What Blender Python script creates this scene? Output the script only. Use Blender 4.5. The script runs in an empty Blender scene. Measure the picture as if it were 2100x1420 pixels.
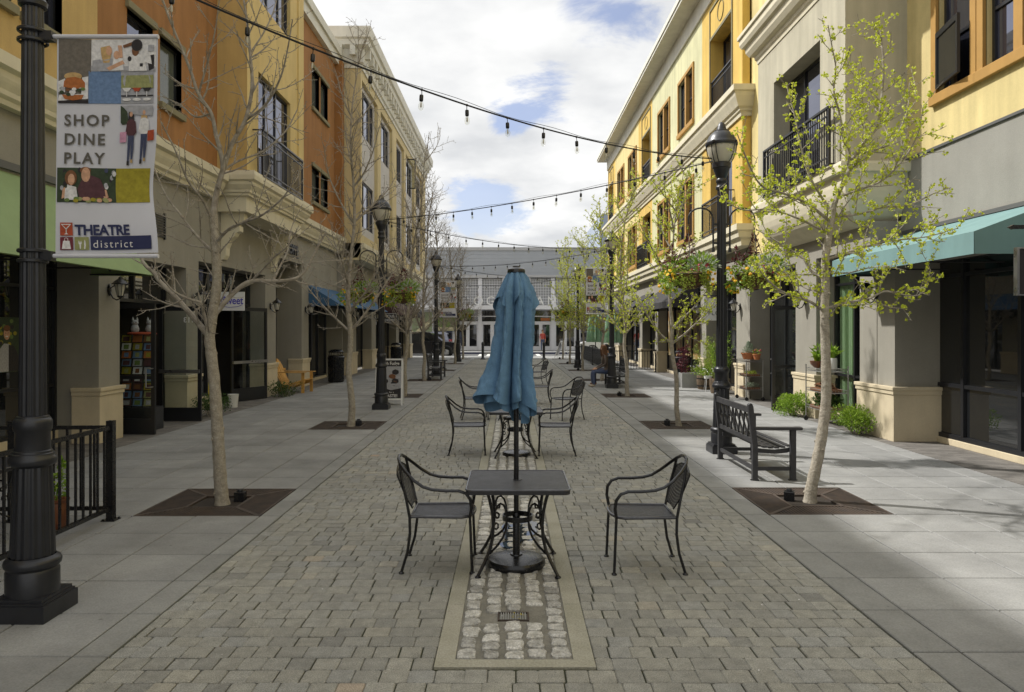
import bpy, math, random
from mathutils import Vector, Matrix, noise
import numpy as np
R = math.radians
SC = bpy.context.scene
COL = SC.collection
V = Vector

# ---------------------------------------------------------------- helpers
def lin(c):
    c /= 255.0
    return c / 12.92 if c <= 0.04045 else ((c + 0.055) / 1.055) ** 2.4
def S(r, g, b):
    return (lin(r), lin(g), lin(b), 1.0)

class MB:
    """collects faces, then links them as one mesh object"""
    def __init__(self):
        self.v = []; self.f = []; self.m = []; self.s = []; self.r = []
        self.mi = 0; self.sm = False; self.rn = 0.0
    def add(self, vs, fs, M=None):
        b = len(self.v)
        if M is not None:
            vs = [M @ V(p) for p in vs]
        self.v.extend([tuple(p) for p in vs])
        for f in fs:
            self.f.append([i + b for i in f]); self.m.append(self.mi); self.s.append(self.sm); self.r.append(self.rn)
        return self
    def box(self, x0, x1, y0, y1, z0, z1, M=None):
        if x0 > x1: x0, x1 = x1, x0
        if y0 > y1: y0, y1 = y1, y0
        if z0 > z1: z0, z1 = z1, z0
        vs = [(x0,y0,z0),(x1,y0,z0),(x1,y1,z0),(x0,y1,z0),(x0,y0,z1),(x1,y0,z1),(x1,y1,z1),(x0,y1,z1)]
        fs = [(3,2,1,0),(4,5,6,7),(0,1,5,4),(1,2,6,5),(2,3,7,6),(3,0,4,7)]
        return self.add(vs, fs, M)
    def bar(self, a, b, w, h, up=(0,0,1)):
        """rectangular bar from a to b"""
        a = V(a); b = V(b); d = (b - a); L = d.length; d.normalize()
        up = V(up)
        if abs(d.dot(up)) > 0.98: up = V((0,1,0))
        s = d.cross(up).normalized(); u = s.cross(d).normalized()
        M = Matrix(((d.x,s.x,u.x,a.x),(d.y,s.y,u.y,a.y),(d.z,s.z,u.z,a.z),(0,0,0,1)))
        return self.box(0, L, -w/2, w/2, -h/2, h/2, M)
    def quad(self, a, b, c, d):
        return self.add([a,b,c,d], [(0,1,2,3)])
    def tube(self, pts, rad, n=8, closed=False, cap=True):
        pts = [V(p) for p in pts]; k = len(pts)
        if not isinstance(rad, (list, tuple)): rad = [rad]*k
        if k < 2: return self
        tang = []
        for i in range(k):
            if closed: t = pts[(i+1)%k] - pts[i-1]
            elif i == 0: t = pts[1]-pts[0]
            elif i == k-1: t = pts[-1]-pts[-2]
            else: t = pts[i+1]-pts[i-1]
            if t.length < 1e-9: t = V((0,0,1))
            tang.append(t.normalized())
        t0 = tang[0]
        ref = V((0,0,1)) if abs(t0.z) < 0.9 else V((1,0,0))
        nrm = t0.cross(ref).normalized()
        vs = []
        for i in range(k):
            t = tang[i]
            nrm = (nrm - t*nrm.dot(t))
            if nrm.length < 1e-6: nrm = t.cross(V((1,0.3,0)))
            nrm.normalize(); bn = t.cross(nrm)
            for j in range(n):
                a = 2*math.pi*j/n
                vs.append(pts[i] + (nrm*math.cos(a) + bn*math.sin(a))*rad[i])
        fs = []
        rng = k if closed else k-1
        for i in range(rng):
            i2 = (i+1) % k
            for j in range(n):
                j2 = (j+1) % n
                fs.append((i*n+j, i*n+j2, i2*n+j2, i2*n+j))
        o = self.sm; self.sm = True
        self.add(vs, fs); self.sm = o
        if cap and not closed:
            b = len(self.v) - len(vs)
            self.f.append([b+j for j in reversed(range(n))]); self.m.append(self.mi); self.s.append(False); self.r.append(self.rn)
            self.f.append([b+(k-1)*n+j for j in range(n)]); self.m.append(self.mi); self.s.append(False); self.r.append(self.rn)
        return self
    def lathe(self, prof, n=24, c=(0,0,0), flute=0, fdep=0.0, M=None, sm=True, capb=False, capt=False):
        vs = []; fs = []; k = len(prof)
        for (r, z) in prof:
            for j in range(n):
                a = 2*math.pi*j/n
                rr = r*(1 - fdep*(0.5+0.5*math.cos(flute*a))) if flute else r
                vs.append((c[0]+rr*math.cos(a), c[1]+rr*math.sin(a), c[2]+z))
        for i in range(k-1):
            for j in range(n):
                j2 = (j+1) % n
                fs.append((i*n+j, i*n+j2, (i+1)*n+j2, (i+1)*n+j))
        if capb: fs.append(tuple(reversed(range(n))))
        if capt: fs.append(tuple((k-1)*n+j for j in range(n)))
        o = self.sm; self.sm = sm
        self.add(vs, fs, M); self.sm = o
        return self
    def prism(self, poly, d0, d1, axis='y', M=None):
        """poly: 2D outline; axis x -> (y,z) outline, y -> (x,z), z -> (x,y)"""
        n = len(poly)
        def p3(p, d):
            return (d, p[0], p[1]) if axis == 'x' else (p[0], d, p[1]) if axis == 'y' else (p[0], p[1], d)
        vs = [p3(p, d0) for p in poly] + [p3(p, d1) for p in poly]
        fs = [tuple(range(n)), tuple(reversed(range(n, 2*n)))]
        for i in range(n):
            j = (i+1) % n
            fs.append((i, n+i, n+j, j))
        return self.add(vs, fs, M)
    def text(self, s, M, size=1.0, ext=0.0, align='CENTER', off=0.0, space=1.0, sx=1.0):
        cu = bpy.data.curves.new('tmp_text', 'FONT')
        cu.body = s; cu.size = size; cu.extrude = ext; cu.align_x = align; cu.offset = off; cu.space_character = space
        cu.resolution_u = 3
        ob = bpy.data.objects.new('tmp_text', cu)
        me = bpy.data.meshes.new_from_object(ob)
        M2 = M @ Matrix.Scale(sx, 4, (1,0,0)) if sx != 1.0 else M
        self.add([v.co.copy() for v in me.vertices], [tuple(p.vertices) for p in me.polygons], M2)
        bpy.data.objects.remove(ob); bpy.data.curves.remove(cu); bpy.data.meshes.remove(me)
        return self
    def build(self, name, mats, parent=None, bev=0.0, loc=None, rz=0.0, fix=False):
        me = bpy.data.meshes.new(name)
        me.from_pydata(self.v, [], self.f)
        if not isinstance(mats, (list, tuple)): mats = [mats]
        for m in mats: me.materials.append(m)
        n = len(me.polygons)
        if n:
            me.polygons.foreach_set('material_index', self.m)
            me.polygons.foreach_set('use_smooth', self.s)
            if any(self.r):
                at = me.attributes.new('rnd', 'FLOAT', 'FACE')
                at.data.foreach_set('value', self.r)
        me.update()
        if any(self.s): me.set_sharp_from_angle(angle=R(38))
        if fix:
            import bmesh
            bm = bmesh.new(); bm.from_mesh(me)
            bmesh.ops.recalc_face_normals(bm, faces=bm.faces)
            bm.to_mesh(me); bm.free()
        ob = bpy.data.objects.new(name, me)
        COL.objects.link(ob)
        if parent: ob.parent = parent
        if loc is not None: ob.location = loc
        ob.rotation_euler = (0, 0, rz)
        if bev:
            md = ob.modifiers.new('edge', 'BEVEL'); md.width = bev; md.segments = 2; md.limit_method = 'ANGLE'; md.angle_limit = R(40)
        return ob

def thing(name, label, cat, loc=(0,0,0), rz=0.0, group=None):
    o = bpy.data.objects.new(name, None); COL.objects.link(o)
    o.location = loc; o.rotation_euler = (0, 0, rz); o.empty_display_size = 0.2
    o['label'] = label; o['category'] = cat
    if group: o['group'] = group
    return o
def tag(o, label, cat, group=None):
    o['label'] = label; o['category'] = cat
    if group: o['group'] = group
    return o
def struct(o, kind='structure'):
    o['kind'] = kind; return o
def kids(o): return [c for c in bpy.data.objects if c.parent == o]
def dup(root, loc, rz, label, group=None, scale=None):
    r = root.copy(); COL.objects.link(r); r.location = loc; r.rotation_euler = (0,0,rz)
    if scale: r.scale = scale if not isinstance(scale, float) else (scale,)*3
    r['label'] = label
    if group: r['group'] = group
    for ch in kids(root):
        c = ch.copy(); COL.objects.link(c); c.parent = r
        for g in kids(ch):
            d = g.copy(); COL.objects.link(d); d.parent = c
    return r
# picture measurements -> metres (camera at 0,0,1.85 looking along +Y)
F = 1520.0; CX = 1047.0; CY = 675.0; HC = 1.85
def at(px, py, y):
    return V(((px-CX)/F*y, y, HC-(py-CY)/F*y))

# ---------------------------------------------------------------- materials
def newmat(name):
    m = bpy.data.materials.new(name); m.use_nodes = True
    nt = m.node_tree; b = nt.nodes['Principled BSDF']
    return m, nt, b
def mat(name, col, rough=0.7, var=0.0, vscale=3.0, bump=0.0, bscale=40.0, metal=0.0, spec=0.5, col2=None, rnd=0.0, streak=0.0, fine=0.0, detail=6.0, coat=0.0, spots=0.0):
    m, nt, b = newmat(name)
    N = nt.nodes; L = nt.links
    b.inputs['Base Color'].default_value = col
    b.inputs['Roughness'].default_value = rough
    b.inputs['Metallic'].default_value = metal
    b.inputs['Specular IOR Level'].default_value = spec
    b.inputs['Coat Weight'].default_value = coat
    tc = N.new('ShaderNodeTexCoord')
    cur = None
    def rgb(c):
        n = N.new('ShaderNodeRGB'); n.outputs[0].default_value = c; return n.outputs[0]
    if var or streak or fine or rnd:
        cur = rgb(col)
    if var:
        nz = N.new('ShaderNodeTexNoise'); nz.inputs['Scale'].default_value = vscale; nz.inputs['Detail'].default_value = detail; nz.inputs['Roughness'].default_value = 0.62
        L.new(tc.outputs['Object'], nz.inputs['Vector'])
        rp = N.new('ShaderNodeMapRange'); rp.inputs[1].default_value = 0.3; rp.inputs[2].default_value = 0.7
        L.new(nz.outputs['Fac'], rp.inputs[0])
        c2 = col2 if col2 else tuple(x*(1-var) for x in col[:3]) + (1,)
        c1 = col if col2 else tuple(min(1, x*(1+var*0.5)) for x in col[:3]) + (1,)
        mx = N.new('ShaderNodeMix'); mx.data_type = 'RGBA'
        mx.inputs[6].default_value = c1; mx.inputs[7].default_value = c2
        L.new(rp.outputs[0], mx.inputs[0]); cur = mx.outputs[2]
        rr = N.new('ShaderNodeMapRange'); rr.inputs[3].default_value = max(0.02, rough-0.12); rr.inputs[4].default_value = min(1, rough+0.12)
        L.new(nz.outputs['Fac'], rr.inputs[0]); L.new(rr.outputs[0], b.inputs['Roughness'])
    def mulnode(fac_out, lo, hi, f0=0.3, f1=0.7):
        nonlocal cur
        rp = N.new('ShaderNodeMapRange'); rp.inputs[1].default_value = f0; rp.inputs[2].default_value = f1; rp.inputs[3].default_value = lo; rp.inputs[4].default_value = hi
        L.new(fac_out, rp.inputs[0])
        mx = N.new('ShaderNodeMix'); mx.data_type = 'RGBA'; mx.blend_type = 'MULTIPLY'; mx.inputs[0].default_value = 1
        L.new(cur, mx.inputs[6]); L.new(rp.outputs[0], mx.inputs[7]); cur = mx.outputs[2]
    if streak:
        mp = N.new('ShaderNodeMapping'); mp.inputs['Scale'].default_value = (2.2, 2.2, 0.22)
        L.new(tc.outputs['Object'], mp.inputs[0])
        nz = N.new('ShaderNodeTexNoise'); nz.inputs['Scale'].default_value = 2.0; nz.inputs['Detail'].default_value = 8
        L.new(mp.outputs[0], nz.inputs['Vector']); mulnode(nz.outputs['Fac'], 1-streak, 1+streak*0.25)
    if fine:
        nz = N.new('ShaderNodeTexNoise'); nz.inputs['Scale'].default_value = 90; nz.inputs['Detail'].default_value = 3
        L.new(tc.outputs['Object'], nz.inputs['Vector']); mulnode(nz.outputs['Fac'], 1-fine, 1+fine)
    if spots:
        for sc_, th_ in ((1.7, .035), (4.3, .06)):
            vo = N.new('ShaderNodeTexVoronoi'); vo.inputs['Scale'].default_value = sc_
            wn = N.new('ShaderNodeTexNoise'); wn.inputs['Scale'].default_value = 9.0; wm = N.new('ShaderNodeMix'); wm.data_type = 'RGBA'; wm.inputs[0].default_value = .03
            L.new(tc.outputs['Object'], wn.inputs['Vector']); L.new(tc.outputs['Object'], wm.inputs[6]); L.new(wn.outputs['Color'], wm.inputs[7]); L.new(wm.outputs[2], vo.inputs['Vector'])
            mulnode(vo.outputs['Distance'], 1-spots, 1, th_*.5, th_)
        nz = N.new('ShaderNodeTexNoise'); nz.inputs['Scale'].default_value = .45; nz.inputs['Detail'].default_value = 9; nz.inputs['Roughness'].default_value = .7
        L.new(tc.outputs['Object'], nz.inputs['Vector']); mulnode(nz.outputs['Fac'], 1-spots*.55, 1+spots*.18, .36, .6)
    if rnd:
        an = N.new('ShaderNodeAttribute'); an.attribute_name = 'rnd'
        mulnode(an.outputs['Fac'], 1-rnd, 1+rnd, 0, 1)
    if cur is not None: L.new(cur, b.inputs['Base Color'])
    if bump:
        nz = N.new('ShaderNodeTexNoise'); nz.inputs['Scale'].default_value = bscale; nz.inputs['Detail'].default_value = 5
        L.new(tc.outputs['Object'], nz.inputs['Vector'])
        bp = N.new('ShaderNodeBump'); bp.inputs['Strength'].default_value = bump; bp.inputs['Distance'].default_value = 0.01
        L.new(nz.outputs['Fac'], bp.inputs['Height']); L.new(bp.outputs[0], b.inputs['Normal'])
    return m

def glass_dark(name, col=(0.012,0.013,0.014,1), spec=0.5, rough=0.02, wob=0.02, ior=1.6, tintc=None):
    m, nt, b = newmat(name); N = nt.nodes; L = nt.links
    b.inputs['Base Color'].default_value = col; b.inputs['Roughness'].default_value = rough
    b.inputs['Specular IOR Level'].default_value = spec; b.inputs['IOR'].default_value = ior
    if tintc: b.inputs['Specular Tint'].default_value = tintc
    tc = N.new('ShaderNodeTexCoord'); nz = N.new('ShaderNodeTexNoise'); nz.inputs['Scale'].default_value = 0.9; nz.inputs['Detail'].default_value = 1
    L.new(tc.outputs['Object'], nz.inputs['Vector'])
    bp = N.new('ShaderNodeBump'); bp.inputs['Strength'].default_value = wob; bp.inputs['Distance'].default_value = 0.05
    L.new(nz.outputs['Fac'], bp.inputs['Height']); L.new(bp.outputs[0], b.inputs['Normal'])
    return m
def glass_clear(name, tint=(0.9,0.93,0.92,1), ior=1.45, rough=0.02):
    m, nt, b = newmat(name); N = nt.nodes; L = nt.links
    N.remove(b)
    out = [n for n in N if n.type == 'OUTPUT_MATERIAL'][0]
    tr = N.new('ShaderNodeBsdfTransparent'); tr.inputs[0].default_value = tint
    gl = N.new('ShaderNodeBsdfGlossy'); gl.inputs['Roughness'].default_value = rough
    fr = N.new('ShaderNodeFresnel'); fr.inputs[0].default_value = ior
    ge = N.new('ShaderNodeNewGeometry'); sb = N.new('ShaderNodeMath'); sb.operation = 'SUBTRACT'; sb.inputs[0].default_value = 1.0; L.new(ge.outputs['Backfacing'], sb.inputs[1])
    ml = N.new('ShaderNodeMath'); ml.operation = 'MULTIPLY'; L.new(fr.outputs[0], ml.inputs[0]); L.new(sb.outputs[0], ml.inputs[1])
    mx = N.new('ShaderNodeMixShader')
    L.new(ml.outputs[0], mx.inputs[0]); L.new(tr.outputs[0], mx.inputs[1]); L.new(gl.outputs[0], mx.inputs[2]); L.new(mx.outputs[0], out.inputs[0])
    return m
def leafmat(name, c1, c2, trans=0.35):
    m, nt, b = newmat(name); N = nt.nodes; L = nt.links
    out = [n for n in N if n.type == 'OUTPUT_MATERIAL'][0]
    an = N.new('ShaderNodeAttribute'); an.attribute_name = 'rnd'
    mx = N.new('ShaderNodeMix'); mx.data_type = 'RGBA'; mx.inputs[6].default_value = c1; mx.inputs[7].default_value = c2
    L.new(an.outputs['Fac'], mx.inputs[0]); L.new(mx.outputs[2], b.inputs['Base Color'])
    b.inputs['Roughness'].default_value = 0.5; b.inputs['Specular IOR Level'].default_value = 0.3
    tl = N.new('ShaderNodeBsdfTranslucent'); L.new(mx.outputs[2], tl.inputs[0])
    ms = N.new('ShaderNodeMixShader'); ms.inputs[0].default_value = trans
    L.new(b.outputs[0], ms.inputs[1]); L.new(tl.outputs[0], ms.inputs[2]); L.new(ms.outputs[0], out.inputs[0])
    return m
def meshmat(name, col, open_=0.4, scale=130, rough=0.45):
    """expanded-metal sheet: a fine grid of holes"""
    m, nt, b = newmat(name); N = nt.nodes; L = nt.links
    out = [n for n in N if n.type == 'OUTPUT_MATERIAL'][0]
    b.inputs['Base Color'].default_value = col; b.inputs['Roughness'].default_value = rough
    tc = N.new('ShaderNodeTexCoord')
    vo = N.new('ShaderNodeTexVoronoi'); vo.inputs['Scale'].default_value = scale; vo.inputs['Randomness'].default_value = 0.0
    L.new(tc.outputs['Object'], vo.inputs['Vector'])
    lt = N.new('ShaderNodeMath'); lt.operation = 'LESS_THAN'; lt.inputs[1].default_value = open_
    L.new(vo.outputs['Distance'], lt.inputs[0])
    tr = N.new('ShaderNodeBsdfTransparent'); ms = N.new('ShaderNodeMixShader')
    L.new(lt.outputs[0], ms.inputs[0]); L.new(b.outputs[0], ms.inputs[1]); L.new(tr.outputs[0], ms.inputs[2]); L.new(ms.outputs[0], out.inputs[0])
    return m

M = {}
M['concrete'] = mat('concrete', S(141,141,138), 0.8, var=0.22, vscale=1.3, bump=0.25, bscale=60, rnd=0.08, fine=0.14, spots=.36)
M['kerb'] = mat('kerb_concrete', S(137,137,133), 0.82, var=0.2, vscale=2.0, bump=0.25, bscale=60, rnd=0.06, fine=0.14, spots=.3)
M['channel'] = mat('channel_kerb', S(166,162,148), 0.85, var=0.28, vscale=2.4, bump=0.4, bscale=90, col2=S(144,142,124), fine=0.18)
M['soil'] = mat('joint_soil', S(42,42,30), 0.95, var=0.5, vscale=2.5, col2=S(54,62,26), bump=0.5, bscale=80)
M['mortar'] = mat('mortar', S(124,121,111), 0.9, var=0.35, vscale=5, bump=0.5, bscale=70, fine=0.15)
M['asphalt'] = mat('asphalt', S(82,82,82), 0.85, var=0.2, vscale=0.8, bump=0.3, bscale=60)
M['dirt'] = mat('tree_pit_soil', S(45,38,30), 0.95, bump=0.8, bscale=50)
M['earth'] = mat('earth', S(110,108,100), 0.9, var=0.2, vscale=0.2)
M['white_line'] = mat('road_paint', S(215,213,205), 0.6, var=0.15, vscale=4)
M['blackpaint'] = mat('black_paint', S(38,39,43), 0.36, var=0.25, vscale=9, bump=0.06, bscale=120)
M['blackiron'] = mat('black_iron', S(27,27,29), 0.27, var=0.2, vscale=15)
M['darkframe'] = mat('dark_aluminium', S(32,33,36), 0.35, var=0.2, vscale=3)
M['rust'] = mat('rusted_iron', S(80,66,54), 0.75, var=0.5, vscale=6, col2=S(58,52,48), bump=0.2, bscale=90)
M['steel'] = mat('brushed_steel', S(175,175,175), 0.3, metal=0.9, var=0.1)
M['chrome'] = mat('chrome_wire', S(165,163,158), 0.3, metal=0.8)
M['glass'] = glass_dark('window_glass', ior=1.85)
M['glass_up'] = glass_dark('upper_window_glass', (0.02,0.021,0.028,1), spec=0.5, wob=0.05, ior=2.7, tintc=(.72,.76,1,1))
M['glass_blind'] = glass_dark('window_with_blind', (0.10,0.11,0.09,1), spec=0.5, rough=0.12, ior=1.5)
M['clear'] = glass_clear('door_glass')
M['globe'] = mat('ribbed_globe', S(190,185,168), 0.25, var=0.1, vscale=3, spec=0.6)
M['lglass'] = mat('lantern_glass', S(196,193,180), 0.3, var=0.1)
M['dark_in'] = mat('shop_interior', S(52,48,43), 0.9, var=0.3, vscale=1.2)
M['taupe'] = mat('taupe_stucco', S(147,143,131), 0.9, var=0.10, vscale=1.2, bump=0.25, bscale=70, streak=0.07, fine=0.06)
M['greywall'] = mat('grey_stucco', S(146,144,135), 0.9, var=0.10, vscale=1.0, bump=0.25, bscale=70, streak=0.07, fine=0.06)
M['beige'] = mat('beige_stucco', S(182,176,154), 0.9, var=0.13, vscale=0.9, bump=0.25, bscale=60, streak=0.18, fine=0.06, detail=12)
M['stone'] = mat('cream_stone', S(204,190,160), 0.85, var=0.12, vscale=1.6, bump=0.2, bscale=60, streak=0.10, fine=0.06)
M['trim'] = mat('cream_trim', S(214,206,180), 0.8, var=0.08, vscale=1.4, bump=0.12, bscale=50, streak=0.10)
M['trim_w'] = mat('white_trim', S(214,211,198), 0.8, var=0.08, vscale=1.4, bump=0.12, bscale=50, streak=0.10)
M['ochre'] = mat('ochre_stucco', S(192,163,104), 0.92, var=0.12, vscale=1.0, bump=0.3, bscale=60, streak=0.16, fine=0.06, detail=12)
M['ochre_l'] = mat('pale_ochre_stucco', S(208,184,124), 0.92, var=0.10, vscale=1.0, bump=0.3, bscale=60, streak=0.08, fine=0.05)
M['orange'] = mat('orange_stucco', S(156,110,62), 0.92, var=0.16, vscale=0.9, bump=0.3, bscale=60, streak=0.18, fine=0.06, detail=12)
M['cream'] = mat('cream_stucco', S(204,187,142), 0.92, var=0.1, vscale=0.9, bump=0.3, bscale=60, streak=0.08, fine=0.05)
M['lilac'] = mat('pale_grey_panel', S(190,187,184), 0.85, var=0.06, vscale=1.2)
M['yellow'] = mat('yellow_stucco', S(214,196,138), 0.92, var=0.16, vscale=0.8, bump=0.3, bscale=60, streak=0.20, fine=0.06, detail=12)
M['gold'] = mat('golden_stucco', S(216,182,94), 0.92, var=0.16, vscale=0.9, bump=0.3, bscale=60, streak=0.20, fine=0.06, detail=12)
M['pale'] = mat('pale_green_stucco', S(208,205,162), 0.92, var=0.14, vscale=0.9, bump=0.3, bscale=60, streak=0.20, fine=0.06, detail=12)
M['pale_y'] = mat('pale_yellow_stucco', S(220,202,140), 0.92, var=0.14, vscale=0.9, bump=0.3, bscale=60, streak=0.20, fine=0.06, detail=12)
M['owood'] = mat('ochre_trim', S(172,132,66), 0.75, var=0.12, vscale=3, bump=0.1, bscale=40)
M['gtrim'] = mat('grey_green_trim', S(128,122,94), 0.85, var=0.1, vscale=3)
M['roofm'] = mat('grey_flashing', S(90,90,88), 0.6)
M['green_awn'] = mat('green_canvas', S(136,156,108), 0.85, var=0.06, vscale=1.5, bump=0.1, bscale=200, streak=0.06)
M['blue_awn'] = mat('blue_canvas', S(58,94,128), 0.85, var=0.08, vscale=1.5, bump=0.1, bscale=200)
M['teal_awn'] = mat('teal_canvas', S(112,144,142), 0.85, var=0.08, vscale=1.5, bump=0.1, bscale=200, streak=0.12)
M['black_awn'] = mat('black_canvas', S(45,43,44), 0.85, var=0.1, vscale=2)
M['maroon_awn'] = mat('maroon_canvas', S(76,52,52), 0.85, var=0.1, vscale=2)
M['umb'] = mat('blue_umbrella_cloth', S(94,130,160), 0.85, var=0.16, vscale=5, bump=0.25, bscale=30, fine=0.08)
M['gumb'] = mat('green_umbrella_cloth', S(112,158,124), 0.85, var=0.5, vscale=5, col2=S(172,198,166))
M['bark'] = mat('bark', S(174,166,150), 0.9, var=0.45, vscale=18, bump=1.0, bscale=45, col2=S(136,128,113), fine=0.2)
M['bark_t'] = mat('twig_bark', S(172,165,152), 0.9, var=0.35, vscale=12, col2=S(120,111,98))
M['leaf'] = leafmat('ginkgo_leaf', S(172,188,50), S(214,218,86), 0.42)
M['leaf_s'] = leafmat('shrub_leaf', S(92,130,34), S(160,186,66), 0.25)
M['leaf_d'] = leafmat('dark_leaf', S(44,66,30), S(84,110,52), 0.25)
M['leaf_g'] = leafmat('grey_leaf', S(150,165,140), S(196,204,184), 0.2)
M['leaf_p'] = leafmat('purple_leaf', S(70,32,40), S(112,56,62), 0.25)
M['leaf_l'] = leafmat('lime_leaf', S(134,150,50), S(176,190,90), 0.3)
M['petal_y'] = leafmat('yellow_petal', S(225,165,25), S(240,195,50), 0.2)
M['petal_r'] = leafmat('rose_petal', S(150,52,66), S(196,96,110), 0.2)
M['mulch'] = mat('coir_liner', S(104,78,48), 0.95, var=0.4, vscale=20, bump=0.6, bscale=60)
M['terra'] = mat('terracotta', S(184,116,74), 0.8, var=0.2, vscale=6)
M['glaze'] = mat('glazed_pot', S(124,82,50), 0.3, var=0.5, vscale=7, col2=S(92,46,30))
M['wpot'] = mat('white_pot', S(222,222,216), 0.3)
M['barrel'] = mat('barrel_oak', S(112,94,72), 0.85, var=0.4, vscale=8, streak=0.3)
M['zinc'] = mat('zinc_planter', S(150,150,146), 0.55, var=0.15, vscale=3)
M['cedar'] = mat('cedar_wood', S(206,158,82), 0.6, var=0.25, vscale=6, streak=0.2)
M['white'] = mat('white_paint', S(220,220,218), 0.55, var=0.04)
M['offwhite'] = mat('banner_white', S(206,206,212), 0.7, var=0.05, vscale=4)
M['sky_glass'] = M['glass_up']
M['rim'] = mat('black_rim_painted_highlight', S(74,74,78), .25, var=.3, vscale=20)  # lighter base colour paints the specular highlight onto black table and seat rims
M['mesh'] = meshmat('expanded_metal', S(44,44,48), 0.30, 130)
M['mesh_top'] = mat('mesh_tabletop', S(46,46,51), 0.34, var=0.3, vscale=8, bump=0.6, bscale=260)
def flat(name, r, g, b, rough=0.7): return mat(name, S(r,g,b), rough, var=0.28 if name.startswith('print') else .05, vscale=38 if name.startswith('print') else 5)
M['ink'] = flat('dark_grey_ink', 92,88,80); M['navy'] = flat('navy_ink', 38,44,82); M['p_taupe'] = flat('print_taupe', 112,105,95)
M['p_blue'] = flat('print_blue', 106,134,172); M['p_olive'] = flat('print_olive', 160,148,36); M['p_rust'] = flat('print_rust', 172,72,38)
M['p_wine'] = flat('print_wine', 112,36,48); M['p_sage'] = flat('print_sage', 150,152,98); M['p_white'] = flat('print_white', 224,222,220)
M['p_skin'] = flat('print_skin', 206,160,128); M['p_brown'] = flat('print_brown', 120,78,46); M['p_bun'] = flat('print_bun', 176,104,50)
M['p_black'] = flat('print_black', 42,38,40); M['p_blond'] = flat('print_blond', 196,162,108); M['p_grey'] = flat('print_grey', 168,168,172)
M['p_pink'] = flat('print_pink', 206,150,176); M['p_green'] = flat('print_green', 104,126,62); M['p_denim'] = flat('print_denim', 66,72,100)
M['p_dgreen'] = flat('print_dark_green', 52,66,42); M['p_plum'] = flat('print_plum', 84,48,54)
PR = ['offwhite','ink','navy','p_taupe','p_blue','p_olive','p_rust','p_wine','p_sage','p_white','p_skin','p_brown','p_bun','p_black','p_blond','p_grey','p_pink','p_green','p_denim','p_dgreen','p_plum']
PI_ = {k: i for i, k in enumerate(PR)}
PMATS = [M[k] for k in PR]
# ---------------------------------------------------------------- camera, sun, sky
cam = bpy.data.cameras.new('camera'); cam.sensor_width = 36; cam.lens = 36*F/2100.0
cam.shift_x = 3/2100.0; cam.shift_y = -35/2100.0; cam.clip_start = 0.05; cam.clip_end = 3000
co = bpy.data.objects.new('camera', cam); COL.objects.link(co); co.location = (0,0,HC); co.rotation_euler = (R(90),0,0)
SC.camera = co
SC.view_settings.view_transform = 'Standard'; SC.view_settings.look = 'None'; SC.view_settings.exposure = 0.07; SC.view_settings.gamma = 1
SUN = V((-1.0, 0.42, 1.22)).normalized()
sd = bpy.data.lights.new('sun', 'SUN'); sd.energy = 4.7; sd.angle = R(1.3); sd.color = (1.0, 0.97, 0.935)
so = bpy.data.objects.new('sun', sd); COL.objects.link(so); so.rotation_euler = SUN.to_track_quat('Z', 'Y').to_euler(); so.location = (-30, 10, 40)

w = bpy.data.worlds.new('World'); SC.world = w; w.use_nodes = True
nt = w.node_tree; N = nt.nodes; L = nt.links
for n in list(N): N.remove(n)
out = N.new('ShaderNodeOutputWorld')
sky = N.new('ShaderNodeTexSky'); sky.sky_type = 'NISHITA'; sky.sun_disc = False
sky.sun_elevation = math.asin(SUN.z); sky.sun_rotation = math.atan2(SUN.x, SUN.y); sky.altitude = 50; sky.air_density = 1.0; sky.dust_density = 1.2
bg1 = N.new('ShaderNodeBackground'); bg1.inputs[1].default_value = 0.15
tc = N.new('ShaderNodeTexCoord')
nv = N.new('ShaderNodeVectorMath'); nv.operation = 'NORMALIZE'; L.new(tc.outputs['Generated'], nv.inputs[0])
# clouds lie on a flat layer: project the direction on a plane overhead
sx = N.new('ShaderNodeSeparateXYZ'); L.new(nv.outputs[0], sx.inputs[0])
zz = N.new('ShaderNodeMath'); zz.operation = 'ADD'; zz.inputs[1].default_value = 0.22; L.new(sx.outputs[2], zz.inputs[0])
zm = N.new('ShaderNodeMath'); zm.operation = 'MAXIMUM'; zm.inputs[1].default_value = 0.05; L.new(zz.outputs[0], zm.inputs[0])
dx = N.new('ShaderNodeMath'); dx.operation = 'DIVIDE'; L.new(sx.outputs[0], dx.inputs[0]); L.new(zm.outputs[0], dx.inputs[1])
dy = N.new('ShaderNodeMath'); dy.operation = 'DIVIDE'; L.new(sx.outputs[1], dy.inputs[0]); L.new(zm.outputs[0], dy.inputs[1])
cv = N.new('ShaderNodeCombineXYZ'); L.new(dx.outputs[0], cv.inputs[0]); L.new(dy.outputs[0], cv.inputs[1])
nz = N.new('ShaderNodeTexNoise'); nz.inputs['Scale'].default_value = 2.1; nz.inputs['Detail'].default_value = 10; nz.inputs['Roughness'].default_value = 0.62; nz.inputs['Distortion'].default_value = 0.5
L.new(cv.outputs[0], nz.inputs['Vector'])
ct = N.new('ShaderNodeMath'); ct.operation = 'MULTIPLY_ADD'; ct.inputs[1].default_value = 2.0; ct.inputs[2].default_value = -0.40; L.new(nz.outputs['Fac'], ct.inputs[0])
dens = ct.outputs[0]
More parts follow.
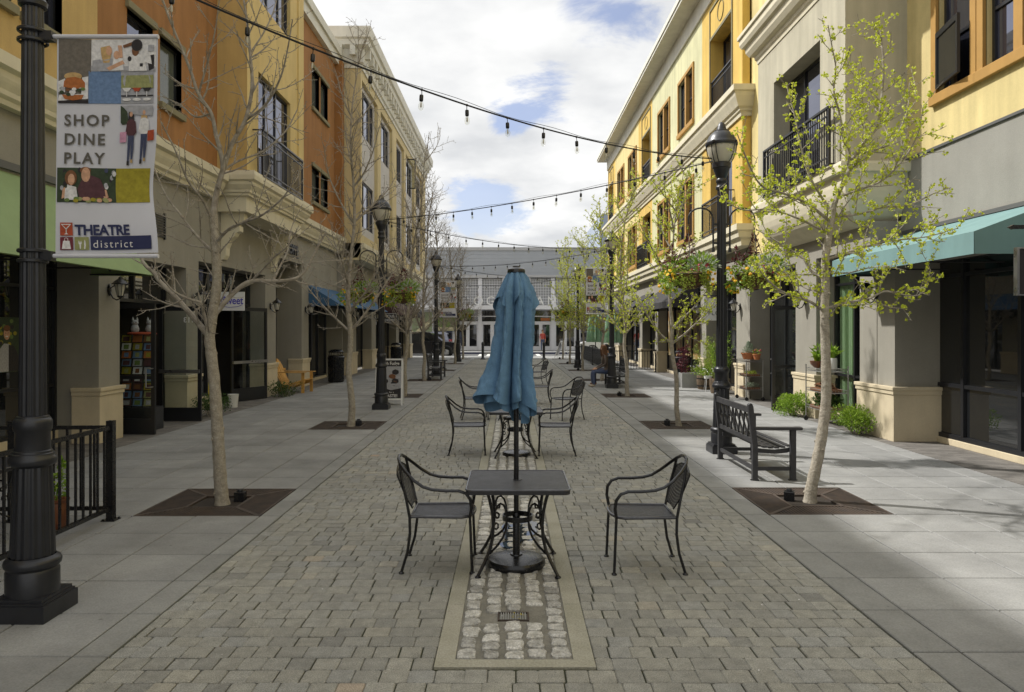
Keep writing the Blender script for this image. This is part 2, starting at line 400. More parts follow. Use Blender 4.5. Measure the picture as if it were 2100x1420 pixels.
# gaps in the cloud cover
def gap(px, py, width, amount):
    global dens
    d = V(((px-CX)/F, 1, (CY-py)/F)).normalized()
    dp = N.new('ShaderNodeVectorMath'); dp.operation = 'DISTANCE'; dp.inputs[1].default_value = d
    L.new(nv.outputs[0], dp.inputs[0])
    mr = N.new('ShaderNodeMapRange'); mr.interpolation_type = 'SMOOTHSTEP'; mr.inputs[1].default_value = 0; mr.inputs[2].default_value = width; mr.inputs[3].default_value = amount; mr.inputs[4].default_value = 0
    L.new(dp.outputs['Value'], mr.inputs[0])
    sb = N.new('ShaderNodeMath'); sb.operation = 'SUBTRACT'; L.new(dens, sb.inputs[0]); L.new(mr.outputs[0], sb.inputs[1]); dens = sb.outputs[0]
gap(1250, 0, 0.10, 0.36); gap(1165, 10, 0.06, 0.14); gap(1085, 205, 0.08, 0.36); gap(1150, 172, 0.055, 0.22); gap(1030, 245, 0.06, 0.16); gap(960, 420, 0.10, 0.30); gap(1030, 395, 0.06, 0.12)
cr = N.new('ShaderNodeMapRange'); cr.interpolation_type = 'SMOOTHSTEP'; cr.inputs[1].default_value = 0.14; cr.inputs[2].default_value = 0.40; cr.inputs[3].default_value = 0.12
L.new(dens, cr.inputs[0])
n2 = N.new('ShaderNodeTexNoise'); n2.inputs['Scale'].default_value = 2.9; n2.inputs['Detail'].default_value = 8; n2.inputs['Roughness'].default_value = 0.5
ofs = N.new('ShaderNodeVectorMath'); ofs.operation = 'ADD'; ofs.inputs[1].default_value = (3.7, 1.3, 0); L.new(cv.outputs[0], ofs.inputs[0]); L.new(ofs.outputs[0], n2.inputs['Vector'])
mr2 = N.new('ShaderNodeMapRange'); mr2.inputs[1].default_value = 0.34; mr2.inputs[2].default_value = 0.62; L.new(n2.outputs['Fac'], mr2.inputs[0])
cc = N.new('ShaderNodeMix'); cc.data_type = 'RGBA'; cc.inputs[6].default_value = (0.70, 0.715, 0.735, 1); cc.inputs[7].default_value = (1.0, 1.0, 0.99, 1)
L.new(mr2.outputs[0], cc.inputs[0])
bg2 = N.new('ShaderNodeBackground'); bg2.inputs[1].default_value = 1.0; L.new(cc.outputs[2], bg2.inputs[0])
# thin cloud scatters brightest around the sun
ds = N.new('ShaderNodeVectorMath'); ds.operation = 'DISTANCE'; ds.inputs[1].default_value = SUN; L.new(nv.outputs[0], ds.inputs[0])
gl = N.new('ShaderNodeMapRange'); gl.interpolation_type = 'SMOOTHSTEP'; gl.inputs[1].default_value = 0.1; gl.inputs[2].default_value = 0.95; gl.inputs[3].default_value = 2.2; gl.inputs[4].default_value = 1.0
L.new(ds.outputs['Value'], gl.inputs[0]); L.new(gl.outputs[0], bg2.inputs[1])
tint = N.new('ShaderNodeMix'); tint.data_type = 'RGBA'; tint.blend_type = 'MULTIPLY'; tint.inputs[0].default_value = 1.0; tint.inputs[7].default_value = (1.12, 0.98, 1.0, 1)
L.new(sky.outputs[0], tint.inputs[6]); L.new(tint.outputs[2], bg1.inputs[0])
ms = N.new('ShaderNodeMixShader'); L.new(cr.outputs[0], ms.inputs[0]); L.new(bg1.outputs[0], ms.inputs[1]); L.new(bg2.outputs[0], ms.inputs[2]); L.new(ms.outputs[0], out.inputs[0])

# ---------------------------------------------------------------- ground
rng = random.Random(7)
GL, GR = -3.74, 3.83            # outer edges of the tree grates
b = MB(); b.quad((-400,-200,-0.12),(400,-200,-0.12),(400,900,-0.12),(-400,900,-0.12)); struct(b.build('ground', M['earth']))
b = MB(); b.quad((-2.29,-3,-0.013),(2.31,-3,-0.013),(2.31,45.3,-0.013),(-2.29,45.3,-0.013)); struct(b.build('joint_sand', M['soil']))

def paver(b, x0, x1, y0, y1, full, zt):
    j = lambda a: rng.uniform(-a, a)
    if not full:
        z1 = zt; z0 = -0.02; g = 0.004; i = 0.006
        o = [(x0+g,y0+g),(x1-g,y0+g),(x1-g,y1-g),(x0+g,y1-g)]
        t = [(x0+g+i,y0+g+i),(x1-g-i,y0+g+i),(x1-g-i,y1-g-i),(x0+g+i,y1-g-i)]
    else:
        g = 0.0024; i = 0.005; z1 = zt; z0 = -0.02
        x0 += j(.004); x1 += j(.004); y0 += j(.003); y1 += j(.003)
        c = [rng.uniform(.003,.013) for _ in range(4)]; k = 0.8
        def oct_(e):
            a0,a1,b0,b1 = x0+e, x1-e, y0+e, y1-e
            return [(a0+c[0],b0),(a1-c[1],b0),(a1,b0+c[1]*k),(a1,b1-c[2]*k),(a1-c[2],b1),(a0+c[3],b1),(a0,b1-c[3]*k),(a0,b0+c[0]*k)]
        o = oct_(g); t = oct_(g+i)
    n = len(o)
    b.rn = min(1, max(0.01, rng.gauss(0.48, 0.15)))
    tx = j(.0012); ty = j(.0012)
    vs = [(p[0],p[1],z0) for p in o] + [(p[0],p[1],z1-0.004) for p in o] + [(p[0],p[1],z1+(tx if q < n/2 else -tx)+(ty if n/4 <= q < 3*n/4 else -ty)) for q, p in enumerate(t)]
    fs = [tuple(range(2*n, 3*n))]
    for q in range(n):
        r = (q+1) % n
        fs.append((n+q, n+r, 2*n+r, 2*n+q)); fs.append((q, r, n+r, n+q))
    b.add(vs, fs)
def pavermat():
    m, nt, bs = newmat('tumbled_pavers'); N = nt.nodes; L = nt.links
    an = N.new('ShaderNodeAttribute'); an.attribute_name = 'rnd'
    cr = N.new('ShaderNodeValToRGB'); L.new(an.outputs['Fac'], cr.inputs[0])
    e = cr.color_ramp.elements
    e[0].position = 0.0; e[0].color = S(120,119,114); e[1].position = 1.0; e[1].color = S(166,160,146)
    for p, c in ((0.25, S(132,131,124)), (0.5, S(144,142,132)), (0.62, S(140,140,135)), (0.8, S(153,150,138)), (0.92, S(157,148,132)), (0.985, S(158,138,120))):
        q = e.new(p); q.color = c
    tc = N.new('ShaderNodeTexCoord')
    def mul(out, lo, hi, f0=0.3, f1=0.7):
        nonlocal cur
        rp = N.new('ShaderNodeMapRange'); rp.inputs[1].default_value = f0; rp.inputs[2].default_value = f1; rp.inputs[3].default_value = lo; rp.inputs[4].default_value = hi
        L.new(out, rp.inputs[0]); mx = N.new('ShaderNodeMix'); mx.data_type = 'RGBA'; mx.blend_type = 'MULTIPLY'; mx.inputs[0].default_value = 1
        L.new(cur, mx.inputs[6]); L.new(rp.outputs[0], mx.inputs[7]); cur = mx.outputs[2]
    cur = cr.outputs[0]
    for sc, d, lo, hi in ((0.5, 4, .82, 1.12), (14, 5, .84, 1.14), (150, 2, .66, 1.36)):
        nz = N.new('ShaderNodeTexNoise'); nz.inputs['Scale'].default_value = sc; nz.inputs['Detail'].default_value = d
        L.new(tc.outputs['Object'], nz.inputs['Vector']); mul(nz.outputs['Fac'], lo, hi)
    L.new(cur, bs.inputs['Base Color']); bs.inputs['Roughness'].default_value = 0.78
    nz = N.new('ShaderNodeTexNoise'); nz.inputs['Scale'].default_value = 70; nz.inputs['Detail'].default_value = 4; L.new(tc.outputs['Object'], nz.inputs['Vector'])
    bp = N.new('ShaderNodeBump'); bp.inputs['Strength'].default_value = 0.5; bp.inputs['Distance'].default_value = 0.006
    L.new(nz.outputs['Fac'], bp.inputs['Height']); L.new(bp.outputs[0], bs.inputs['Normal'])
    return m
CHX0, CHX1, CHY0, CHY1 = -0.42, 0.468, 4.05, 44.0
b = MB(); y = 1.6
PAVEX0, PAVEX1 = -2.262, 2.290
while y < 45.2:
    dyy = rng.uniform(.138, .15); y2 = y + dyy
    spans = [(PAVEX0, PAVEX1)]
    if y2 > CHY0 + 0.03 and y < CHY1: spans = [(PAVEX0, CHX0-.004), (CHX1+.004, PAVEX1)]
    for (a, e) in spans:
        x = a; first = True
        while x < e - 0.02:
            wd = rng.uniform(.122, .162) if rng.random() > .08 else rng.uniform(.10, .18)
            if first: wd *= rng.uniform(.5, 1); first = False
            x2 = x + wd
            if e - x2 < 0.075: x2 = e
            paver(b, x, x2, y, y2, y < 17, rng.uniform(-.0015, .0015))
            x = x2
    y = y2
struct(b.build('street_paving', pavermat()))

# centre channel: concrete rim, mortar bed, granite setts
b = MB(); z = 0.002
ix0, ix1, iy0, iy1 = -0.31, 0.352, 4.145, CHY1-0.1
def rim(poly):
    b.rn = rng.uniform(.2, .9); b.prism(poly, -0.05, z+rng.uniform(0,.001), 'z')
rim([(CHX0,CHY0),(CHX1,CHY0),(ix1,iy0),(ix0,iy0)])
y = iy0; first = True
segs = [4.98, 6.55, 8.1]
while segs[-1] < CHY1: segs.append(segs[-1]+1.55)
for s in segs:
    s = min(s, CHY1)
    b.rn = rng.uniform(.2,.9)
    b.prism([(CHX0, y if not first else CHY0),(ix0, y if not first else iy0),(ix0,s-.004),(CHX0,s-.004)], -0.05, z, 'z')
    b.rn = rng.uniform(.2,.9)
    b.prism([(ix1, y if not first else iy0),(CHX1, y if not first else CHY0),(CHX1,s-.004),(ix1,s-.004)], -0.05, z, 'z')
    y = s; first = False
struct(b.build('channel_rim', M['channel']))
b = MB(); b.quad((ix0,iy0,-0.006),(ix1,iy0,-0.006),(ix1,CHY1,-0.006),(ix0,CHY1,-0.006)); struct(b.build('channel_bed', M['mortar']))
def settmat():
    m = mat('granite_setts', S(196,194,188), 0.7, var=0.25, vscale=16, rnd=0.34, fine=0.34, bump=0.9, bscale=40, col2=S(140,138,130))
    return m
b = MB()
DRX0, DRX1, DRY0, DRY1 = -0.085, 0.12, 4.70, 4.84
for c in range(5):
    y = iy0 + rng.uniform(.004, .03); cw = (ix1-ix0)/5
    while y < CHY1 - 0.25:
        dd = rng.uniform(.09, .145); xc = ix0 + (c+0.5)*cw + rng.uniform(-.006,.006); yc = y + dd/2; y += dd + rng.uniform(.014,.028)
        if DRX0-.045 < xc < DRX1+.045 and DRY0-.05 < yc < DRY1+.05: continue
        a = rng.uniform(.044,.057); e = dd/2
        n = 16 if yc < 12 else 8; ph = rng.uniform(0,6); sk = rng.uniform(-.14,.14); h = rng.uniform(.006,.013); p1 = rng.uniform(0,6)
        o = []; t = []; t2 = []
        for q in range(n):
            an = 2*math.pi*q/n
            k = 1/max(abs(math.cos(an))**6+abs(math.sin(an))**6, 1e-6)**(1/6)*(1+.07*math.sin(3*an+ph)+.05*math.sin(5*an+p1)+rng.uniform(-.06,.05))
            dx_ = a*k*math.cos(an); dy_ = e*k*math.sin(an) + sk*dx_
            o.append((xc+dx_, yc+dy_, -0.01)); t.append((xc+.95*dx_, yc+.95*dy_, h*.45+rng.uniform(-.002,.002)))
            t2.append((xc+.72*dx_, yc+.72*dy_, h+rng.uniform(-.003,.002)))
        b.rn = min(1,max(.01,rng.gauss(.55,.28)))
        fs = [tuple(range(2*n,3*n))]
        for q in range(n):
            r = (q+1)%n; fs += [(q,r,n+r,n+q),(n+q,n+r,2*n+r,2*n+q)]
        b.add(o+t+t2, fs)
struct(b.build('granite_setts', settmat()))
# puddle
wm, wnt, wb = newmat('puddle_water'); wb.inputs['Base Color'].default_value = (0.03,0.03,0.028,1); wb.inputs['Roughness'].default_value = 0.02; wb.inputs['Specular IOR Level'].default_value = 0.8
b = MB()
for (cx, cy, rx, ry, sd_) in ((0.06,6.75,.15,.34,1),(0.19,7.0,.11,.14,2),(0.0,6.35,.09,.13,5),(0.15,6.5,.06,.10,7)):
    r2 = random.Random(sd_); pts = []
    for q in range(26):
        an = 2*math.pi*q/26; k = 1+0.35*math.sin(3*an+sd_)*r2.uniform(.3,1)+r2.uniform(-.16,.16)
        pts.append((cx+rx*k*math.cos(an), cy+ry*k*math.sin(an), 0.0066+0.0008*sd_*.2))
    b.add(pts, [tuple(range(26))])
struct(b.build('puddle', wm), 'stuff')
# blossom litter
b = MB()
for k in range(60):
    x, y = rng.uniform(-2.1,2.1), rng.uniform(3.6,13); a = rng.uniform(0,6); l = rng.uniform(.006,.014)
    b.rn = .5; b.add([(x,y,.004),(x+l*math.cos(a),y+l*math.sin(a),.007),(x+l*math.cos(a+.8),y+l*math.sin(a+.8),.0075),(x+l*.6*math.cos(a+1.5),y+l*.6*math.sin(a+1.5),.005)],[(0,1,2,3)])
struct(b.build('petal_litter', M['p_white']), 'stuff')
# drain
t = thing('drain_grate', 'small rectangular iron drain grate set among the pale granite setts', 'drain', (0.018,4.77,0))
b = MB(); 
b.box(-.10,.10,-.068,-.058,-.02,.004); b.box(-.10,.10,.058,.068,-.02,.004); b.box(-.10,-.09,-.058,.058,-.02,.004); b.box(.09,.10,-.058,.058,-.02,.004)
b.build('frame', M['rust'], t)
b = MB()
for k in range(11): b.box(-.082+k*.0155, -.075+k*.0155, -.058,.058,-.02,.003)
b.build('bars', M['zinc'], t)
b = MB()
for k in range(9):
    x, y = rng.uniform(-.02,.06), rng.uniform(-.05,.04); a = rng.uniform(0,6)
    b.add([(x,y,.005),(x+.02*math.cos(a),y+.02*math.sin(a),.009),(x+.016*math.cos(a+.7),y+.016*math.sin(a+.7),.007)],[(0,1,2)])
tag(b.build('fallen_leaves', M['p_olive'], loc=(0.018,4.77,0)), 'dry yellow leaf scraps caught on the drain grate', 'leaves')

# concrete slab walks
STEP = 0.628
GYS_L = [7.32 + 10*STEP*k for k in range(7)]
GYS_R = [7.38 + 10*STEP*k for k in range(7)]
def walk(name, xs, ystart, yend, gx0, gx1, gys, mt, bordermat):
    b = MB(); bb = MB()
    lines = []
    y = ystart
    while y < yend: lines.append(y); y += STEP
    for i in range(len(xs)-1):
        xa, xb = min(xs[i],xs[i+1]), max(xs[i],xs[i+1])
        for y in lines:
            ya, yb = y, y+STEP
            if xa > min(gx0,gx1)-.05 and xb < max(gx0,gx1)+.05 and any(g-.05 < (ya+yb)/2 < g+2*STEP+.05 for g in gys): continue
            tb = bb if i == 0 else b
            tb.rn = rng.uniform(.02, 1)
            g = .006; e = .006; zt = 0.004 + rng.uniform(-.0012,.0012)
            vs = [(xa+g,ya+g,-.03),(xb-g,ya+g,-.03),(xb-g,yb-g,-.03),(xa+g,yb-g,-.03),(xa+g,ya+g,zt-e),(xb-g,ya+g,zt-e),(xb-g,yb-g,zt-e),(xa+g,yb-g,zt-e),(xa+g+e,ya+g+e,zt),(xb-g-e,ya+g+e,zt),(xb-g-e,yb-g-e,zt),(xa+g+e,yb-g-e,zt)]
            fs = [(8,9,10,11)]
            for q in range(4):
                r = (q+1)%4; fs += [(4+q,4+r,8+r,8+q),(q,r,4+r,4+q)]
            tb.add(vs, fs)
    struct(b.build(name, mt)); struct(bb.build(name+'_border', bordermat))
walk('sidewalk', [-2.268,-2.475,-3.105,-3.735,-4.365,-4.995,-5.625,-6.12], 7.32-20*STEP, 46.2, -2.475, -3.735, GYS_L, M['concrete'], M['kerb'])
walk('sidewalk', [2.296,2.575,3.203,3.831,4.46,5.09,5.72,6.06], 7.38-20*STEP, 46.2, 2.575, 3.831, GYS_R, M['concrete'], M['kerb'])
M['paver_d'] = mat('shopfront_pavers', S(112,108,102), 0.85, var=0.25, vscale=3, rnd=0.18, fine=0.14, bump=0.4, bscale=60)
b = MB(); y = 1.0
while y < 46:
    for (xa, xb) in ((-7.12,-6.13),(6.07,7.1)):
        x = xa
        while x < xb - .01:
            x2 = min(xb, x + rng.uniform(.19,.21)); b.rn = rng.random()
            b.box(x+.002,x2-.002,y+.002,y+.098,-.02,.002+rng.uniform(-.001,.001)); x = x2
    y += .1
struct(b.build('shopfront_paving', M['paver_d']))
b = MB(); b.quad((-7.2,-6,-.022),(7.2,-6,-.022),(7.2,46.3,-.022),(-7.2,46.3,-.022)); struct(b.build('walk_joints', M['soil']))

# tree grates
def grate():
    t = thing('tree_grate', 'x', 'tree grate')
    H = 0.628; h = 0.25
    b = MB()
    for s in (-1,1):
        b.box(-H+.004,H-.004,s*H-s*.004,s*(H-.024),-.03,.003); b.box(s*H-s*.004,s*(H-.024),-H+.024,H-.024,-.03,.003)
        b.box(-h-.03,h+.03,s*h,s*(h+.03),-.03,.004); b.box(s*h,s*(h+.03),-h,h,-.03,.004)
    for sx in (-1,1):
        for sy in (-1,1):
            b.bar((sx*(h+.03),sy*(h+.03),-.013),(sx*(H-.02),sy*(H-.02),-.013),.04,.034)
    b.build('frame', M['rust'], t)
    b = MB(); k = -H+.04
    while k < H-.03:
        lo = max(h+.03, abs(k)+.02)
        if lo < H-.03:
            for s in (-1,1):
                b.box(k,k+.017,s*lo,s*(H-.022),-.024,.0)
                b.box(s*lo,s*(H-.022),k,k+.017,-.024,.0)
        k += .034
    b.build('slats', M['rust'], t)
    return t
g0 = grate(); first = True
nmL = ['under the bare tree with two low limbs, near the railing', 'under the bare tree before the card display doors', 'beside the fudge easel sign', 'beside the park bench under the bare tree', 'just past the park bench', 'at the foot of the second to last bare tree', 'at the foot of the last bare tree by the SUV']
nmR = ['under the leaning leafy tree beside the empty lattice bench', 'under the thin leafy tree behind the lattice bench', 'in front of the bench where the woman sits', 'behind the seated woman', 'beside the black patio fence', 'near the far lamp post by the patio fence', 'under the leafy tree by the white easel']
for side, gys, xc, nm in ((-1, GYS_L, -3.105, nmL), (1, GYS_R, 3.203, nmR)):
    for k, gy in enumerate(gys):
        lab = 'rusty square iron tree grate ' + nm[k]
        if first: g0.location = (xc, gy+STEP, 0); g0['label'] = lab; g0['group'] = 'tree grates along the walks'; first = False
        else: dup(g0, (xc, gy+STEP, 0), 0, lab, 'tree grates along the walks')
b = MB()
for gys, xc in ((GYS_L,-3.105),(GYS_R,3.203)):
    for gy in gys: b.quad((xc-.62,gy+.01,-.019),(xc+.62,gy+.01,-.019),(xc+.62,gy+1.25,-.019),(xc-.62,gy+1.25,-.019))
struct(b.build('tree_pit_soil', M['dirt']))
# the lawn of small uplights
def uplight():
    t = thing('tree_uplight', 'x', 'light fixture')
    b = MB(); b.box(-.055,.055,-.05,.05,-.04,.085); b.build('housing', M['blackiron'], t, bev=.006)
    b = MB(); b.lathe([(.03,.085),(.032,.10),(.026,.112),(0.001,.114)], 14); b.build('lens_cap', M['darkframe'], t)
    return t
u0 = uplight(); first = True
tn = {-1: ['bare tree nearest the banner lamp post', 'bare tree before the card display doors', 'bare tree beside the fudge easel', 'bare tree at the park bench', 'bare tree just past the park bench','second to last bare tree','last bare tree by the black SUV'],
       1: ['leaning leafy tree by the lattice bench', 'thin leafy tree behind the lattice bench', 'leafy tree before the seated woman', 'leafy tree behind the seated woman', 'leafy tree by the patio fence','leafy tree near the far lamp post','leafy tree by the white easel']}
for side, gys, xc in ((-1, GYS_L, -3.105), (1, GYS_R, 3.203)):
    for k, gy in enumerate(gys):
        loc = (xc+.17, gy+STEP+.10, 0) if side < 0 else (xc-.17, gy+STEP+.06, 0)
        lab = 'small black box uplight at the foot of the ' + tn[side][k]
        if first: u0.location = loc; u0['label'] = lab; u0['group'] = 'uplights in the tree pits'; first = False
        else: dup(u0, loc, rng.uniform(-.4,.4), lab, 'uplights in the tree pits')

# crossing, road, far walk
b = MB(); b.rn=.5
for i in range(-14, 14):
    for j in range(0, 6):
        b.rn = rng.random(); b.box(i*1.0+.006, i*1.0+.994, 46.25+j*.78, 46.25+j*.78+.77, -.05, .0)
struct(b.build('corner_pavement', M['concrete']))
b = MB(); b.quad((-300,50.9,-.115),(300,50.9,-.115),(300,58.2,-.115),(-300,58.2,-.115)); struct(b.build('road', M['asphalt']))
b = MB(); b.box(-14,14,50.93,51.08,-.12,.0); struct(b.build('kerb', M['kerb']))
b = MB()
for k in range(8): b.box(-2.4+k*.62,-2.1+k*.62,51.2,57.9,-.1145,-.110)
struct(b.build('crosswalk_marking', M['white_line']))
b = MB(); b.box(-60,60,58.2,58.35,-.12,.02); struct(b.build('far_kerb', M['kerb']))
b = MB(); b.box(1.6,4.6,58.18,58.199,-.11,.018); b.box(-4.4,-2.2,58.18,58.199,-.11,.018); struct(b.build('kerb_paint', M['navy']))
b = MB(); b.box(-60,60,58.35,66,-.12,.01); struct(b.build('far_sidewalk', M['concrete']))
# ---------------------------------------------------------------- building helpers
def facade(b, X, s, u0, u1, z0, z1, holes, depth, mif=None, axis='x', ucuts=(), rmi=None):
    """wall sheet with rectangular openings and their reveals; s = outward sign"""
    def p(u, z, d=0.0): return (X - s*d, u, z) if axis == 'x' else (u, X - s*d, z)
    us = sorted(set([u0,u1]+[h[0] for h in holes]+[h[1] for h in holes]+[c for c in ucuts if u0<c<u1]))
    zs = sorted(set([z0,z1]+[h[2] for h in holes]+[h[3] for h in holes]))
    us = [u for u in us if u0-1e-6 <= u <= u1+1e-6]; zs = [z for z in zs if z0-1e-6 <= z <= z1+1e-6]
    for i in range(len(us)-1):
        for j in range(len(zs)-1):
            uc, zc = (us[i]+us[i+1])/2, (zs[j]+zs[j+1])/2
            if any(h[0]<uc<h[1] and h[2]<zc<h[3] for h in holes): continue
            if mif: b.mi = mif(uc, zc)
            b.quad(p(us[i],zs[j]),p(us[i+1],zs[j]),p(us[i+1],zs[j+1]),p(us[i],zs[j+1]))
    for h in holes:
        d = h[4] if len(h) > 4 else depth
        if mif: b.mi = mif((h[0]+h[1])/2, (h[2]+h[3])/2)
        if rmi is not None: b.mi = rmi
        a,e,c,g = h[:4]
        b.quad(p(a,c),p(a,c,d),p(a,g,d),p(a,g)); b.quad(p(e,c),p(e,c,d),p(e,g,d),p(e,g))
        b.quad(p(a,g),p(e,g),p(e,g,d),p(a,g,d)); b.quad(p(a,c),p(e,c),p(e,c,d),p(a,c,d))
def xb(b, X, s, d0, d1, u0, u1, z0, z1):
    """box on an x-facing wall: d = metres out from the wall plane"""
    return b.box(X+s*d0, X+s*d1, u0, u1, z0, z1)
def window(par, X, s, u0, u1, z0, z1, depth=0.12, fm='darkframe', pm='glass_up', mull=(), rails=(), trim=None, tw=0.12, sill=None, sill_h=0.12, fw=0.055, name='window', head=None):
    b = MB(); d0, d1 = -depth-.03, -depth+.03
    xb(b,X,s,d0,d1,u0,u0+fw,z0,z1); xb(b,X,s,d0,d1,u1-fw,u1,z0,z1); xb(b,X,s,d0,d1,u0+fw,u1-fw,z0,z0+fw); xb(b,X,s,d0,d1,u0+fw,u1-fw,z1-fw,z1)
    for m in mull: u = u0+(u1-u0)*m; xb(b,X,s,d0+.001,d1-.003,u-fw/2,u+fw/2,z0+fw,z1-fw)
    for r in rails: z = z0+(z1-z0)*r; xb(b,X,s,d0+.002,d1-.006,u0+fw,u1-fw,z-fw*.4,z+fw*.4)
    w = b.build(name, M[fm], par)
    b = MB(); xb(b,X,s,-depth-.012,-depth-.004,u0+.02,u1-.02,z0+.02,z1-.02); b.build('pane', M[pm], w)
    if trim:
        b = MB(); t = tw
        xb(b,X,s,-.01,.05,u0-t,u0,z0-.0,z1+t); xb(b,X,s,-.01,.05,u1,u1+t,z0-.0,z1+t); xb(b,X,s,-.01,.048,u0,u1,z1,z1+t)
        for m in mull: u = u0+(u1-u0)*m; xb(b,X,s,-.10,.03,u-.09,u+.09,z0,z1)
        b.build('surround', M[trim], w)
    if sill:
        b = MB(); xb(b,X,s,-depth+.03,.08,u0-.06 if not trim else u0-tw-.02,u1+.06 if not trim else u1+tw+.02,z0-sill_h,z0); b.build('sill', M[sill], w, bev=.008)
    if head:
        b = MB(); xb(b,X,s,-.01,.07,u0-.06,u1+.06,z1,z1+.13); b.build('head_trim', M[head], w, bev=.008)
    return w
def railing(par, X, s, u0, u1, z0, z1, out=0.2, pitch=0.11, name='balcony_railing', mt='darkframe', curved=False):
    b = MB(); r = .012
    xb(b,X,s,out-.03,out+.03,u0,u1,z1-.04,z1); xb(b,X,s,out-.015,out+.015,u0,u1,z1-.17,z1-.145); xb(b,X,s,out-.02,out+.02,u0,u1,z0,z0+.035); xb(b,X,s,out-.015,out+.015,u0,u1,z0+.13,z0+.155)
    n = max(2, int((u1-u0)/pitch))
    for k in range(n+1):
        u = u0 + (u1-u0)*k/n; q = .022 if k in (0, n) else .009
        xb(b,X,s,out-q,out+q,u-q,u+q,z0,z1-.04)
    for u in (u0, u1):
        xb(b,X,s,0,out,u-.012,u+.012,z1-.035,z1-.005); xb(b,X,s,0,out,u-.012,u+.012,z0+.003,z0+.032)
        for k in range(1, max(2,int(out/.1))): xb(b,X,s,out*k/max(2,int(out/.1))-.008,out*k/max(2,int(out/.1))+.008,u-.008,u+.008,z0,z1-.04)
    return b.build(name, M[mt], par)
def storefront(par, X, s, u0, u1, z0, z1, mulls=(), rails=(), pm='glass', bulk=0.0, fw=0.06, bulkmat='stone', name='shop_window'):
    b = MB(); d0, d1 = -.045, .045
    if bulk:
        k = MB(); xb(k,X,s,-.1,.07,u0,u1,0,z0); k.build('window_plinth', M[bulkmat], par, bev=.008)
    xb(b,X,s,d0,d1,u0,u0+fw,z0,z1); xb(b,X,s,d0,d1,u1-fw,u1,z0,z1); xb(b,X,s,d0,d1,u0+fw,u1-fw,z0,z0+fw); xb(b,X,s,d0,d1,u0+fw,u1-fw,z1-fw,z1)
    for u in mulls: xb(b,X,s,d0+.001,d1+.004,u-fw/2,u+fw/2,z0+fw,z1-fw)
    for z in rails: xb(b,X,s,d0+.002,d1-.006,u0+fw,u1-fw,z-fw*.4,z+fw*.4)
    w = b.build(name, M['darkframe'], par)
    b = MB(); us = [u0]+list(mulls)+[u1]
    for i in range(len(us)-1): xb(b,X,s,-.01,-.002,us[i]+.03,us[i+1]-.03,z0+.02,z1-.02)
    b.build('pane', M[pm], w)
    return w
def leaf_door(par, h, e, z1=2.3, stile=.07, brail=.28, bar=1.0, pm='clear', handle='pull', name='shop_door', midbar=True, hside=1):
    h = V((h[0],h[1],0)); e = V((e[0],e[1],0)); d = (e-h); Lg = d.length; d.normalize(); n = V((-d.y,d.x,0))
    Mx = Matrix(((d.x,n.x,0,h.x),(d.y,n.y,0,h.y),(0,0,1,0),(0,0,0,1)))
    b = MB(); t = .022
    b.box(0,stile,-t,t,.012,z1,Mx); b.box(Lg-stile,Lg,-t,t,.012,z1,Mx); b.box(stile,Lg-stile,-t,t,.012,brail,Mx); b.box(stile,Lg-stile,-t,t,z1-.09,z1,Mx)
    if midbar: b.box(stile,Lg-stile,-t*.8,t*.8,bar-.03,bar+.03,Mx)
    o = b.build(name, M['darkframe'], par)
    b = MB(); b.box(stile-.01,Lg-stile+.01,-.004,.004,brail-.01,z1-.08,Mx); b.build('pane', M[pm], o)
    b = MB()
    if handle == 'pull':
        x = Lg-stile*.5
        b.tube([Mx@V((x,hside*.02,bar-.16)),Mx@V((x,hside*.10,bar-.16)),Mx@V((x-.08,hside*.10,bar-.16)),Mx@V((x-.08,hside*.10,bar+.16)),Mx@V((x,hside*.10,bar+.16)),Mx@V((x,hside*.02,bar+.16))], .013, 8)
    else:
        b.box(.02,Lg-.02,hside*.03,hside*.075,bar-.03,bar+.04,Mx)
    b.build('handle', M['steel'], o)
    return o
def sweep_bay(b, xw, xo, y0, y1, s, prof, cap=True):
    """mouldings running round a bay: profile of (overhang, z)"""
    rows = []
    for e, z in prof:
        rows.append([(xw,y0-e,z),(xo+s*e,y0-e,z),(xo+s*e,y1+e,z),(xw,y1+e,z)])
    for i in range(len(rows)-1):
        for j in range(3): b.quad(rows[i][j],rows[i][j+1],rows[i+1][j+1],rows[i+1][j])
    if cap: b.quad(*rows[0]); b.quad(*rows[-1])
def mould(b, X, s, u0, u1, prof):
    """straight moulding on an x-facing wall: profile of (out, z)"""
    n = len(prof)
    vs = [(X+s*d,u0,z) for d,z in prof]+[(X+s*d,u1,z) for d,z in prof]
    fs = [tuple(range(n)),tuple(range(n,2*n))]+[(i,(i+1)%n,n+(i+1)%n,n+i) for i in range(n)]
    b.add(vs, fs)
def pbase(par, X, s, u0, u1, back=.42, h=0.9):
    b = MB(); o = .04
    xb(b,X,s,-back,o,u0-o,u1+o,0.0,h-.13); xb(b,X,s,-back,o+.035,u0-o-.035,u1+o+.035,h-.06,h); xb(b,X,s,-back,o+.018,u0-o-.018,u1+o+.018,h-.13,h-.06)
    return b.build('pillar_base', M['stone'], par, bev=.008)
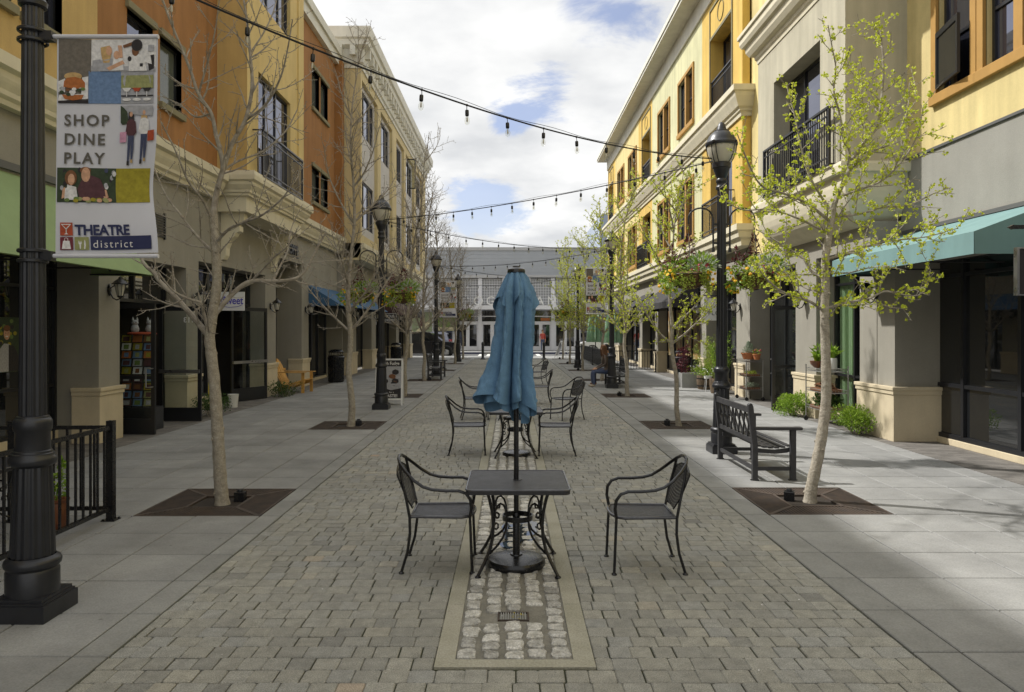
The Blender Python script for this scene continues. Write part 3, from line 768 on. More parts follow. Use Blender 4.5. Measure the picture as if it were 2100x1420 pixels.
def awning(par, X, s, out, u0, u1, zw, zo, flap, mt, flapmat=None, under='black_awn'):
    b = MB(); xo = X+s*out; b.mi = 0
    b.quad((X,u0,zw),(X,u1,zw),(xo,u1,zo),(xo,u0,zo)); b.quad((X,u0,zw-.01),(X,u1,zw-.01),(xo-s*.012,u1,zo-.01),(xo-s*.012,u0,zo-.01))
    for u in (u0, u1):
        vs = [(X,u,zw),(xo,u,zo)] + ([(xo,u,zo-flap),(X,u,zo-flap)] if flap else [(X,u,zo)]); b.add(vs, [tuple(range(len(vs)))])
    if flap: b.box(xo-s*.006,xo,u0,u1,zo-flap,zo)
    n = max(1, int((u1-u0)/1.2))
    b.mi = 1
    for k in range(n+1):
        u = u0+.03+(u1-u0-.06)*k/n
        b.tube([(X,u,zw-.03),(xo-s*.03,u,zo-.03)], .014, 6)
        b.tube([(X,u,zo-flap+.02),(xo-s*.03,u,zo-flap+.02)], .012, 6)
    return b.build('awning', [M[mt], M[under]], par)
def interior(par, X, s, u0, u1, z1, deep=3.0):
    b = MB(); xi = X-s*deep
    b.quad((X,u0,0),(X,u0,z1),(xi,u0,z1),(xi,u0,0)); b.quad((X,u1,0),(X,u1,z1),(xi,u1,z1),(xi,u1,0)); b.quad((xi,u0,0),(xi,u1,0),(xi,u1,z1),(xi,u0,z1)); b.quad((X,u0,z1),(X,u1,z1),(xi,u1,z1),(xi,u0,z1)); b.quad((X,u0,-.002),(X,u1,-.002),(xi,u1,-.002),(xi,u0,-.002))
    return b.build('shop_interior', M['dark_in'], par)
CORN = [(0,4.74),(.13,4.74),(.15,4.80),(.20,4.84),(.21,4.90),(.26,4.98),(.28,5.02),(.30,5.10),(.37,5.14),(.38,5.30),(0,5.30)]

# ================================================================ left: orange and ochre building
X = -6.65; s = 1
A = thing('mixed_use_building', 'orange and ochre stucco building with the green awning and a balconied bay', 'building', (0,0,0))
win2 = [(9.0,9.87,6.16,7.6),(10.1,10.99,6.16,7.6),(12.85,13.78,6.16,7.42),(14.06,14.98,6.16,7.42),(24.8,25.75,6.15,7.3),(25.95,26.95,6.15,7.3)]
win3 = [(9.0,9.87,9.3,10.7),(10.1,10.99,9.3,10.7),(12.85,13.78,9.3,10.6),(14.06,14.98,9.3,10.6),(24.8,25.75,9.3,10.6),(25.95,26.95,9.3,10.6)]
b = MB()
mif = lambda u,z: 0 if u < 11.93 else 1
facade(b, X, s, -5, 11.93, 5.0, 11.6, win2+win3, .16, mif)
facade(b, X, s, 11.93, 16.9, 5.0, 11.0, win2+win3, .16, mif)
facade(b, X, s, 16.9, 28.4, 5.0, 12.4, win2+win3, .16, mif)
b.mi = 1
b.quad((-14,-5,0),(-14,28.4,0),(-14,28.4,11),(-14,-5,11)); b.quad((X,-5,11.6),(X,11.93,11.6),(-14,11.93,11.6),(-14,-5,11.6)); b.quad((X,11.93,11),(X,16.9,11),(-14,16.9,11),(-14,11.93,11)); b.quad((X,16.9,12.4),(X,28.4,12.4),(-14,28.4,12.4),(-14,16.9,12.4)); b.quad((X,-5,0),(-14,-5,0),(-14,-5,11.6),(X,-5,11.6)); b.quad((X,28.4,5),(-14,28.4,5),(-14,28.4,12.4),(X,28.4,12.4))
b.box(X,X+.28,28.02,28.38,5.0,12.0)
b.build('wall', [M['ochre'],M['orange']], A)
for k, h in enumerate(win2+win3):
    blind = (h[0] in (14.06, 24.8, 25.95)) 
    window(A, X, s, *h, depth=.13, pm='glass_blind' if blind else 'glass_up', sill='gtrim', head='gtrim', rails=() if k%6 in (2,) else (.5,) if k%6 < 2 else (), mull=())
# bay
bx, by0, by1 = -5.97, 16.8, 21.25
b = MB()
bh = [(17.55,20.1,5.5,7.95),(17.65,20.1,9.66,11.2)]
facade(b, bx, s, by0, by1, 5.3, 11.9, bh, .16, lambda u,z: 1)
b.mi = 0; b.quad((X,by0,5.3),(bx,by0,5.3),(bx,by0,11.9),(X,by0,11.9)); b.quad((X,by1,5.3),(bx,by1,5.3),(bx,by1,11.9),(X,by1,11.9)); b.quad((X,by0,12.9),(bx,by0,12.9),(bx,by1,11.9),(X,by1,11.9))
b.mi = 1; xb(b, bx, s, 0, .04, 20.75, by1+.001, 5.3, 11.9)
b.build('bay', [M['ochre'],M['ochre_l']], A)
window(A, bx, s, *bh[0], depth=.12, mull=(.3,.62), name='balcony_door'); window(A, bx, s, *bh[1], depth=.12, mull=(.33,.7))
railing(A, bx, s, 17.15, 20.4, 5.38, 6.48, out=.24, pitch=.105)
b = MB(); sweep_bay(b, X, bx, by0, by1, s, [(0,5.45),(.24,5.40),(.26,5.30),(.25,5.20),(.19,5.16),(.185,5.10),(.14,5.04),(.10,4.99),(.09,4.94),(.05,4.92),(.045,4.87),(-.03,4.86),(-.03,4.52)])
b.build('bay_corbel', M['trim'], A)
for u in (17.15, 20.7):
    b = MB(); pr = [(0,3.45),(.05,3.45),(.10,3.55),(.11,3.72),(.18,3.88),(.30,3.98),(.34,4.06),(.42,4.10),(.42,4.22),(.36,4.24),(.40,4.30),(.52,4.34),(.52,4.515),(0,4.515)]
    mould(b, X, s, u-.13, u+.13, pr); b.build('console', M['trim'], A, bev=.006)
b = MB(); mould(b, X, s, -5, by0-.27, CORN); mould(b, X, s, by1+.27, 28.4, CORN); b.build('cornice', M['trim'], A)
b = MB(); xb(b,X,s,-.4,.16,by1+.0,28.4,11.86,12.2); xb(b,X,s,-.4,.24,by1+.0,28.42,12.2,12.5); b.build('coping', M['trim_w'], A); b = MB(); xb(b,X,s,-.4,.14,-5,11.93,11.55,11.85); b.build('coping', M['trim_w'], A); b = MB(); xb(b,X,s,-.4,.14,11.94,by0,10.95,11.2); b.build('coping', M['trim_w'], A)
# ground storey
gh = [(1.0,11.97,0,3.0,.72),(12.61,15.2,0,3.1,.45),(15.8,20.1,0,3.3,.45),(21.0,23.6,0,3.9,.8),(24.4,28.4,0,3.1,.45)]
b = MB(); facade(b, X, s, -5, 28.4, 0, 5.0, gh, .45); b.build('ground_storey', M['taupe'], A)
for (u0,u1) in ((11.97,12.61),(15.2,15.8),(20.1,21.0),(23.6,24.4)): pbase(A, X, s, u0, u1)
b = MB(); xb(b, X, s, .0, .05, -5, 11.9, 3.95, 4.05); b.build('fascia_strip', M['roofm'], A)
storefront(A, X-.72, s, 1.0, 11.97, .22, 3.0, [3,5,7,8.6,10.3,11.2], [.95,2.5], bulk=.22)
awning(A, X, s, 1.05, 4.0, 11.75, 3.92, 2.69, 0.0, 'green_awn')
storefront(A, X-.45, s, 12.61, 15.2, 2.35, 3.1, [13.9], [], name='transom')
leaf_door(A, (-7.02,13.0), (-6.19,12.92), 2.3, handle='pull', hside=-1)
leaf_door(A, (-7.02,14.82), (-6.17,14.8), 2.3, handle='bar', hside=-1, midbar=False)
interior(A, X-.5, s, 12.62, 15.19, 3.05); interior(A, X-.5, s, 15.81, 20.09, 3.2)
storefront(A, X-.45, s, 15.81, 17.3, .3, 3.3, [16.5], [2.4], bulk=.3); storefront(A, X-.45, s, 17.3, 20.09, 2.45, 3.3, [18.6], [], name='transom'); storefront(A, X-.45, s, 19.5, 20.09, .1, 2.42, [], [])
leaf_door(A, (-7.0,18.55), (-6.5,19.75), 2.4, handle='bar', hside=-1, brail=.34)
b = MB(); xb(b,X,s,-.84,-.80,21.0,23.6,0,3.9); b.build('door_recess', M['darkframe'], A)
leaf_door(A, (X-.74,23.1), (X-.74,22.0), 2.4, pm='glass', handle='pull', midbar=True, hside=-1, brail=.9)
storefront(A, X-.45, s, 24.4, 28.4, .1, 3.1, [25.1,26.3,27.2], [2.4], bulk=.1)
awning(A, X, s, 1.1, 24.4, 28.35, 3.3, 2.62, 0.0, 'blue_awn', under='darkframe')
# vent grille and raised letters on the fascia
b = MB()
for k in range(9): xb(b,X,s,.0,.03,13.1,14.2,3.60+k*.05,3.625+k*.05)
xb(b,X,s,0,.035,13.06,13.1,3.56,4.07); xb(b,X,s,0,.035,14.2,14.24,3.56,4.07); b.build('vent_grille', M['darkframe'], A)
MLX = lambda x,y,z: Matrix(((0,0,1,x),(1,0,0,y),(0,1,0,z),(0,0,0,1)))    # text on a wall facing +X
MRX = lambda x,y,z: Matrix(((0,0,-1,x),(-1,0,0,y),(0,1,0,z),(0,0,0,1)))  # text on a wall facing -X
MFY = lambda x,y,z: Matrix(((1,0,0,x),(0,0,-1,y),(0,1,0,z),(0,0,0,1)))   # text facing -Y
b = MB(); b.text('SHOPPE', MLX(X+.03,22.35,4.12), .42, .02, off=.012); b.bar((X+.02,21.5,4.06),(X+.02,23.2,4.06),.02,.02)
b.build('raised_letters', M['darkframe'], A)

# ================================================================ left: cream building with bracketed cornice
BX = -5.75; BG = -6.45; y0, y1 = 28.45, 50.1
B = thing('apartment_building', 'cream building with bracketed white cornice and pale grey window panels', 'building')
bays = [(28.95,31.8),(33.1,35.8),(37.6,39.8),(41.0,44.0),(45.4,48.0)]
b = MB(); pan = [(a-.25,e+.25,5.5,11.5) for a,e in bays]; pan = [(max(p[0],y0+.12),p[1],p[2],p[3]) for p in pan]
facade(b, BX, s, y0, y1, 4.95, 11.95, pan, .14)
b.quad((BX,y0,4.5),(-16,y0,4.5),(-16,y0,11.95),(BX,y0,11.95)); b.quad((BX,y1,4.9),(-16,y1,4.9),(-16,y1,11.95),(BX,y1,11.95)); b.quad((BX,y0,11.95),(BX,y1,11.95),(-16,y1,11.95),(-16,y0,11.95)); b.quad((BX,y0,4.95),(BX,y1,4.95),(BG,y1,4.95),(BG,y0,4.95))
b.build('wall', M['cream'], B)
for p, (a,e) in zip(pan, bays):
    b = MB(); facade(b, BX-.14, s, p[0], p[1], 5.5, 11.5, [(a,e,5.9,7.75),(a,e,9.55,11.3)], .14); b.build('recessed_panel', M['lilac'], B)
for a, e in bays:
    window(B, BX-.14, s, a, e, 5.9, 7.75, depth=.08, mull=(.35,.68)); window(B, BX-.14, s, a, e, 9.55, 11.3, depth=.08, mull=(.35,.68))
o = MB(); o.box(-5.72,-5.25,41.0,41.05,9.6,9.66); o.box(-5.72,-5.25,41.0,41.05,11.2,11.26); o.box(-5.72,-5.66,41.0,41.05,9.66,11.2); o.box(-5.31,-5.25,41.0,41.05,9.66,11.2)
oo = o.build('open_sash', M['darkframe'], B); o = MB(); o.box(-5.67,-5.30,41.02,41.03,9.66,11.2); o.build('pane', M['clear'], oo)
b = MB(); sweep_bay(b, -16, BX, y0, y1, s, [(.05,11.85),(.05,12.00),(.12,12.05),(.14,12.55),(.34,12.65),(.36,12.85),(.45,12.90),(.47,13.25),(.47,13.30),(0,13.32)])
k = y0+.2
while k < y1: b.box(BX+.1,BX+.32,k,k+.22,12.28,13.08); k += .72
for xx in (-6.0,-6.5,-7.0): b.box(xx-.1,xx+.1,y0-.33,y0-.1,12.28,13.08)
b.build('cornice', M['trim_w'], B)
b = MB(); mould(b, BG, s, y0, y1, [(d+.45,z-.15) if d else (d,z-.15) for d,z in CORN]); b.build('belt_cornice', M['trim'], B)
gh = [(y0+.05,29.5,0,3.1),(31.0,34.4,0,3.1),(35.5,41.8,0,3.1),(42.8,47.4,0,3.1)]
b = MB(); facade(b, BG, s, y0, 48.5, 0, 4.95, gh, .45); b.quad((BG,48.5,0),(-16,48.5,0),(-16,48.5,4.95),(BG,48.5,4.95)); b.quad((BG,y0,0),(-7.2,y0,0),(-7.2,y0,4.95),(BG,y0,4.95)); b.build('ground_storey', M['taupe'], B)
for p in ((29.5,31.0),(34.4,35.5),(41.8,42.8),(47.4,48.45)): pbase(B, BG, s, *p)
storefront(B, BG-.45, s, *gh[0][:2], .1, 3.1); storefront(B, BG-.45, s, 31.0, 34.4, .1, 3.1, [32.1,33.2],[2.4]); storefront(B, BG-.45, s, 35.5, 41.8, .1, 3.1, [37,38.5,40],[2.4]); storefront(B, BG-.45, s, 42.8, 47.4, .1, 3.1, [44.5,46.5],[2.4])
awning(B, BG, s, .9, 28.6, 33.6, 3.3, 2.62, 0.0, 'blue_awn', under='darkframe'); awning(B, BG, s, 1.0, 36.0, 41.5, 3.5, 2.85, .3, 'maroon_awn'); awning(B, BG, s, 1.0, 43.0, 47.2, 3.5, 2.85, .3, 'black_awn')

# ================================================================ right: yellow building with the teal awning
s = -1
Cb = thing('mixed_use_building', 'yellow building with a beige balconied bay over the teal awning', 'building')
X = 6.85
wins = [(10.98,11.86,5.60,7.6),(9.25,10.68,5.60,7.6),(5.0,6.5,5.6,7.6)]
b = MB(); facade(b, X, s, -5, 13.0, 4.76, 13.0, wins, .2)
b.quad((X,-5,13),(X,19.5,13),(14,19.5,13),(14,-5,13)); b.quad((14,-5,0),(14,19.5,0),(14,19.5,13),(14,-5,13)); b.quad((X,-5,0),(14,-5,0),(14,-5,13),(X,-5,13))
b.build('wall', M['yellow'], Cb)
b = MB(); facade(b, 6.33, s, 17.0, 19.48, 3.3, 13, [], .1); b.quad((6.2,12.8,8.6),(6.2,17.3,8.6),(6.2,17.3,13),(6.2,12.8,13)); b.quad((6.2,12.8,8.6),(6.85,12.8,8.6),(6.85,12.8,13),(6.2,12.8,13)); b.quad((6.2,17.3,8.6),(6.85,17.3,8.6),(6.85,17.3,13),(6.2,17.3,13)); b.build('side_wall', M['pale_y'], Cb)
for k, h in enumerate(wins):
    w_ = window(Cb, X, s, *h, depth=.12, sill='owood', sill_h=.16, rails=(.42,), trim='owood', tw=.14, fw=.06, pm='glass_up', mull=(.5,) if h[1]-h[0] > 1.2 else ())
o = MB(); # casement swung open
hx, hy = 6.80, 11.83; ex, ey = 6.66, 11.02
leaf = leaf_door(Cb, (hx,hy), (ex,ey), .9, stile=.05, brail=.06, midbar=False, name='open_sash', pm='glass'); leaf.location = (0,0,5.66)
for c in kids(leaf):
    if c.name.startswith('handle'): bpy.data.objects.remove(c)
b = MB(); facade(b, X, s, -5, 13.0, 2.95, 4.76, [], .1); b.quad((X,-5,2.95),(X,13,2.95),(7.3,13,2.95),(7.3,-5,2.95)); b.build('fascia', M['greywall'], Cb)
b = MB(); xb(b,X,s,0,.03,-5,13.0,4.745,4.785); xb(b,X,s,0,.04,4,12.9,3.49,3.55); b.build('flashing', M['roofm'], Cb)
bx, by0, by1 = 5.78, 12.8, 17.3
b = MB(); bh = (13.84,16.27,4.75,7.25)
facade(b, bx, s, by0, by1, 4.6, 8.1, [bh], .42)
b.quad((X,by0,4.6),(bx,by0,4.6),(bx,by0,8.1),(X,by0,8.1)); b.quad((X,by1,4.6),(bx,by1,4.6),(bx,by1,8.1),(X,by1,8.1))
b.build('bay', M['beige'], Cb)
window(Cb, bx, s, *bh, depth=.38, mull=(.34,.67), name='balcony_door'); railing(Cb, bx, s, 13.05, 16.4, 4.74, 5.78, out=.17, pitch=.1)
b = MB(); sweep_bay(b, X, bx, by0, by1, s, [(-.02,8.02),(.02,8.02),(.03,8.10),(.06,8.13),(.07,8.2),(.16,8.24),(.22,8.34),(.24,8.46),(.30,8.48),(.34,8.56),(.34,8.68),(.38,8.7),(.38,8.78),(-.02,8.80)]); b.build('bay_cornice', M['trim'], Cb)
b = MB(); pr = [(-.02,4.74),(.12,4.73),(.13,4.68),(.12,4.56),(.03,4.55)]
for k in range(0,11):
    t = k/10; pr.append((.02-.58*(1-math.cos(t*math.pi/2)), 4.50-.82*math.sin(t*math.pi/2)))
sweep_bay(b, X, bx, by0, by1, s, pr); b.build('bay_corbel', M['trim'], Cb)
G = 6.31
gh = [(13.39,15.3,0,3.3,.42),(16.4,19.48,0,3.3,.6)]
b = MB(); facade(b, G, s, 12.17, 13.0, 0, 2.95, [], .42); facade(b, G, s, 13.0, 19.48, 0, 3.75, gh, .42); b.quad((G,12.17,0),(7.1,12.17,0),(7.1,12.17,2.95),(G,12.17,2.95)); b.quad((G,12.17,2.95),(6.85,12.17,2.95),(6.85,13.0,2.95),(G,13.0,2.95)); b.quad((G,13.0,2.95),(6.85,13.0,2.95),(6.85,13.0,3.75),(G,13.0,3.75)); b.quad((G,13.0,3.75),(6.85,13.0,3.75),(6.85,19.48,3.75),(G,19.48,3.75)); b.build('ground_storey', M['taupe'], Cb)
pbase(Cb, G, s, 12.17, 13.39, back=.75); pbase(Cb, G, s, 15.3, 16.4)
storefront(Cb, 7.05, s, 1.0, 12.75, .1, 3.0, [3,5,7,8.9,10.2,11.5], [.95,2.7], bulk=.1, fw=.07)
b = MB(); b.quad((7.1,12.75,0),(6.3,12.75,0),(6.3,12.75,3),(7.1,12.75,3)); b.build('return_wall', M['taupe'], Cb)
sw = storefront(Cb, G+.42, s, 13.39, 15.3, .15, 3.3, [14.42], [.92,2.75], pm='clear', bulk=.15)
b = MB(); n = 40; vs = []
for k in range(n+1):
    u = 14.46+.8*k/n; d = .02*math.sin(k*1.35)+.012*math.sin(k*3.1)
    vs += [(G+.475+d,u,.16),(G+.475+d*1.2,u,3.2)]
b.sm = True; b.add(vs, [(2*k,2*k+2,2*k+3,2*k+1) for k in range(n)]); b.build('curtain', mat('sage_curtain', S(150,172,132), .9, var=.1), Cb)
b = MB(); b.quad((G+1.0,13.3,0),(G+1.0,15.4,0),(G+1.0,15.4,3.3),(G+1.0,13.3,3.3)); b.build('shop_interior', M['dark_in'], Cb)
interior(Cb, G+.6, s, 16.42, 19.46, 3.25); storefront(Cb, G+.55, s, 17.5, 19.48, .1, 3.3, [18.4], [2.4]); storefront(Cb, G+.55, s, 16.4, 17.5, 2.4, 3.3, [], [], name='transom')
leaf_door(Cb, (6.85,16.95), (5.92,16.8), 2.38, handle='pull', hside=-1, brail=.28)
awning(Cb, X, s, 1.25, 8.96, 12.9, 3.49, 3.03, .27, 'teal_awn')

# ================================================================ right: gold and pale green building
D = thing('apartment_building', 'gold and pale green building with deep roof eaves and ochre framed windows', 'building')
X = 6.1; y0, y1 = 19.5, 46.4
gold = [(19.5,23.6),(31.9,35.3),(43.1,46.4)]
def mifD(u, z):
    for i, (a, e) in enumerate(gold):
        if a <= u <= e: return 1
    return 0 if u < 32 else 2
rec3 = [(20.4,22.6,8.3,10.6,.45),(32.3,34.3,8.3,10.6,.45),(44.0,45.9,8.3,10.6,.45)]
rec2 = [(20.4,22.6,4.75,7.15,.3),(32.3,34.3,4.75,7.0,.3),(44.0,45.9,4.75,7.0,.3)]
wo = [(24.7,26.8),(28.4,30.5),(35.9,38.2),(39.8,42.0)]
w3 = [(a,e,8.85,10.62,.16) for a,e in wo]; w2 = [(a,e,4.98,6.9,.16) for a,e in wo]
b = MB(); facade(b, X, s, y0, y1, 4.6, 12.35, rec3+rec2+w3+w2, .16, mifD, ucuts=(23.6,31.9,35.3,43.1))
b.mi = 1; b.quad((X,y0,4.6),(6.36,y0,4.6),(6.36,y0,12.4),(X,y0,12.4))
b.mi = 0; b.quad((X,y1,0),(15,y1,0),(15,y1,12.4),(X,y1,12.4)); b.quad((15,y0,0),(15,y1,0),(15,y1,12.4),(15,y0,12.4)); b.quad((6.3,y0,8),(15,y0,8),(15,y0,12.4),(6.3,y0,12.4))
b.build('wall', [M['pale'],M['gold'],M['pale_y']], D)
for h in w3+w2: window(D, X, s, *h[:4], depth=.10, mull=(.5,), rails=(.5,), trim='owood', tw=.11, sill='owood', sill_h=.15, fw=.05)
for h in rec3:
    window(D, X, s, h[0], h[1], h[2], h[3], depth=.42, mull=(.33,.66), name='balcony_door'); railing(D, X, s, h[0]+.02, h[1]-.02, 8.32, 9.35, out=-.04, pitch=.12)
    b = MB(); xb(b,X,s,0,.03,h[0]-.06,h[0],8.3,11.55); xb(b,X,s,0,.03,h[1],h[1]+.06,8.3,11.55); xb(b,X,s,0,.03,h[0],h[1],11.49,11.55); xb(b,X,s,0,.025,h[0],h[1],10.6,10.68)
    c = [(X-.012,(h[0]+h[1])/2+.30*math.cos(q*math.pi/12),11.1+.28*math.sin(q*math.pi/12)) for q in range(24)]; b.tube(c, .012, 5, closed=True)
    b.build('door_surround', M['gtrim'], D)
for h in rec2:
    window(D, X, s, h[0], h[1], h[2], h[3], depth=.28, mull=(.33,.66), name='balcony_door'); railing(D, X, s, h[0]-.2, h[1]+.2, 4.62, 5.66, out=.2, pitch=.12)
b = MB(); belt = [(0,7.45),(.05,7.45),(.06,7.55),(.10,7.58),(.11,7.64),(.16,7.68),(.20,7.78),(.26,7.92),(.28,8.02),(.33,8.05),(.33,8.2),(0,8.22)]
sweep_bay(b, 6.4, X, y0, y1, s, belt); b.build('belt_cornice', M['trim'], D)
b = MB(); sweep_bay(b, 6.4, X, y0, y1, s, [(0,11.75),(.06,11.75),(.06,12.36)]); b.build('frieze', M['trim_w'], D)
b = MB(); b.box(5.48,15.2,y0-.1,y1+.45,12.36,12.46); b.box(5.44,15.2,y0-.12,y1+.5,12.46,12.62); b.build('roof_eave', M['trim_w'], D)
b = MB(); sweep_bay(b, 6.6, X, y0, y1, s, [(-.1,4.02),(.04,4.05),(.06,4.2),(.14,4.26),(.16,4.4),(.22,4.44),(.22,4.6),(0,4.62)]); b.build('shop_cornice', M['trim'], D)
gh = [(20.7,23.9,0,3.25),(24.6,31.7,0,3.25),(32.4,35.5,0,3.25),(36.3,43.0,0,3.25)]
b = MB(); facade(b, G, s, 19.52, y1, 0, 4.05, gh, .42); b.build('ground_storey', M['taupe'], D)
for p in ((20.0,20.7),(23.9,24.6),(31.7,32.4),(35.5,36.3),(43.0,44.4)): pbase(D, G, s, *p)
storefront(D, G+.42, s, 20.7, 23.9, .12, 3.25, [21.7,22.8], [2.45], bulk=.12)
storefront(D, G+.42, s, 24.6, 31.7, .12, 3.25, [26.0,27.4,28.8,30.3], [2.75], bulk=.12)
pc = {'a': M['p_olive'], 'b': M['p_bun']}
b = MB()
for k, u in enumerate((24.75,26.1,27.5,28.9,30.4)):
    xb(b, G+.42, s, .012, .018, u, u+1.15, .75, 2.6)
pm, pnt, pb = newmat('poster_print'); 
tcn = pnt.nodes.new('ShaderNodeTexCoord'); nzn = pnt.nodes.new('ShaderNodeTexNoise'); nzn.inputs['Scale'].default_value = 1.9; nzn.inputs['Detail'].default_value = 5; nzn.inputs['Distortion'].default_value = 1.2
crn = pnt.nodes.new('ShaderNodeValToRGB'); crn.color_ramp.interpolation = 'LINEAR'
el = crn.color_ramp.elements; el[0].position = .30; el[0].color = S(50,44,40); el[1].position = .72; el[1].color = S(220,218,208)
for p, c in ((.42,S(120,88,52)),(.5,S(176,140,84)),(.56,S(120,122,90)),(.64,S(190,160,110))):
    q = el.new(p); q.color = c
pnt.links.new(tcn.outputs['Object'], nzn.inputs['Vector']); pnt.links.new(nzn.outputs['Fac'], crn.inputs[0]); pnt.links.new(crn.outputs[0], pb.inputs['Base Color'])
b.build('window_poster', pm, D)
storefront(D, G+.42, s, 32.4, 35.5, .12, 3.25, [33.5,34.4], [2.45], bulk=.12); storefront(D, G+.42, s, 36.3, 43.0, .12, 3.25, [38,39.5,41], [2.45], bulk=.12)
awning(D, G, s, .95, 24.8, 31.5, 3.45, 2.8, .22, 'black_awn'); awning(D, G, s, .95, 32.6, 35.4, 3.45, 2.8, .22, 'black_awn'); awning(D, G, s, .95, 36.5, 42.8, 3.45, 2.8, .22, 'black_awn')

# ================================================================ across the end of the street
E = thing('cinema_building', 'wide grey building with gridded windows and white doors closing the street', 'building', (0,0,0))
M['siding'] = mat('grey_metal_siding', S(164,168,175), .55, var=.08, vscale=.6); M['e_white'] = mat('white_aluminium', S(214,214,218), .5, var=.05); M['e_grey'] = mat('grey_panel', S(176,176,178), .7, var=.06)
EY = 64.0; ex0, ex1 = -9.0, 9.5
b = MB(); b.box(ex0,ex1,EY,EY+20,6.5,8.62); 
for k in range(6): b.box(ex0,ex1,EY-.012,EY-.002,6.75+k*.3,6.76+k*.3)
b.build('upper_wall', M['siding'], E)
b = MB(); b.box(ex0-.05,ex1+.05,EY-.08,EY+20,8.62,8.9); b.box(ex0-.05,ex1+.05,EY-.25,EY+.1,6.25,6.5); b.build('coping', M['e_grey'], E)
b = MB(); 
piers = [ex0+2.1*k for k in range(10)]; off = 3.66-piers[6]; piers = [p+off for p in piers]
for p in piers: b.box(p-.16,p+.16,EY-.1,EY+.3,0,6.25)
b.box(ex0,ex1,EY+.3,EY+20,0,6.5); b.build('lower_wall', M['e_white'], E)
for k in range(len(piers)-1):
    a, e = piers[k]+.16, piers[k+1]-.16
    g = MB(); n = 8; m = 9
    for q in range(n+1): x = a+(e-a)*q/n; g.box(x-.018,x+.018,EY+.04,EY+.10,4.0,6.15)
    for q in range(m+1): z = 4.0+2.15*q/m; g.box(a,e,EY+.042,EY+.098,z-.018,z+.018)
    o = g.build('lattice_window', M['e_white'], E); g = MB(); g.box(a,e,EY+.12,EY+.14,3.95,6.2); g.build('pane', mat('lattice_glass', S(158,160,163), .3) if k == 0 else bpy.data.materials['lattice_glass'], o)
    g = MB(); mid = (a+e)/2
    for (p, q) in ((a,mid-.03),(mid+.03,e)):
        for (x0,x1,z0,z1) in ((p,p+.12,.02,2.35),(q-.12,q,.02,2.35),(p+.12,q-.12,.02,.35),(p+.12,q-.12,2.22,2.35)): g.box(x0,x1,EY+.02,EY+.08,z0,z1)
    g.box(a,e,EY+.02,EY+.1,2.35,2.5); g.box(a,e,EY+.03,EY+.09,2.9,2.98); g.box(mid-.03,mid+.03,EY+.02,EY+.1,0,2.35)
    o = g.build('double_door', M['e_white'], E); g = MB(); g.box(a,e,EY+.11,EY+.13,0,3.45); g.build('pane', M['glass'], o)
b = MB(); b.box(ex0+1,ex1-1,EY-1.5,EY-.1,3.5,3.85); b.build('canopy', M['e_white'], E)
b = MB()
for ch, px in (('O',981),('G',1006),('V',1081),('A',1107),('N',1132)):
    b.text(ch, MFY((px-CX)/F*62.6,62.6,3.86), 1.08, .03)
b.build('roof_letters', M['white'], E)
b = MB(); b.box(2.6,3.4,64.06,64.07,2.56,2.8); b.build('orange_sign', [M['p_bun']], E)
# neighbours of the cinema
Fb = thing('shop_building', 'low shop with a green and brown chevron mural behind the parked black SUV', 'building')
M['m_green'] = mat('mural_green', S(128,138,108), .85, var=.06); M['m_sand'] = mat('mural_sand', S(192,184,150), .85, var=.06); M['m_brown'] = mat('mural_brown', S(84,62,56), .85, var=.06)
b = MB(); b.box(-40,-6.6,63.2,75,3.3,6.0); b.mi = 0; b.box(-40,-6.6,63.3,75,0,3.3); b.build('wall', M['e_grey'], Fb)
b = MB(); my = 63.28; b.mi = 0; b.quad((-20,my,.2),(-6.7,my,.2),(-6.7,my,3.3),(-20,my,3.3))
for k in range(5):
    x = -18.6+k*2.6
    b.mi = 1
    for sg in (-1,1):
        b.add([(x,my-.006,.9),(x,my-.006,1.55),(x+sg*1.3,my-.006,2.75),(x+sg*1.3,my-.006,2.1)], [(0,1,2,3)])
        b.mi = 2; b.add([(x+sg*.45,my-.008,1.9),(x+sg*.45,my-.008,3.2),(x+sg*.85,my-.008,2.75),(x+sg*.85,my-.008,2.3)],[(0,1,2,3)]); b.mi = 1
b.build('mural', [M['m_green'],M['m_sand'],M['m_brown']], Fb)
b = MB(); b.box(-6.4,-4.4,63.5,63.6,1.7,2.8); b.build('green_signboard', M['p_green'], Fb)
b = MB(); b.box(-6.3,-4.5,63.47,63.495,1.72,2.0); b.build('sign_band', M['m_sand'], Fb)
Gb = thing('office_building', 'distant blue grey tower showing past the end of the gold building', 'building')
b = MB(); b.box(9.3,30,76,90,0,13.6); b.build('wall', mat('blue_grey_wall', S(142,152,166), .6), Gb)
b = MB()
for k in range(4):
    for q in range(3): b.box(9.9+k*4.5,13.2+k*4.5,75.95,75.99,2+q*4,4.6+q*4)
b.build('window_band', M['glass_up'], Gb)
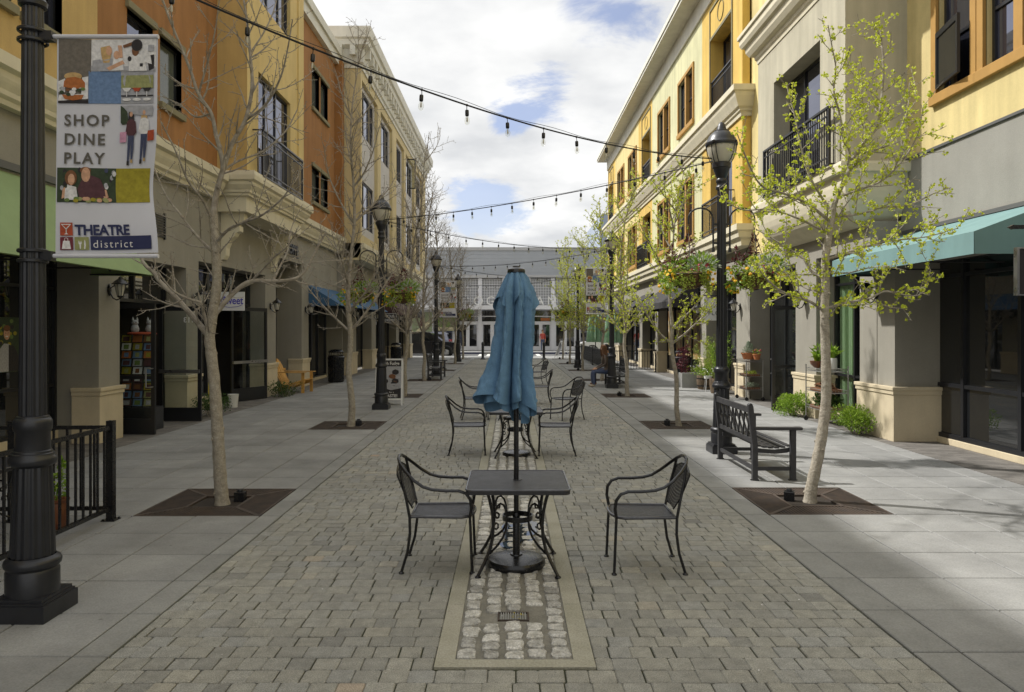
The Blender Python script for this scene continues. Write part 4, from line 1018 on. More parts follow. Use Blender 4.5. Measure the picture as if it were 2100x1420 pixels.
# ---------------------------------------------------------------- street lamps
def lamp(label, arms=False, loc=(0,0,0)):
    t = thing('street_lamp', label, 'street lamp', loc, 0, 'black street lamps along the walks')
    b = MB(); q = .185
    b.box(-q,q,-q,q,0,.11); b.box(-q+.012,q-.012,-q+.012,q-.012,.11,.125); b.box(-q+.025,q-.025,-q+.025,q-.025,.125,.145)
    b.lathe([(.155,.145),(.155,.29),(.147,.305),(.150,.315),(.162,.325),(.166,.345),(.160,.365),(.148,.375),(.132,.385)], 40)
    b.build('base', M['blackpaint'], t)
    b = MB()
    b.lathe([(.128,.385),(.129,.40),(.112,.945),(.110,.96)], 96, flute=16, fdep=.075)
    b.lathe([(.110,.96),(.118,.968),(.134,.978),(.140,1.0),(.136,1.02),(.126,1.03),(.124,1.045),(.114,1.05),(.112,1.062),(.103,1.068),(.101,1.185),(.108,1.195),(.112,1.215),(.112,1.25),(.104,1.27),(.096,1.275),(.094,1.285),(.083,1.29)], 40)
    b.lathe([(.080,1.285),(.077,1.7),(.062,3.90),(.062,3.93)], 96, flute=16, fdep=.09)
    b.lathe([(.064,3.93),(.082,3.94),(.086,3.97),(.072,3.99),(.07,4.03),(.08,4.045),(.08,4.08),(.066,4.10),(.075,4.12),(.115,4.22),(.12,4.25),(.135,4.26),(.138,4.33),(.12,4.34)], 36)
    b.build('pole', M['blackpaint'], t)
    b = MB(); b.lathe([(.118,4.335),(.155,4.38),(.198,4.48),(.212,4.56),(.214,4.60)], 72, flute=36, fdep=.02); gl = b.build('globe', M['globe'], t)
    b = MB(); b.lathe([(.23,4.585),(.236,4.60),(.236,4.63),(.222,4.64),(.21,4.68),(.18,4.74),(.14,4.78),(.11,4.80),(.108,4.815),(.075,4.83),(.06,4.88),(.045,4.92),(.02,4.945),(.001,4.95)], 40)
    cp = b.build('lamp_cap', M['blackpaint'], t)
    b = MB()
    for k in range(4):
        a = math.pi/4+k*math.pi/2; c, s_ = math.cos(a), math.sin(a); pt = math.sin(.05)
        for dd in (-.035,.035):
            b.tube([(r*c-dd*s_, r*s_+dd*c, z) for r, z in ((.14,4.33),(.175,4.38),(.216,4.48),(.228,4.56),(.232,4.60))], .007, 5)
        b.lathe([(.001,-.02),(.02,-.014),(.02,.014),(.001,.02)], 10, c=(.236*c,.236*s_,4.625))
    b.build('cage', M['blackpaint'], t)
    if arms:
        b = MB()
        for sg in (-1,1):
            x0 = sg*.125
            b.tube([(x0,0,3.02),(x0,0,3.50)], .014, 8)
            pts = [(sg*(.125+.185-.185*math.cos(q*math.pi/14)),0,3.50+.16*math.sin(q*math.pi/14)) for q in range(15)] + [(sg*.495,0,3.42)]
            b.tube(pts, .013, 8); b.box(min(0,x0),max(0,x0),-.012,.012,3.12,3.15); b.box(min(0,x0),max(0,x0),-.012,.012,3.40,3.43)
            b.box(x0-.02,x0+.02,-.02,.02,3.0,3.06)
        b.build('basket_bracket', M['blackpaint'], t)
    return t
lampL = [(-3.1,4.81),(-2.98,17.1),(-2.96,29.5),(-2.95,41.8)]; lampR = [(3.16,11.1),(3.17,23.2),(3.2,35.3)]
l0 = lamp('black fluted street lamp carrying the big cloth banner by the railing', False, (*lampL[0],0))
l1 = lamp('black fluted street lamp with two flower baskets before the fudge easel', True, (*lampL[1],0))
GRP = 'black street lamps along the walks'
dup(l0, (*lampL[2],0), 0, 'black street lamp with a distant banner near the park bench', GRP)
dup(l1, (*lampL[3],0), 0, 'black street lamp among the last bare trees before the SUV', GRP)
dup(l1, (*lampR[0],0), 0, 'black street lamp with two flower baskets behind the lattice bench', GRP)
dup(l0, (*lampR[1],0), 0, 'black street lamp with a banner beside the seated woman', GRP)
dup(l1, (*lampR[2],0), 0, 'black street lamp standing beside the patio fence', GRP)

# ---------------------------------------------------------------- hanging flower baskets
def tuft(b, c, r, n, ln, up=.4, wd=.5, rr=None, flat_=0.0):
    """n small leaves around c"""
    rr = rr or rng
    for _ in range(n):
        while True:
            p = V((rr.uniform(-1,1),rr.uniform(-1,1),rr.uniform(-1,1)))
            if .1 < p.length < 1: break
        q = V(c)+V((p.x*r[0],p.y*r[1],p.z*r[2])); d = (p.normalized()+V((0,0,up))+V((rr.uniform(-.6,.6),rr.uniform(-.6,.6),rr.uniform(-.6,.6)))).normalized()
        l = ln*rr.uniform(.6,1.3); s_ = d.cross(V((rr.uniform(-1,1),rr.uniform(-1,1),rr.uniform(-1,1)))).normalized()*l*wd*.5; nn = d.cross(s_).normalized()*l*.12
        b.rn = rr.uniform(.02,1); b.add([q,q+d*l*.5+s_+nn,q+d*l,q+d*l*.5-s_+nn],[(0,1,2,3)])
def flower(b, c, r, rr):
    d = V((rr.uniform(-1,1),rr.uniform(-1.4,.4),rr.uniform(-.2,1))).normalized(); u = d.cross(V((.3,.2,1))).normalized(); v_ = d.cross(u); c = V(c); b.rn = rr.uniform(.02,1)
    pts = [c+d*.01]+[c+(u*math.cos(q*math.pi/5)+v_*math.sin(q*math.pi/5))*r*(1 if q%2 else .75)+d*rr.uniform(0,.008) for q in range(10)]
    b.add(pts,[(0,1+q,1+(q+1)%10) for q in range(10)])
def basket(loc, label, seed):
    rr = random.Random(seed)
    t = thing('flower_basket', label, 'hanging basket', loc, 0, 'hanging flower baskets on the lamps'); t.scale = (1.22,1.22,1.12)
    b = MB(); b.lathe([(.001,-.20),(.08,-.19),(.15,-.155),(.20,-.10),(.225,-.03),(.23,0)], 26); b.lathe([(.23,0),(.19,.03),(.001,.05)], 26)
    bk = b.build('basket_liner', M['mulch'], t); b = MB()
    for k in range(14):
        a = 2*math.pi*k/14; b.tube([(r*math.cos(a+o),r*math.sin(a+o),z) for r,z,o in ((.02,-.205,0),(.155,-.158,.06),(.208,-.1,.1),(.236,0,.14))], .003, 4)
    b.tube([(.237*math.cos(q*math.pi/12),.237*math.sin(q*math.pi/12),0) for q in range(24)], .005, 5, closed=True); b.build('wire_frame', M['blackiron'], t)
    b = MB()
    for k in range(3):
        a = 2*math.pi*k/3+.4; b.tube([(.235*math.cos(a),.235*math.sin(a),0),(.0,0,.56)], .004, 4)
    b.tube([(0,0,.55),(0,0,.62),(.012,0,.65),(0,0,.67)], .005, 5); b.build('hanger_chain', M['blackiron'], t)
    def part(nm, m, fn):
        b = MB(); fn(b); b.build(nm, M[m], t)
    sg = rr.choice((-1,1))
    part('silver_foliage','leaf_g', lambda b: [tuft(b,(-.16*sg+rr.uniform(-.05,.05),rr.uniform(-.15,.1),.10+rr.uniform(-.05,.05)),(.17,.17,.13),90,.055,.5,.35,rr) for _ in range(4)])
    part('green_foliage','leaf_s', lambda b: [tuft(b,(rr.uniform(-.14,.2),rr.uniform(-.15,.15),.13),(.16,.16,.12),60,.07,.6,.5,rr) for _ in range(4)]+[tuft(b,(.27*sg+rr.uniform(-.05,.05),rr.uniform(-.15,.1),-.07),(.12,.14,.18),90,.05,-.3,.5,rr) for _ in range(3)])
    part('purple_foliage','leaf_p', lambda b: [tuft(b,(.20*sg,.0,.16),(.13,.12,.12),70,.06,.5,.4,rr), tuft(b,(.02,.05,.36),(.035,.035,.2),60,.06,.6,.4,rr), tuft(b,(.2*sg,.05,.28),(.025,.025,.13),35,.05,.6,.4,rr)])
    def trail(b):
        for k in range(16):
            a = rr.uniform(math.pi,2*math.pi); x,y = .235*math.cos(a),.235*math.sin(a); z = .03
            for q in range(rr.randint(7,14)):
                tuft(b,(x+rr.uniform(-.01,.01),y-.012*q*.3,z),(.014,.014,.012),4,.03,-.4,.8,rr); z -= .024
    part('trailing_foliage','leaf_l', trail)
    def fl(b):
        for k in range(24):
            a = rr.uniform(-.9,1.1) if sg > 0 else math.pi+rr.uniform(-1.1,.9)
            flower(b,(.31*math.cos(a)+rr.uniform(-.07,.07),-.15+rr.uniform(-.12,.16)+.1*math.sin(a),rr.uniform(-.27,.08)),.026,rr)
        for k in range(9): flower(b,(-.24*sg+rr.uniform(-.06,.06),-.18+rr.uniform(-.08,.1),rr.uniform(-.16,.03)),.024,rr)
    part('yellow_flowers','petal_y', fl)
    part('rose_flowers','petal_r', lambda b: [flower(b,(rr.uniform(-.1,.1)-.1*sg,-.2+rr.uniform(-.05,.08),rr.uniform(0,.13)),.02,rr) for _ in range(12)])
    return t
ba = basket((lampR[0][0]-.495,lampR[0][1],2.66),'flower basket dripping yellow pansies on the street side of the lamp behind the lattice bench',3)
bb = basket((lampR[0][0]+.495,lampR[0][1],2.66),'flower basket on the shop side of the lattice bench lamp, half hidden by twigs',8)
HB = 'hanging flower baskets on the lamps'
dup(bb,(lampL[1][0]-.495,lampL[1][1],2.66),.5,'flower basket over the shop side of the fudge easel lamp',HB); dup(ba,(lampL[1][0]+.495,lampL[1][1],2.66),0,'flower basket over the street side of the fudge easel lamp',HB)
dup(ba,(lampR[2][0]-.495,lampR[2][1],2.66),.3,'flower basket on the street side of the patio fence lamp',HB); dup(bb,(lampR[2][0]+.495,lampR[2][1],2.66),.2,'flower basket on the wall side of the patio fence lamp',HB)
dup(bb,(lampL[3][0]-.495,lampL[3][1],2.66),.9,'flower basket on the shop side of the lamp among the last bare trees',HB); dup(ba,(lampL[3][0]+.495,lampL[3][1],2.66),-.4,'flower basket on the street side of the lamp among the last bare trees',HB)

# ---------------------------------------------------------------- banners
BW, BH = .655, 1.40
def bmap(u, v, lay=0.0):
    """u 0..1 across, v 0..1 down -> cloth position; the free edge curls in towards the foot"""
    k = math.exp(-((v-.70)/.17)**2)
    x = u*BW*(1-.08*k) + .012*v*u - .012*u*math.sin(v*3); y = .05*k*u*u - .018*math.sin(u*5.2+v*2)*v - lay
    z = -v*BH - .006*math.sin(u*math.pi)*(1-v) + .010*u*v
    return V((x, y, z))
def banner_mesh(name, parent, flip=False):
    b = MB(); nu, nv = 14, 36
    def cell(u0,u1,v0,v1,mi,lay=.0, n=None):
        b.mi = PI_[mi]; a = max(1,int((u1-u0)*nu+.5)); c = max(1,int((v1-v0)*nv+.5)); b.sm = True
        vs = [bmap(u0+(u1-u0)*i/a, v0+(v1-v0)*j/c, lay) for j in range(c+1) for i in range(a+1)]
        b.add(vs,[(j*(a+1)+i,j*(a+1)+i+1,(j+1)*(a+1)+i+1,(j+1)*(a+1)+i) for j in range(c) for i in range(a)]); b.sm = False
    def poly(pts, mi, lay=.004): b.mi = PI_[mi]; b.add([bmap(u,v,lay) for u,v in pts],[tuple(range(len(pts)))])
    def ell(u,v,ru,rv,mi,lay=.004,n=14,a0=0,a1=2*math.pi): poly([(u+ru*math.cos(a0+(a1-a0)*k/n),v+rv*math.sin(a0+(a1-a0)*k/n)) for k in range(n)],mi,lay)
    def txt(s,u,v,size,mi,lay=.006,off=0.,space=1.,sx=1.):
        k = MB(); k.text(s, Matrix.Identity(4), size, 0, 'LEFT', off, space, sx)
        b.mi = PI_[mi]; b.add([bmap(u+p[0]/BW, v-p[1]/BH, lay) for p in k.v], k.f)
    cell(0,1,0,1,'offwhite',-.004)
    # top block of pictures
    cell(.02,.345,0,.155,'p_taupe'); cell(.345,.985,.0,.15,'p_white'); cell(.32,.64,.15,.30,'p_blue'); cell(.64,.965,.15,.30,'p_grey'); cell(.02,.32,.155,.30,'p_taupe')
    # kitchen picture
    poly([(.345,.125),(.98,.13),(.98,.15),(.345,.148)],'p_grey'); poly([(.36,.10),(.44,.095),(.46,.13),(.36,.13)],'p_grey',.005)
    poly([(.44,.04),(.53,.03),(.55,.06),(.53,.11),(.47,.112),(.45,.08)],'p_blond',.006); ell(.525,.055,.03,.022,'p_skin',.0065); poly([(.45,.10),(.56,.09),(.62,.15),(.44,.15)],'p_grey',.006)
    poly([(.5,.135),(.66,.10),(.68,.115),(.53,.148)],'p_skin',.0068); ell(.60,.075,.03,.02,'p_skin',.007); poly([(.57,.09),(.66,.09),(.67,.145),(.55,.147)],'p_white',.0064)
    poly([(.61,.03),(.65,.03),(.66,.085),(.63,.09)],'p_skin',.0064); poly([(.66,.03),(.78,.01),(.79,.025),(.67,.042)],'p_brown',.006)
    ell(.80,.03,.055,.028,'p_black',.0068); ell(.785,.055,.035,.026,'p_brown',.0066); poly([(.72,.085),(.79,.07),(.87,.08),(.90,.15),(.72,.15)],'p_white',.006); ell(.728,.093,.02,.012,'p_black',.0068); poly([(.83,.115),(.86,.115),(.86,.13),(.83,.13)],'p_black',.0066)
    poly([(.91,.03),(.97,.03),(.97,.06),(.91,.06)],'p_grey',.005); poly([(.90,.08),(.97,.075),(.97,.14),(.92,.15)],'p_black',.005); poly([(.87,.05),(.93,.07),(.95,.12),(.88,.11)],'p_white',.0058)
    # burger picture
    poly([(.02,.20),(.09,.185),(.09,.25),(.02,.25)],'p_white'); poly([(.26,.18),(.32,.175),(.32,.27),(.25,.27)],'p_white'); poly([(.03,.262),(.32,.255),(.32,.28),(.02,.29)],'p_white')
    ell(.17,.175,.09,.018,'p_blond',.005); poly([(.075,.225),(.08,.20),(.11,.183),(.19,.178),(.26,.188),(.29,.205),(.29,.228),(.18,.235)],'p_bun',.006)
    for k in range(16): 
        u,v = .05+.24*rng.random(), .232+.03*rng.random(); ell(u,v,.025,.008,rng.choice(['p_green','p_grey','p_brown','p_dgreen','p_white','p_blond']),.0066+k*.0001,7)
    poly([(.06,.262),(.28,.262),(.26,.282),(.17,.288),(.09,.282)],'p_bun',.0064); poly([(.02,.290),(.32,.285),(.32,.30),(.02,.30)],'p_black',.005)
    # wine glasses
    cell(.645,.965,.262,.268,'p_black',.005); poly([(.645,.17),(.965,.17),(.965,.23),(.645,.23)],'p_sage',.0045)
    for u,m in ((.70,'p_white'),(.80,'p_rust'),(.90,'p_black')):
        ell(u,.195,.038,.03,'p_grey',.005); poly([(u-.045,.228),(u+.045,.228),(u+.02,.245),(u-.02,.245)],m,.006); poly([(u-.004,.245),(u+.004,.245),(u+.004,.27),(u-.004,.27)],'p_white',.006); ell(u,.282,.042,.007,'p_white',.006)
    # words
    for i,wd in enumerate(('SHOP','DINE','PLAY')): txt(wd,.085,.405+i*.088,.102,'ink',.006,off=.0022,space=1.22)
    # two women with bags
    def figure(u,v0,top,legs,hair,bag,bu):
        ell(u,v0+.012,.024,.014,hair,.005); poly([(u-.026,v0+.012),(u+.026,v0+.012),(u+.03,v0+.045),(u-.03,v0+.045)],hair,.0048); ell(u,v0+.016,.015,.012,'p_skin',.006)
        poly([(u-.04,v0+.05),(u-.015,v0+.04),(u+.015,v0+.04),(u+.045,v0+.05),(u+.055,v0+.10),(u+.03,v0+.115),(u-.03,v0+.115),(u-.055,v0+.10)],top,.0062)
        poly([(u-.03,v0+.115),(u+.03,v0+.115),(u+.032,v0+.17),(u+.024,v0+.235),(u+.008,v0+.235),(u+.002,v0+.14),(u-.01,v0+.24),(u-.028,v0+.24)],legs,.0064)
        poly([(u-.03,v0+.232),(u-.006,v0+.232),(u-.006,v0+.252),(u-.03,v0+.252)],'p_black',.0066); poly([(u+.006,v0+.225),(u+.026,v0+.225),(u+.03,v0+.24),(u+.006,v0+.24)],'p_blond',.0066)
        poly([(bu-.03,v0+.10),(bu+.035,v0+.097),(bu+.035,v0+.145),(bu-.03,v0+.148)],bag,.0072)
    poly([(.64,.31),(.70,.33),(.72,.39),(.66,.40),(.64,.39)],'p_dgreen',.0045); poly([(.64,.31),(.965,.312),(.96,.36),(.72,.35)],'p_grey',.0042)
    figure(.745,.335,'p_plum','p_denim','p_black','p_pink',.665); figure(.875,.328,'p_white','p_denim','p_blond','p_rust',.945)
    # market picture and olive square
    cell(.015,.61,.60,.76,'p_dgreen'); cell(.61,.965,.60,.76,'p_olive')
    for k in range(26): ell(rng.choice([rng.uniform(.03,.2),rng.uniform(.5,.6),rng.uniform(.1,.6)]),rng.uniform(.61,.70),.02,.012,rng.choice(['p_grey','p_white','p_denim','p_black','p_dgreen']),.004+k*.00005,7)
    ell(.165,.648,.062,.036,'p_brown',.0058); ell(.17,.655,.036,.026,'p_skin',.0062); poly([(.10,.70),(.16,.683),(.22,.69),(.235,.75),(.10,.75)],'p_white',.006); poly([(.08,.70),(.11,.69),(.10,.74),(.07,.745)],'p_skin',.0062)
    ell(.31,.612,.055,.016,'p_brown',.0063); ell(.315,.632,.045,.034,'p_skin',.0064); poly([(.23,.70),(.27,.66),(.37,.635),(.46,.65),(.52,.72),(.52,.75),(.26,.755)],'p_plum',.006); poly([(.47,.70),(.52,.70),(.54,.735),(.50,.75)],'p_skin',.0066)
    for k in range(14): ell(rng.uniform(.05,.6),rng.uniform(.742,.756),.028,.009,rng.choice(['p_olive','p_green','p_blond','p_skin','p_sage']),.007+k*.0001,8)
    # logo
    cell(.05,.17,.855,.915,'p_rust',.004); cell(.05,.17,.922,.982,'p_wine',.004); cell(.185,.315,.922,.982,'p_sage',.004); cell(.33,.94,.918,.982,'navy',.004)
    poly([(.06,.862),(.16,.862),(.115,.887),(.115,.905),(.132,.91),(.09,.91),(.107,.905),(.107,.887)],'p_white',.0065); poly([(.075,.866),(.145,.866),(.111,.882)],'p_rust',.008)
    poly([(.08,.94),(.14,.94),(.152,.978),(.068,.978)],'p_white',.0065); 
    b.mi = PI_['p_white']; b.tube([bmap(.094,.94,.007),bmap(.096,.929,.007),bmap(.11,.926,.007),bmap(.124,.929,.007),bmap(.126,.94,.007)],.0018,4)
    poly([(.222,.94),(.228,.94),(.232,.95),(.238,.94),(.242,.95),(.248,.94),(.252,.95),(.245,.958),(.242,.978),(.232,.978),(.23,.958),(.222,.952)],'p_white',.0065); poly([(.275,.935),(.285,.94),(.288,.96),(.282,.978),(.272,.978)],'p_white',.0065)
    txt('THEATRE',.192,.912,.093,'navy',.006,off=.0032,space=.95,sx=.92); txt('district',.352,.972,.072,'p_white',.0065,off=-.0004,space=1.22)
    return b.build(name, PMATS, parent)
def banner(loc, label, sgn=1, proto=None):
    t = thing('street_banner', label, 'banner', loc, 0, 'street banners on the lamps')
    x0 = .0 if sgn > 0 else -BW
    if proto is None: o = banner_mesh('banner_cloth', t)
    else: o = proto.copy(); COL.objects.link(o); o.parent = t
    o.location = (x0,0,0)
    for z in (.012,-BH-.012):
        b = MB(); b.tube([(-.10*sgn,0,z),(sgn*(BW+.005),0,z)], .014, 10); b.build('banner_rod', M['offwhite'], t)
        b = MB(); b.box(-.10*sgn,-.02*sgn,-.028,.028,z-.03,z+.03); b.lathe([(.083,-.045),(.09,-.04),(.09,-.025),(.083,-.02)],20,c=(-.155*sgn,0,z)); b.lathe([(.083,.02),(.09,.025),(.09,.04),(.083,.045)],20,c=(-.155*sgn,0,z)); b.build('rod_clamp', M['blackpaint'], t)
    return o
cl = banner((lampL[0][0]+.155,lampL[0][1],3.735),'large white cloth banner reading SHOP DINE PLAY and THEATRE district, beside the railing',1)
banner((lampL[2][0]+.155,lampL[2][1],3.735),'small distant banner on the lamp by the park bench, mostly behind twigs',1,cl)
banner((lampR[1][0]-.155,lampR[1][1],3.735),'distant SHOP DINE PLAY banner on the lamp above the seated woman',-1,cl)

# ---------------------------------------------------------------- patio chairs, tables, umbrellas
def chair():
    t = thing('patio_chair','x','chair'); r = .011
    b = MB(); b.sm = False
    o = [(-.225,-.205),(.16,-.225),(.215,-.19),(.245,-.1),(.252,0),(.245,.1),(.215,.19),(.16,.225),(-.225,.205)]
    n = 12; vs = []; fs = []
    b.add([(x,y,.425-.012*(1-abs(y)/.22)+(.006 if x>.2 else 0)) for x,y in o]+[(0,0,.408)],[(i,(i+1)%9,9) for i in range(9)])
    st = b.build('seat', M['mesh_seat'], t)
    b = MB(); b.tube([(x,y,.425) for x,y in o], .012, 8, closed=True); b.build('seat_rim', M['rim'], st)
    # back sheet
    def bp(u, v):  # u -1..1, v 0..1 up
        wv = .17+.045*math.sin(min(1,v*1.3)*math.pi/2); top = .795-.05*u*u; z = .475+(top-.475)*v
        if v < .3: wv *= .80+.2*v/.3
        return V((-.225-.105*v-.02*(1-u*u)*.8, u*wv, z))
    b = MB(); b.sm = True; n, m = 8, 8
    b.add([bp(-1+2*i/n, j/m) for j in range(m+1) for i in range(n+1)],[(j*(n+1)+i,j*(n+1)+i+1,(j+1)*(n+1)+i+1,(j+1)*(n+1)+i) for j in range(m) for i in range(n)])
    bk = b.build('backrest', M['mesh'], t)
    b = MB(); ring = [bp(-1+2*i/n,0) for i in range(n+1)]+[bp(1,j/m) for j in range(1,m+1)]+[bp(1-2*i/n,1) for i in range(1,n+1)]+[bp(-1,1-j/m) for j in range(1,m)]
    b.tube(ring, .006, 6, closed=True); b.build('backrest_rim', M['blackiron'], bk)
    b = MB()
    half = [(.222,.215,.42),(.236,.24,.50),(.228,.252,.565),(.195,.256,.612),(.14,.257,.632),(.04,.256,.632),(-.06,.254,.64),(-.13,.248,.66),(-.20,.235,.705),(-.27,.20,.768),(-.318,.15,.818),(-.338,.08,.846),(-.343,0,.854)]
    b.tube(half+[(x,-y,z) for x,y,z in reversed(half[:-1])], .0125, 8); b.build('arm_frame', M['blackiron'], t)
    for s_ in (-1,1):
        b = MB(); b.tube([(.222,s_*.215,.425),(.228,s_*.218,.3),(.235,s_*.222,.12),(.24,s_*.226,.012)], r, 8); b.lathe([(.001,0),(.02,0),(.022,.008),(.012,.016)],12,c=(.24,s_*.226,0)); b.build('leg', M['blackiron'], t)
        b = MB(); b.tube([(-.316,s_*.155,.815),(-.297,s_*.19,.70),(-.262,s_*.208,.56),(-.235,s_*.212,.42),(-.232,s_*.214,.30),(-.25,s_*.218,.16),(-.295,s_*.225,.012)], r, 8); b.lathe([(.001,0),(.02,0),(.022,.008),(.012,.016)],12,c=(-.295,s_*.225,0)); b.build('leg', M['blackiron'], t)
    return t
M['mesh_seat'] = mat('mesh_seat', S(47,47,52), .32, var=.25, vscale=30, bump=.5, bscale=220)
# chair and table facing, positions: x, y, heading
CH = [(-.53,5.83,0,'black metal patio chair tucked up to the umbrella table beside the small puddle'),
      (1.02,5.80,math.pi,'black metal patio chair drawn well away from the umbrella table, alone on the brick'),
      (-.62,11.05,.05,'black metal patio chair just behind the blue umbrella, back toward the bare trees'),
      (.66,11.0,math.pi-.03,'black metal patio chair just behind the blue umbrella, back toward the leafy trees'),
      (-.72,15.3,.12,'black metal patio chair of the third table, mostly behind another chair and the umbrella'),
      (1.14,15.2,math.pi+.5,'black metal patio chair turned out askew beside the third table'),
      (.70,18.4,math.pi,'black metal patio chair seen side on at the fourth table'),
      (.88,24.6,math.pi+.35,'farthest black metal patio chair, peeking out beside the umbrella cloth')]
c0 = chair()
for i, (x,y,a,lb) in enumerate(CH):
    if i == 0: c0.location = (x,y,0); c0.rotation_euler.z = a; c0['label'] = lb; c0['group'] = 'patio chairs along the street centre'
    else: dup(c0,(x,y,0),a,lb,'patio chairs along the street centre')
def table():
    t = thing('patio_table','x','table'); hw = .385; zt = .67
    def rr_(h, c):
        p = []
        for sx,sy,a0 in ((1,1,0),(-1,1,90),(-1,-1,180),(1,-1,270)):
            for k in range(5): a = R(a0+k*22.5); p.append((sx*(h-c)+c*math.cos(a),sy*(h-c)+c*math.sin(a)))
        return p
    b = MB(); o = rr_(hw,.05); i_ = rr_(hw-.008,.045); n = len(o)
    b.add([(x,y,zt-.035) for x,y in o]+[(x,y,zt-.004) for x,y in o]+[(x,y,zt) for x,y in i_],[tuple(range(2*n,3*n)),tuple(reversed(range(n)))]+[(k,(k+1)%n,n+(k+1)%n,n+k) for k in range(n)]+[(n+k,n+(k+1)%n,2*n+(k+1)%n,2*n+k) for k in range(n)])
    tp = b.build('tabletop', M['mesh_top'], t)
    b = MB(); b.tube([(x*.995,y*.995,zt-.003) for x,y in o], .008, 6, closed=True); b.lathe([(.026,zt+.001),(.034,zt+.004),(.034,zt+.001)],18); b.build('rim', M['rim'], tp)
    b = MB(); b.lathe([(.112,.36),(.118,.36),(.118,.40),(.112,.40),(.112,.36)],28); b.build('centre_ring', M['blackiron'], t)
    for k in range(4):
        a = math.pi/4+k*math.pi/2; c, s_ = math.cos(a), math.sin(a)
        P = lambda r, z, o=0: (r*c-o*s_, r*s_+o*c, z)
        b = MB(); b.tube([P(.33,.64),P(.30,.56),P(.272,.46),P(.262,.36),P(.27,.27),P(.30,.18),P(.36,.09),P(.42,.015)], .0125, 8); b.lathe([(.001,0),(.022,0),(.025,.008),(.012,.018)],12,c=P(.42,0))
        g = b.build('leg', M['blackiron'], t)
        b = MB(); b.tube([P(.118,.37),P(.125,.31),P(.16,.25),P(.22,.20),P(.30,.155)], .009, 7)
        b.tube([P(.12,.39),P(.128,.45),P(.15,.495),P(.185,.515),P(.222,.50),P(.243,.465),P(.243,.43),P(.225,.41),P(.205,.415),P(.20,.435),P(.212,.445)], .008, 7)
        b.tube([P(.258,.355),P(.232,.375),P(.212,.36),P(.212,.335),P(.232,.325),P(.245,.335)], .007, 6); b.build('scroll', M['blackiron'], g)
    return t
TB = [(.055,5.80,'black mesh top patio table pierced by the blue umbrella pole'),(.07,10.85,'black mesh patio table directly behind the blue umbrella'),(.06,15.2,'black patio table third along the street centre'),(.0,18.6,'black patio table fourth along the street centre, a corner showing past the umbrella'),(.1,24.6,'farthest black patio table along the street centre')]
t0 = table()
for i,(x,y,lb) in enumerate(TB):
    if i == 0: t0.location = (x,y,0); t0['label'] = lb; t0['group'] = 'patio tables along the street centre'
    else: dup(t0,(x,y,0),rng.uniform(-.03,.03),lb,'patio tables along the street centre')
dup(t0,(-4.66,6.42,0),0,'black patio table just inside the near railing, only its edge showing')

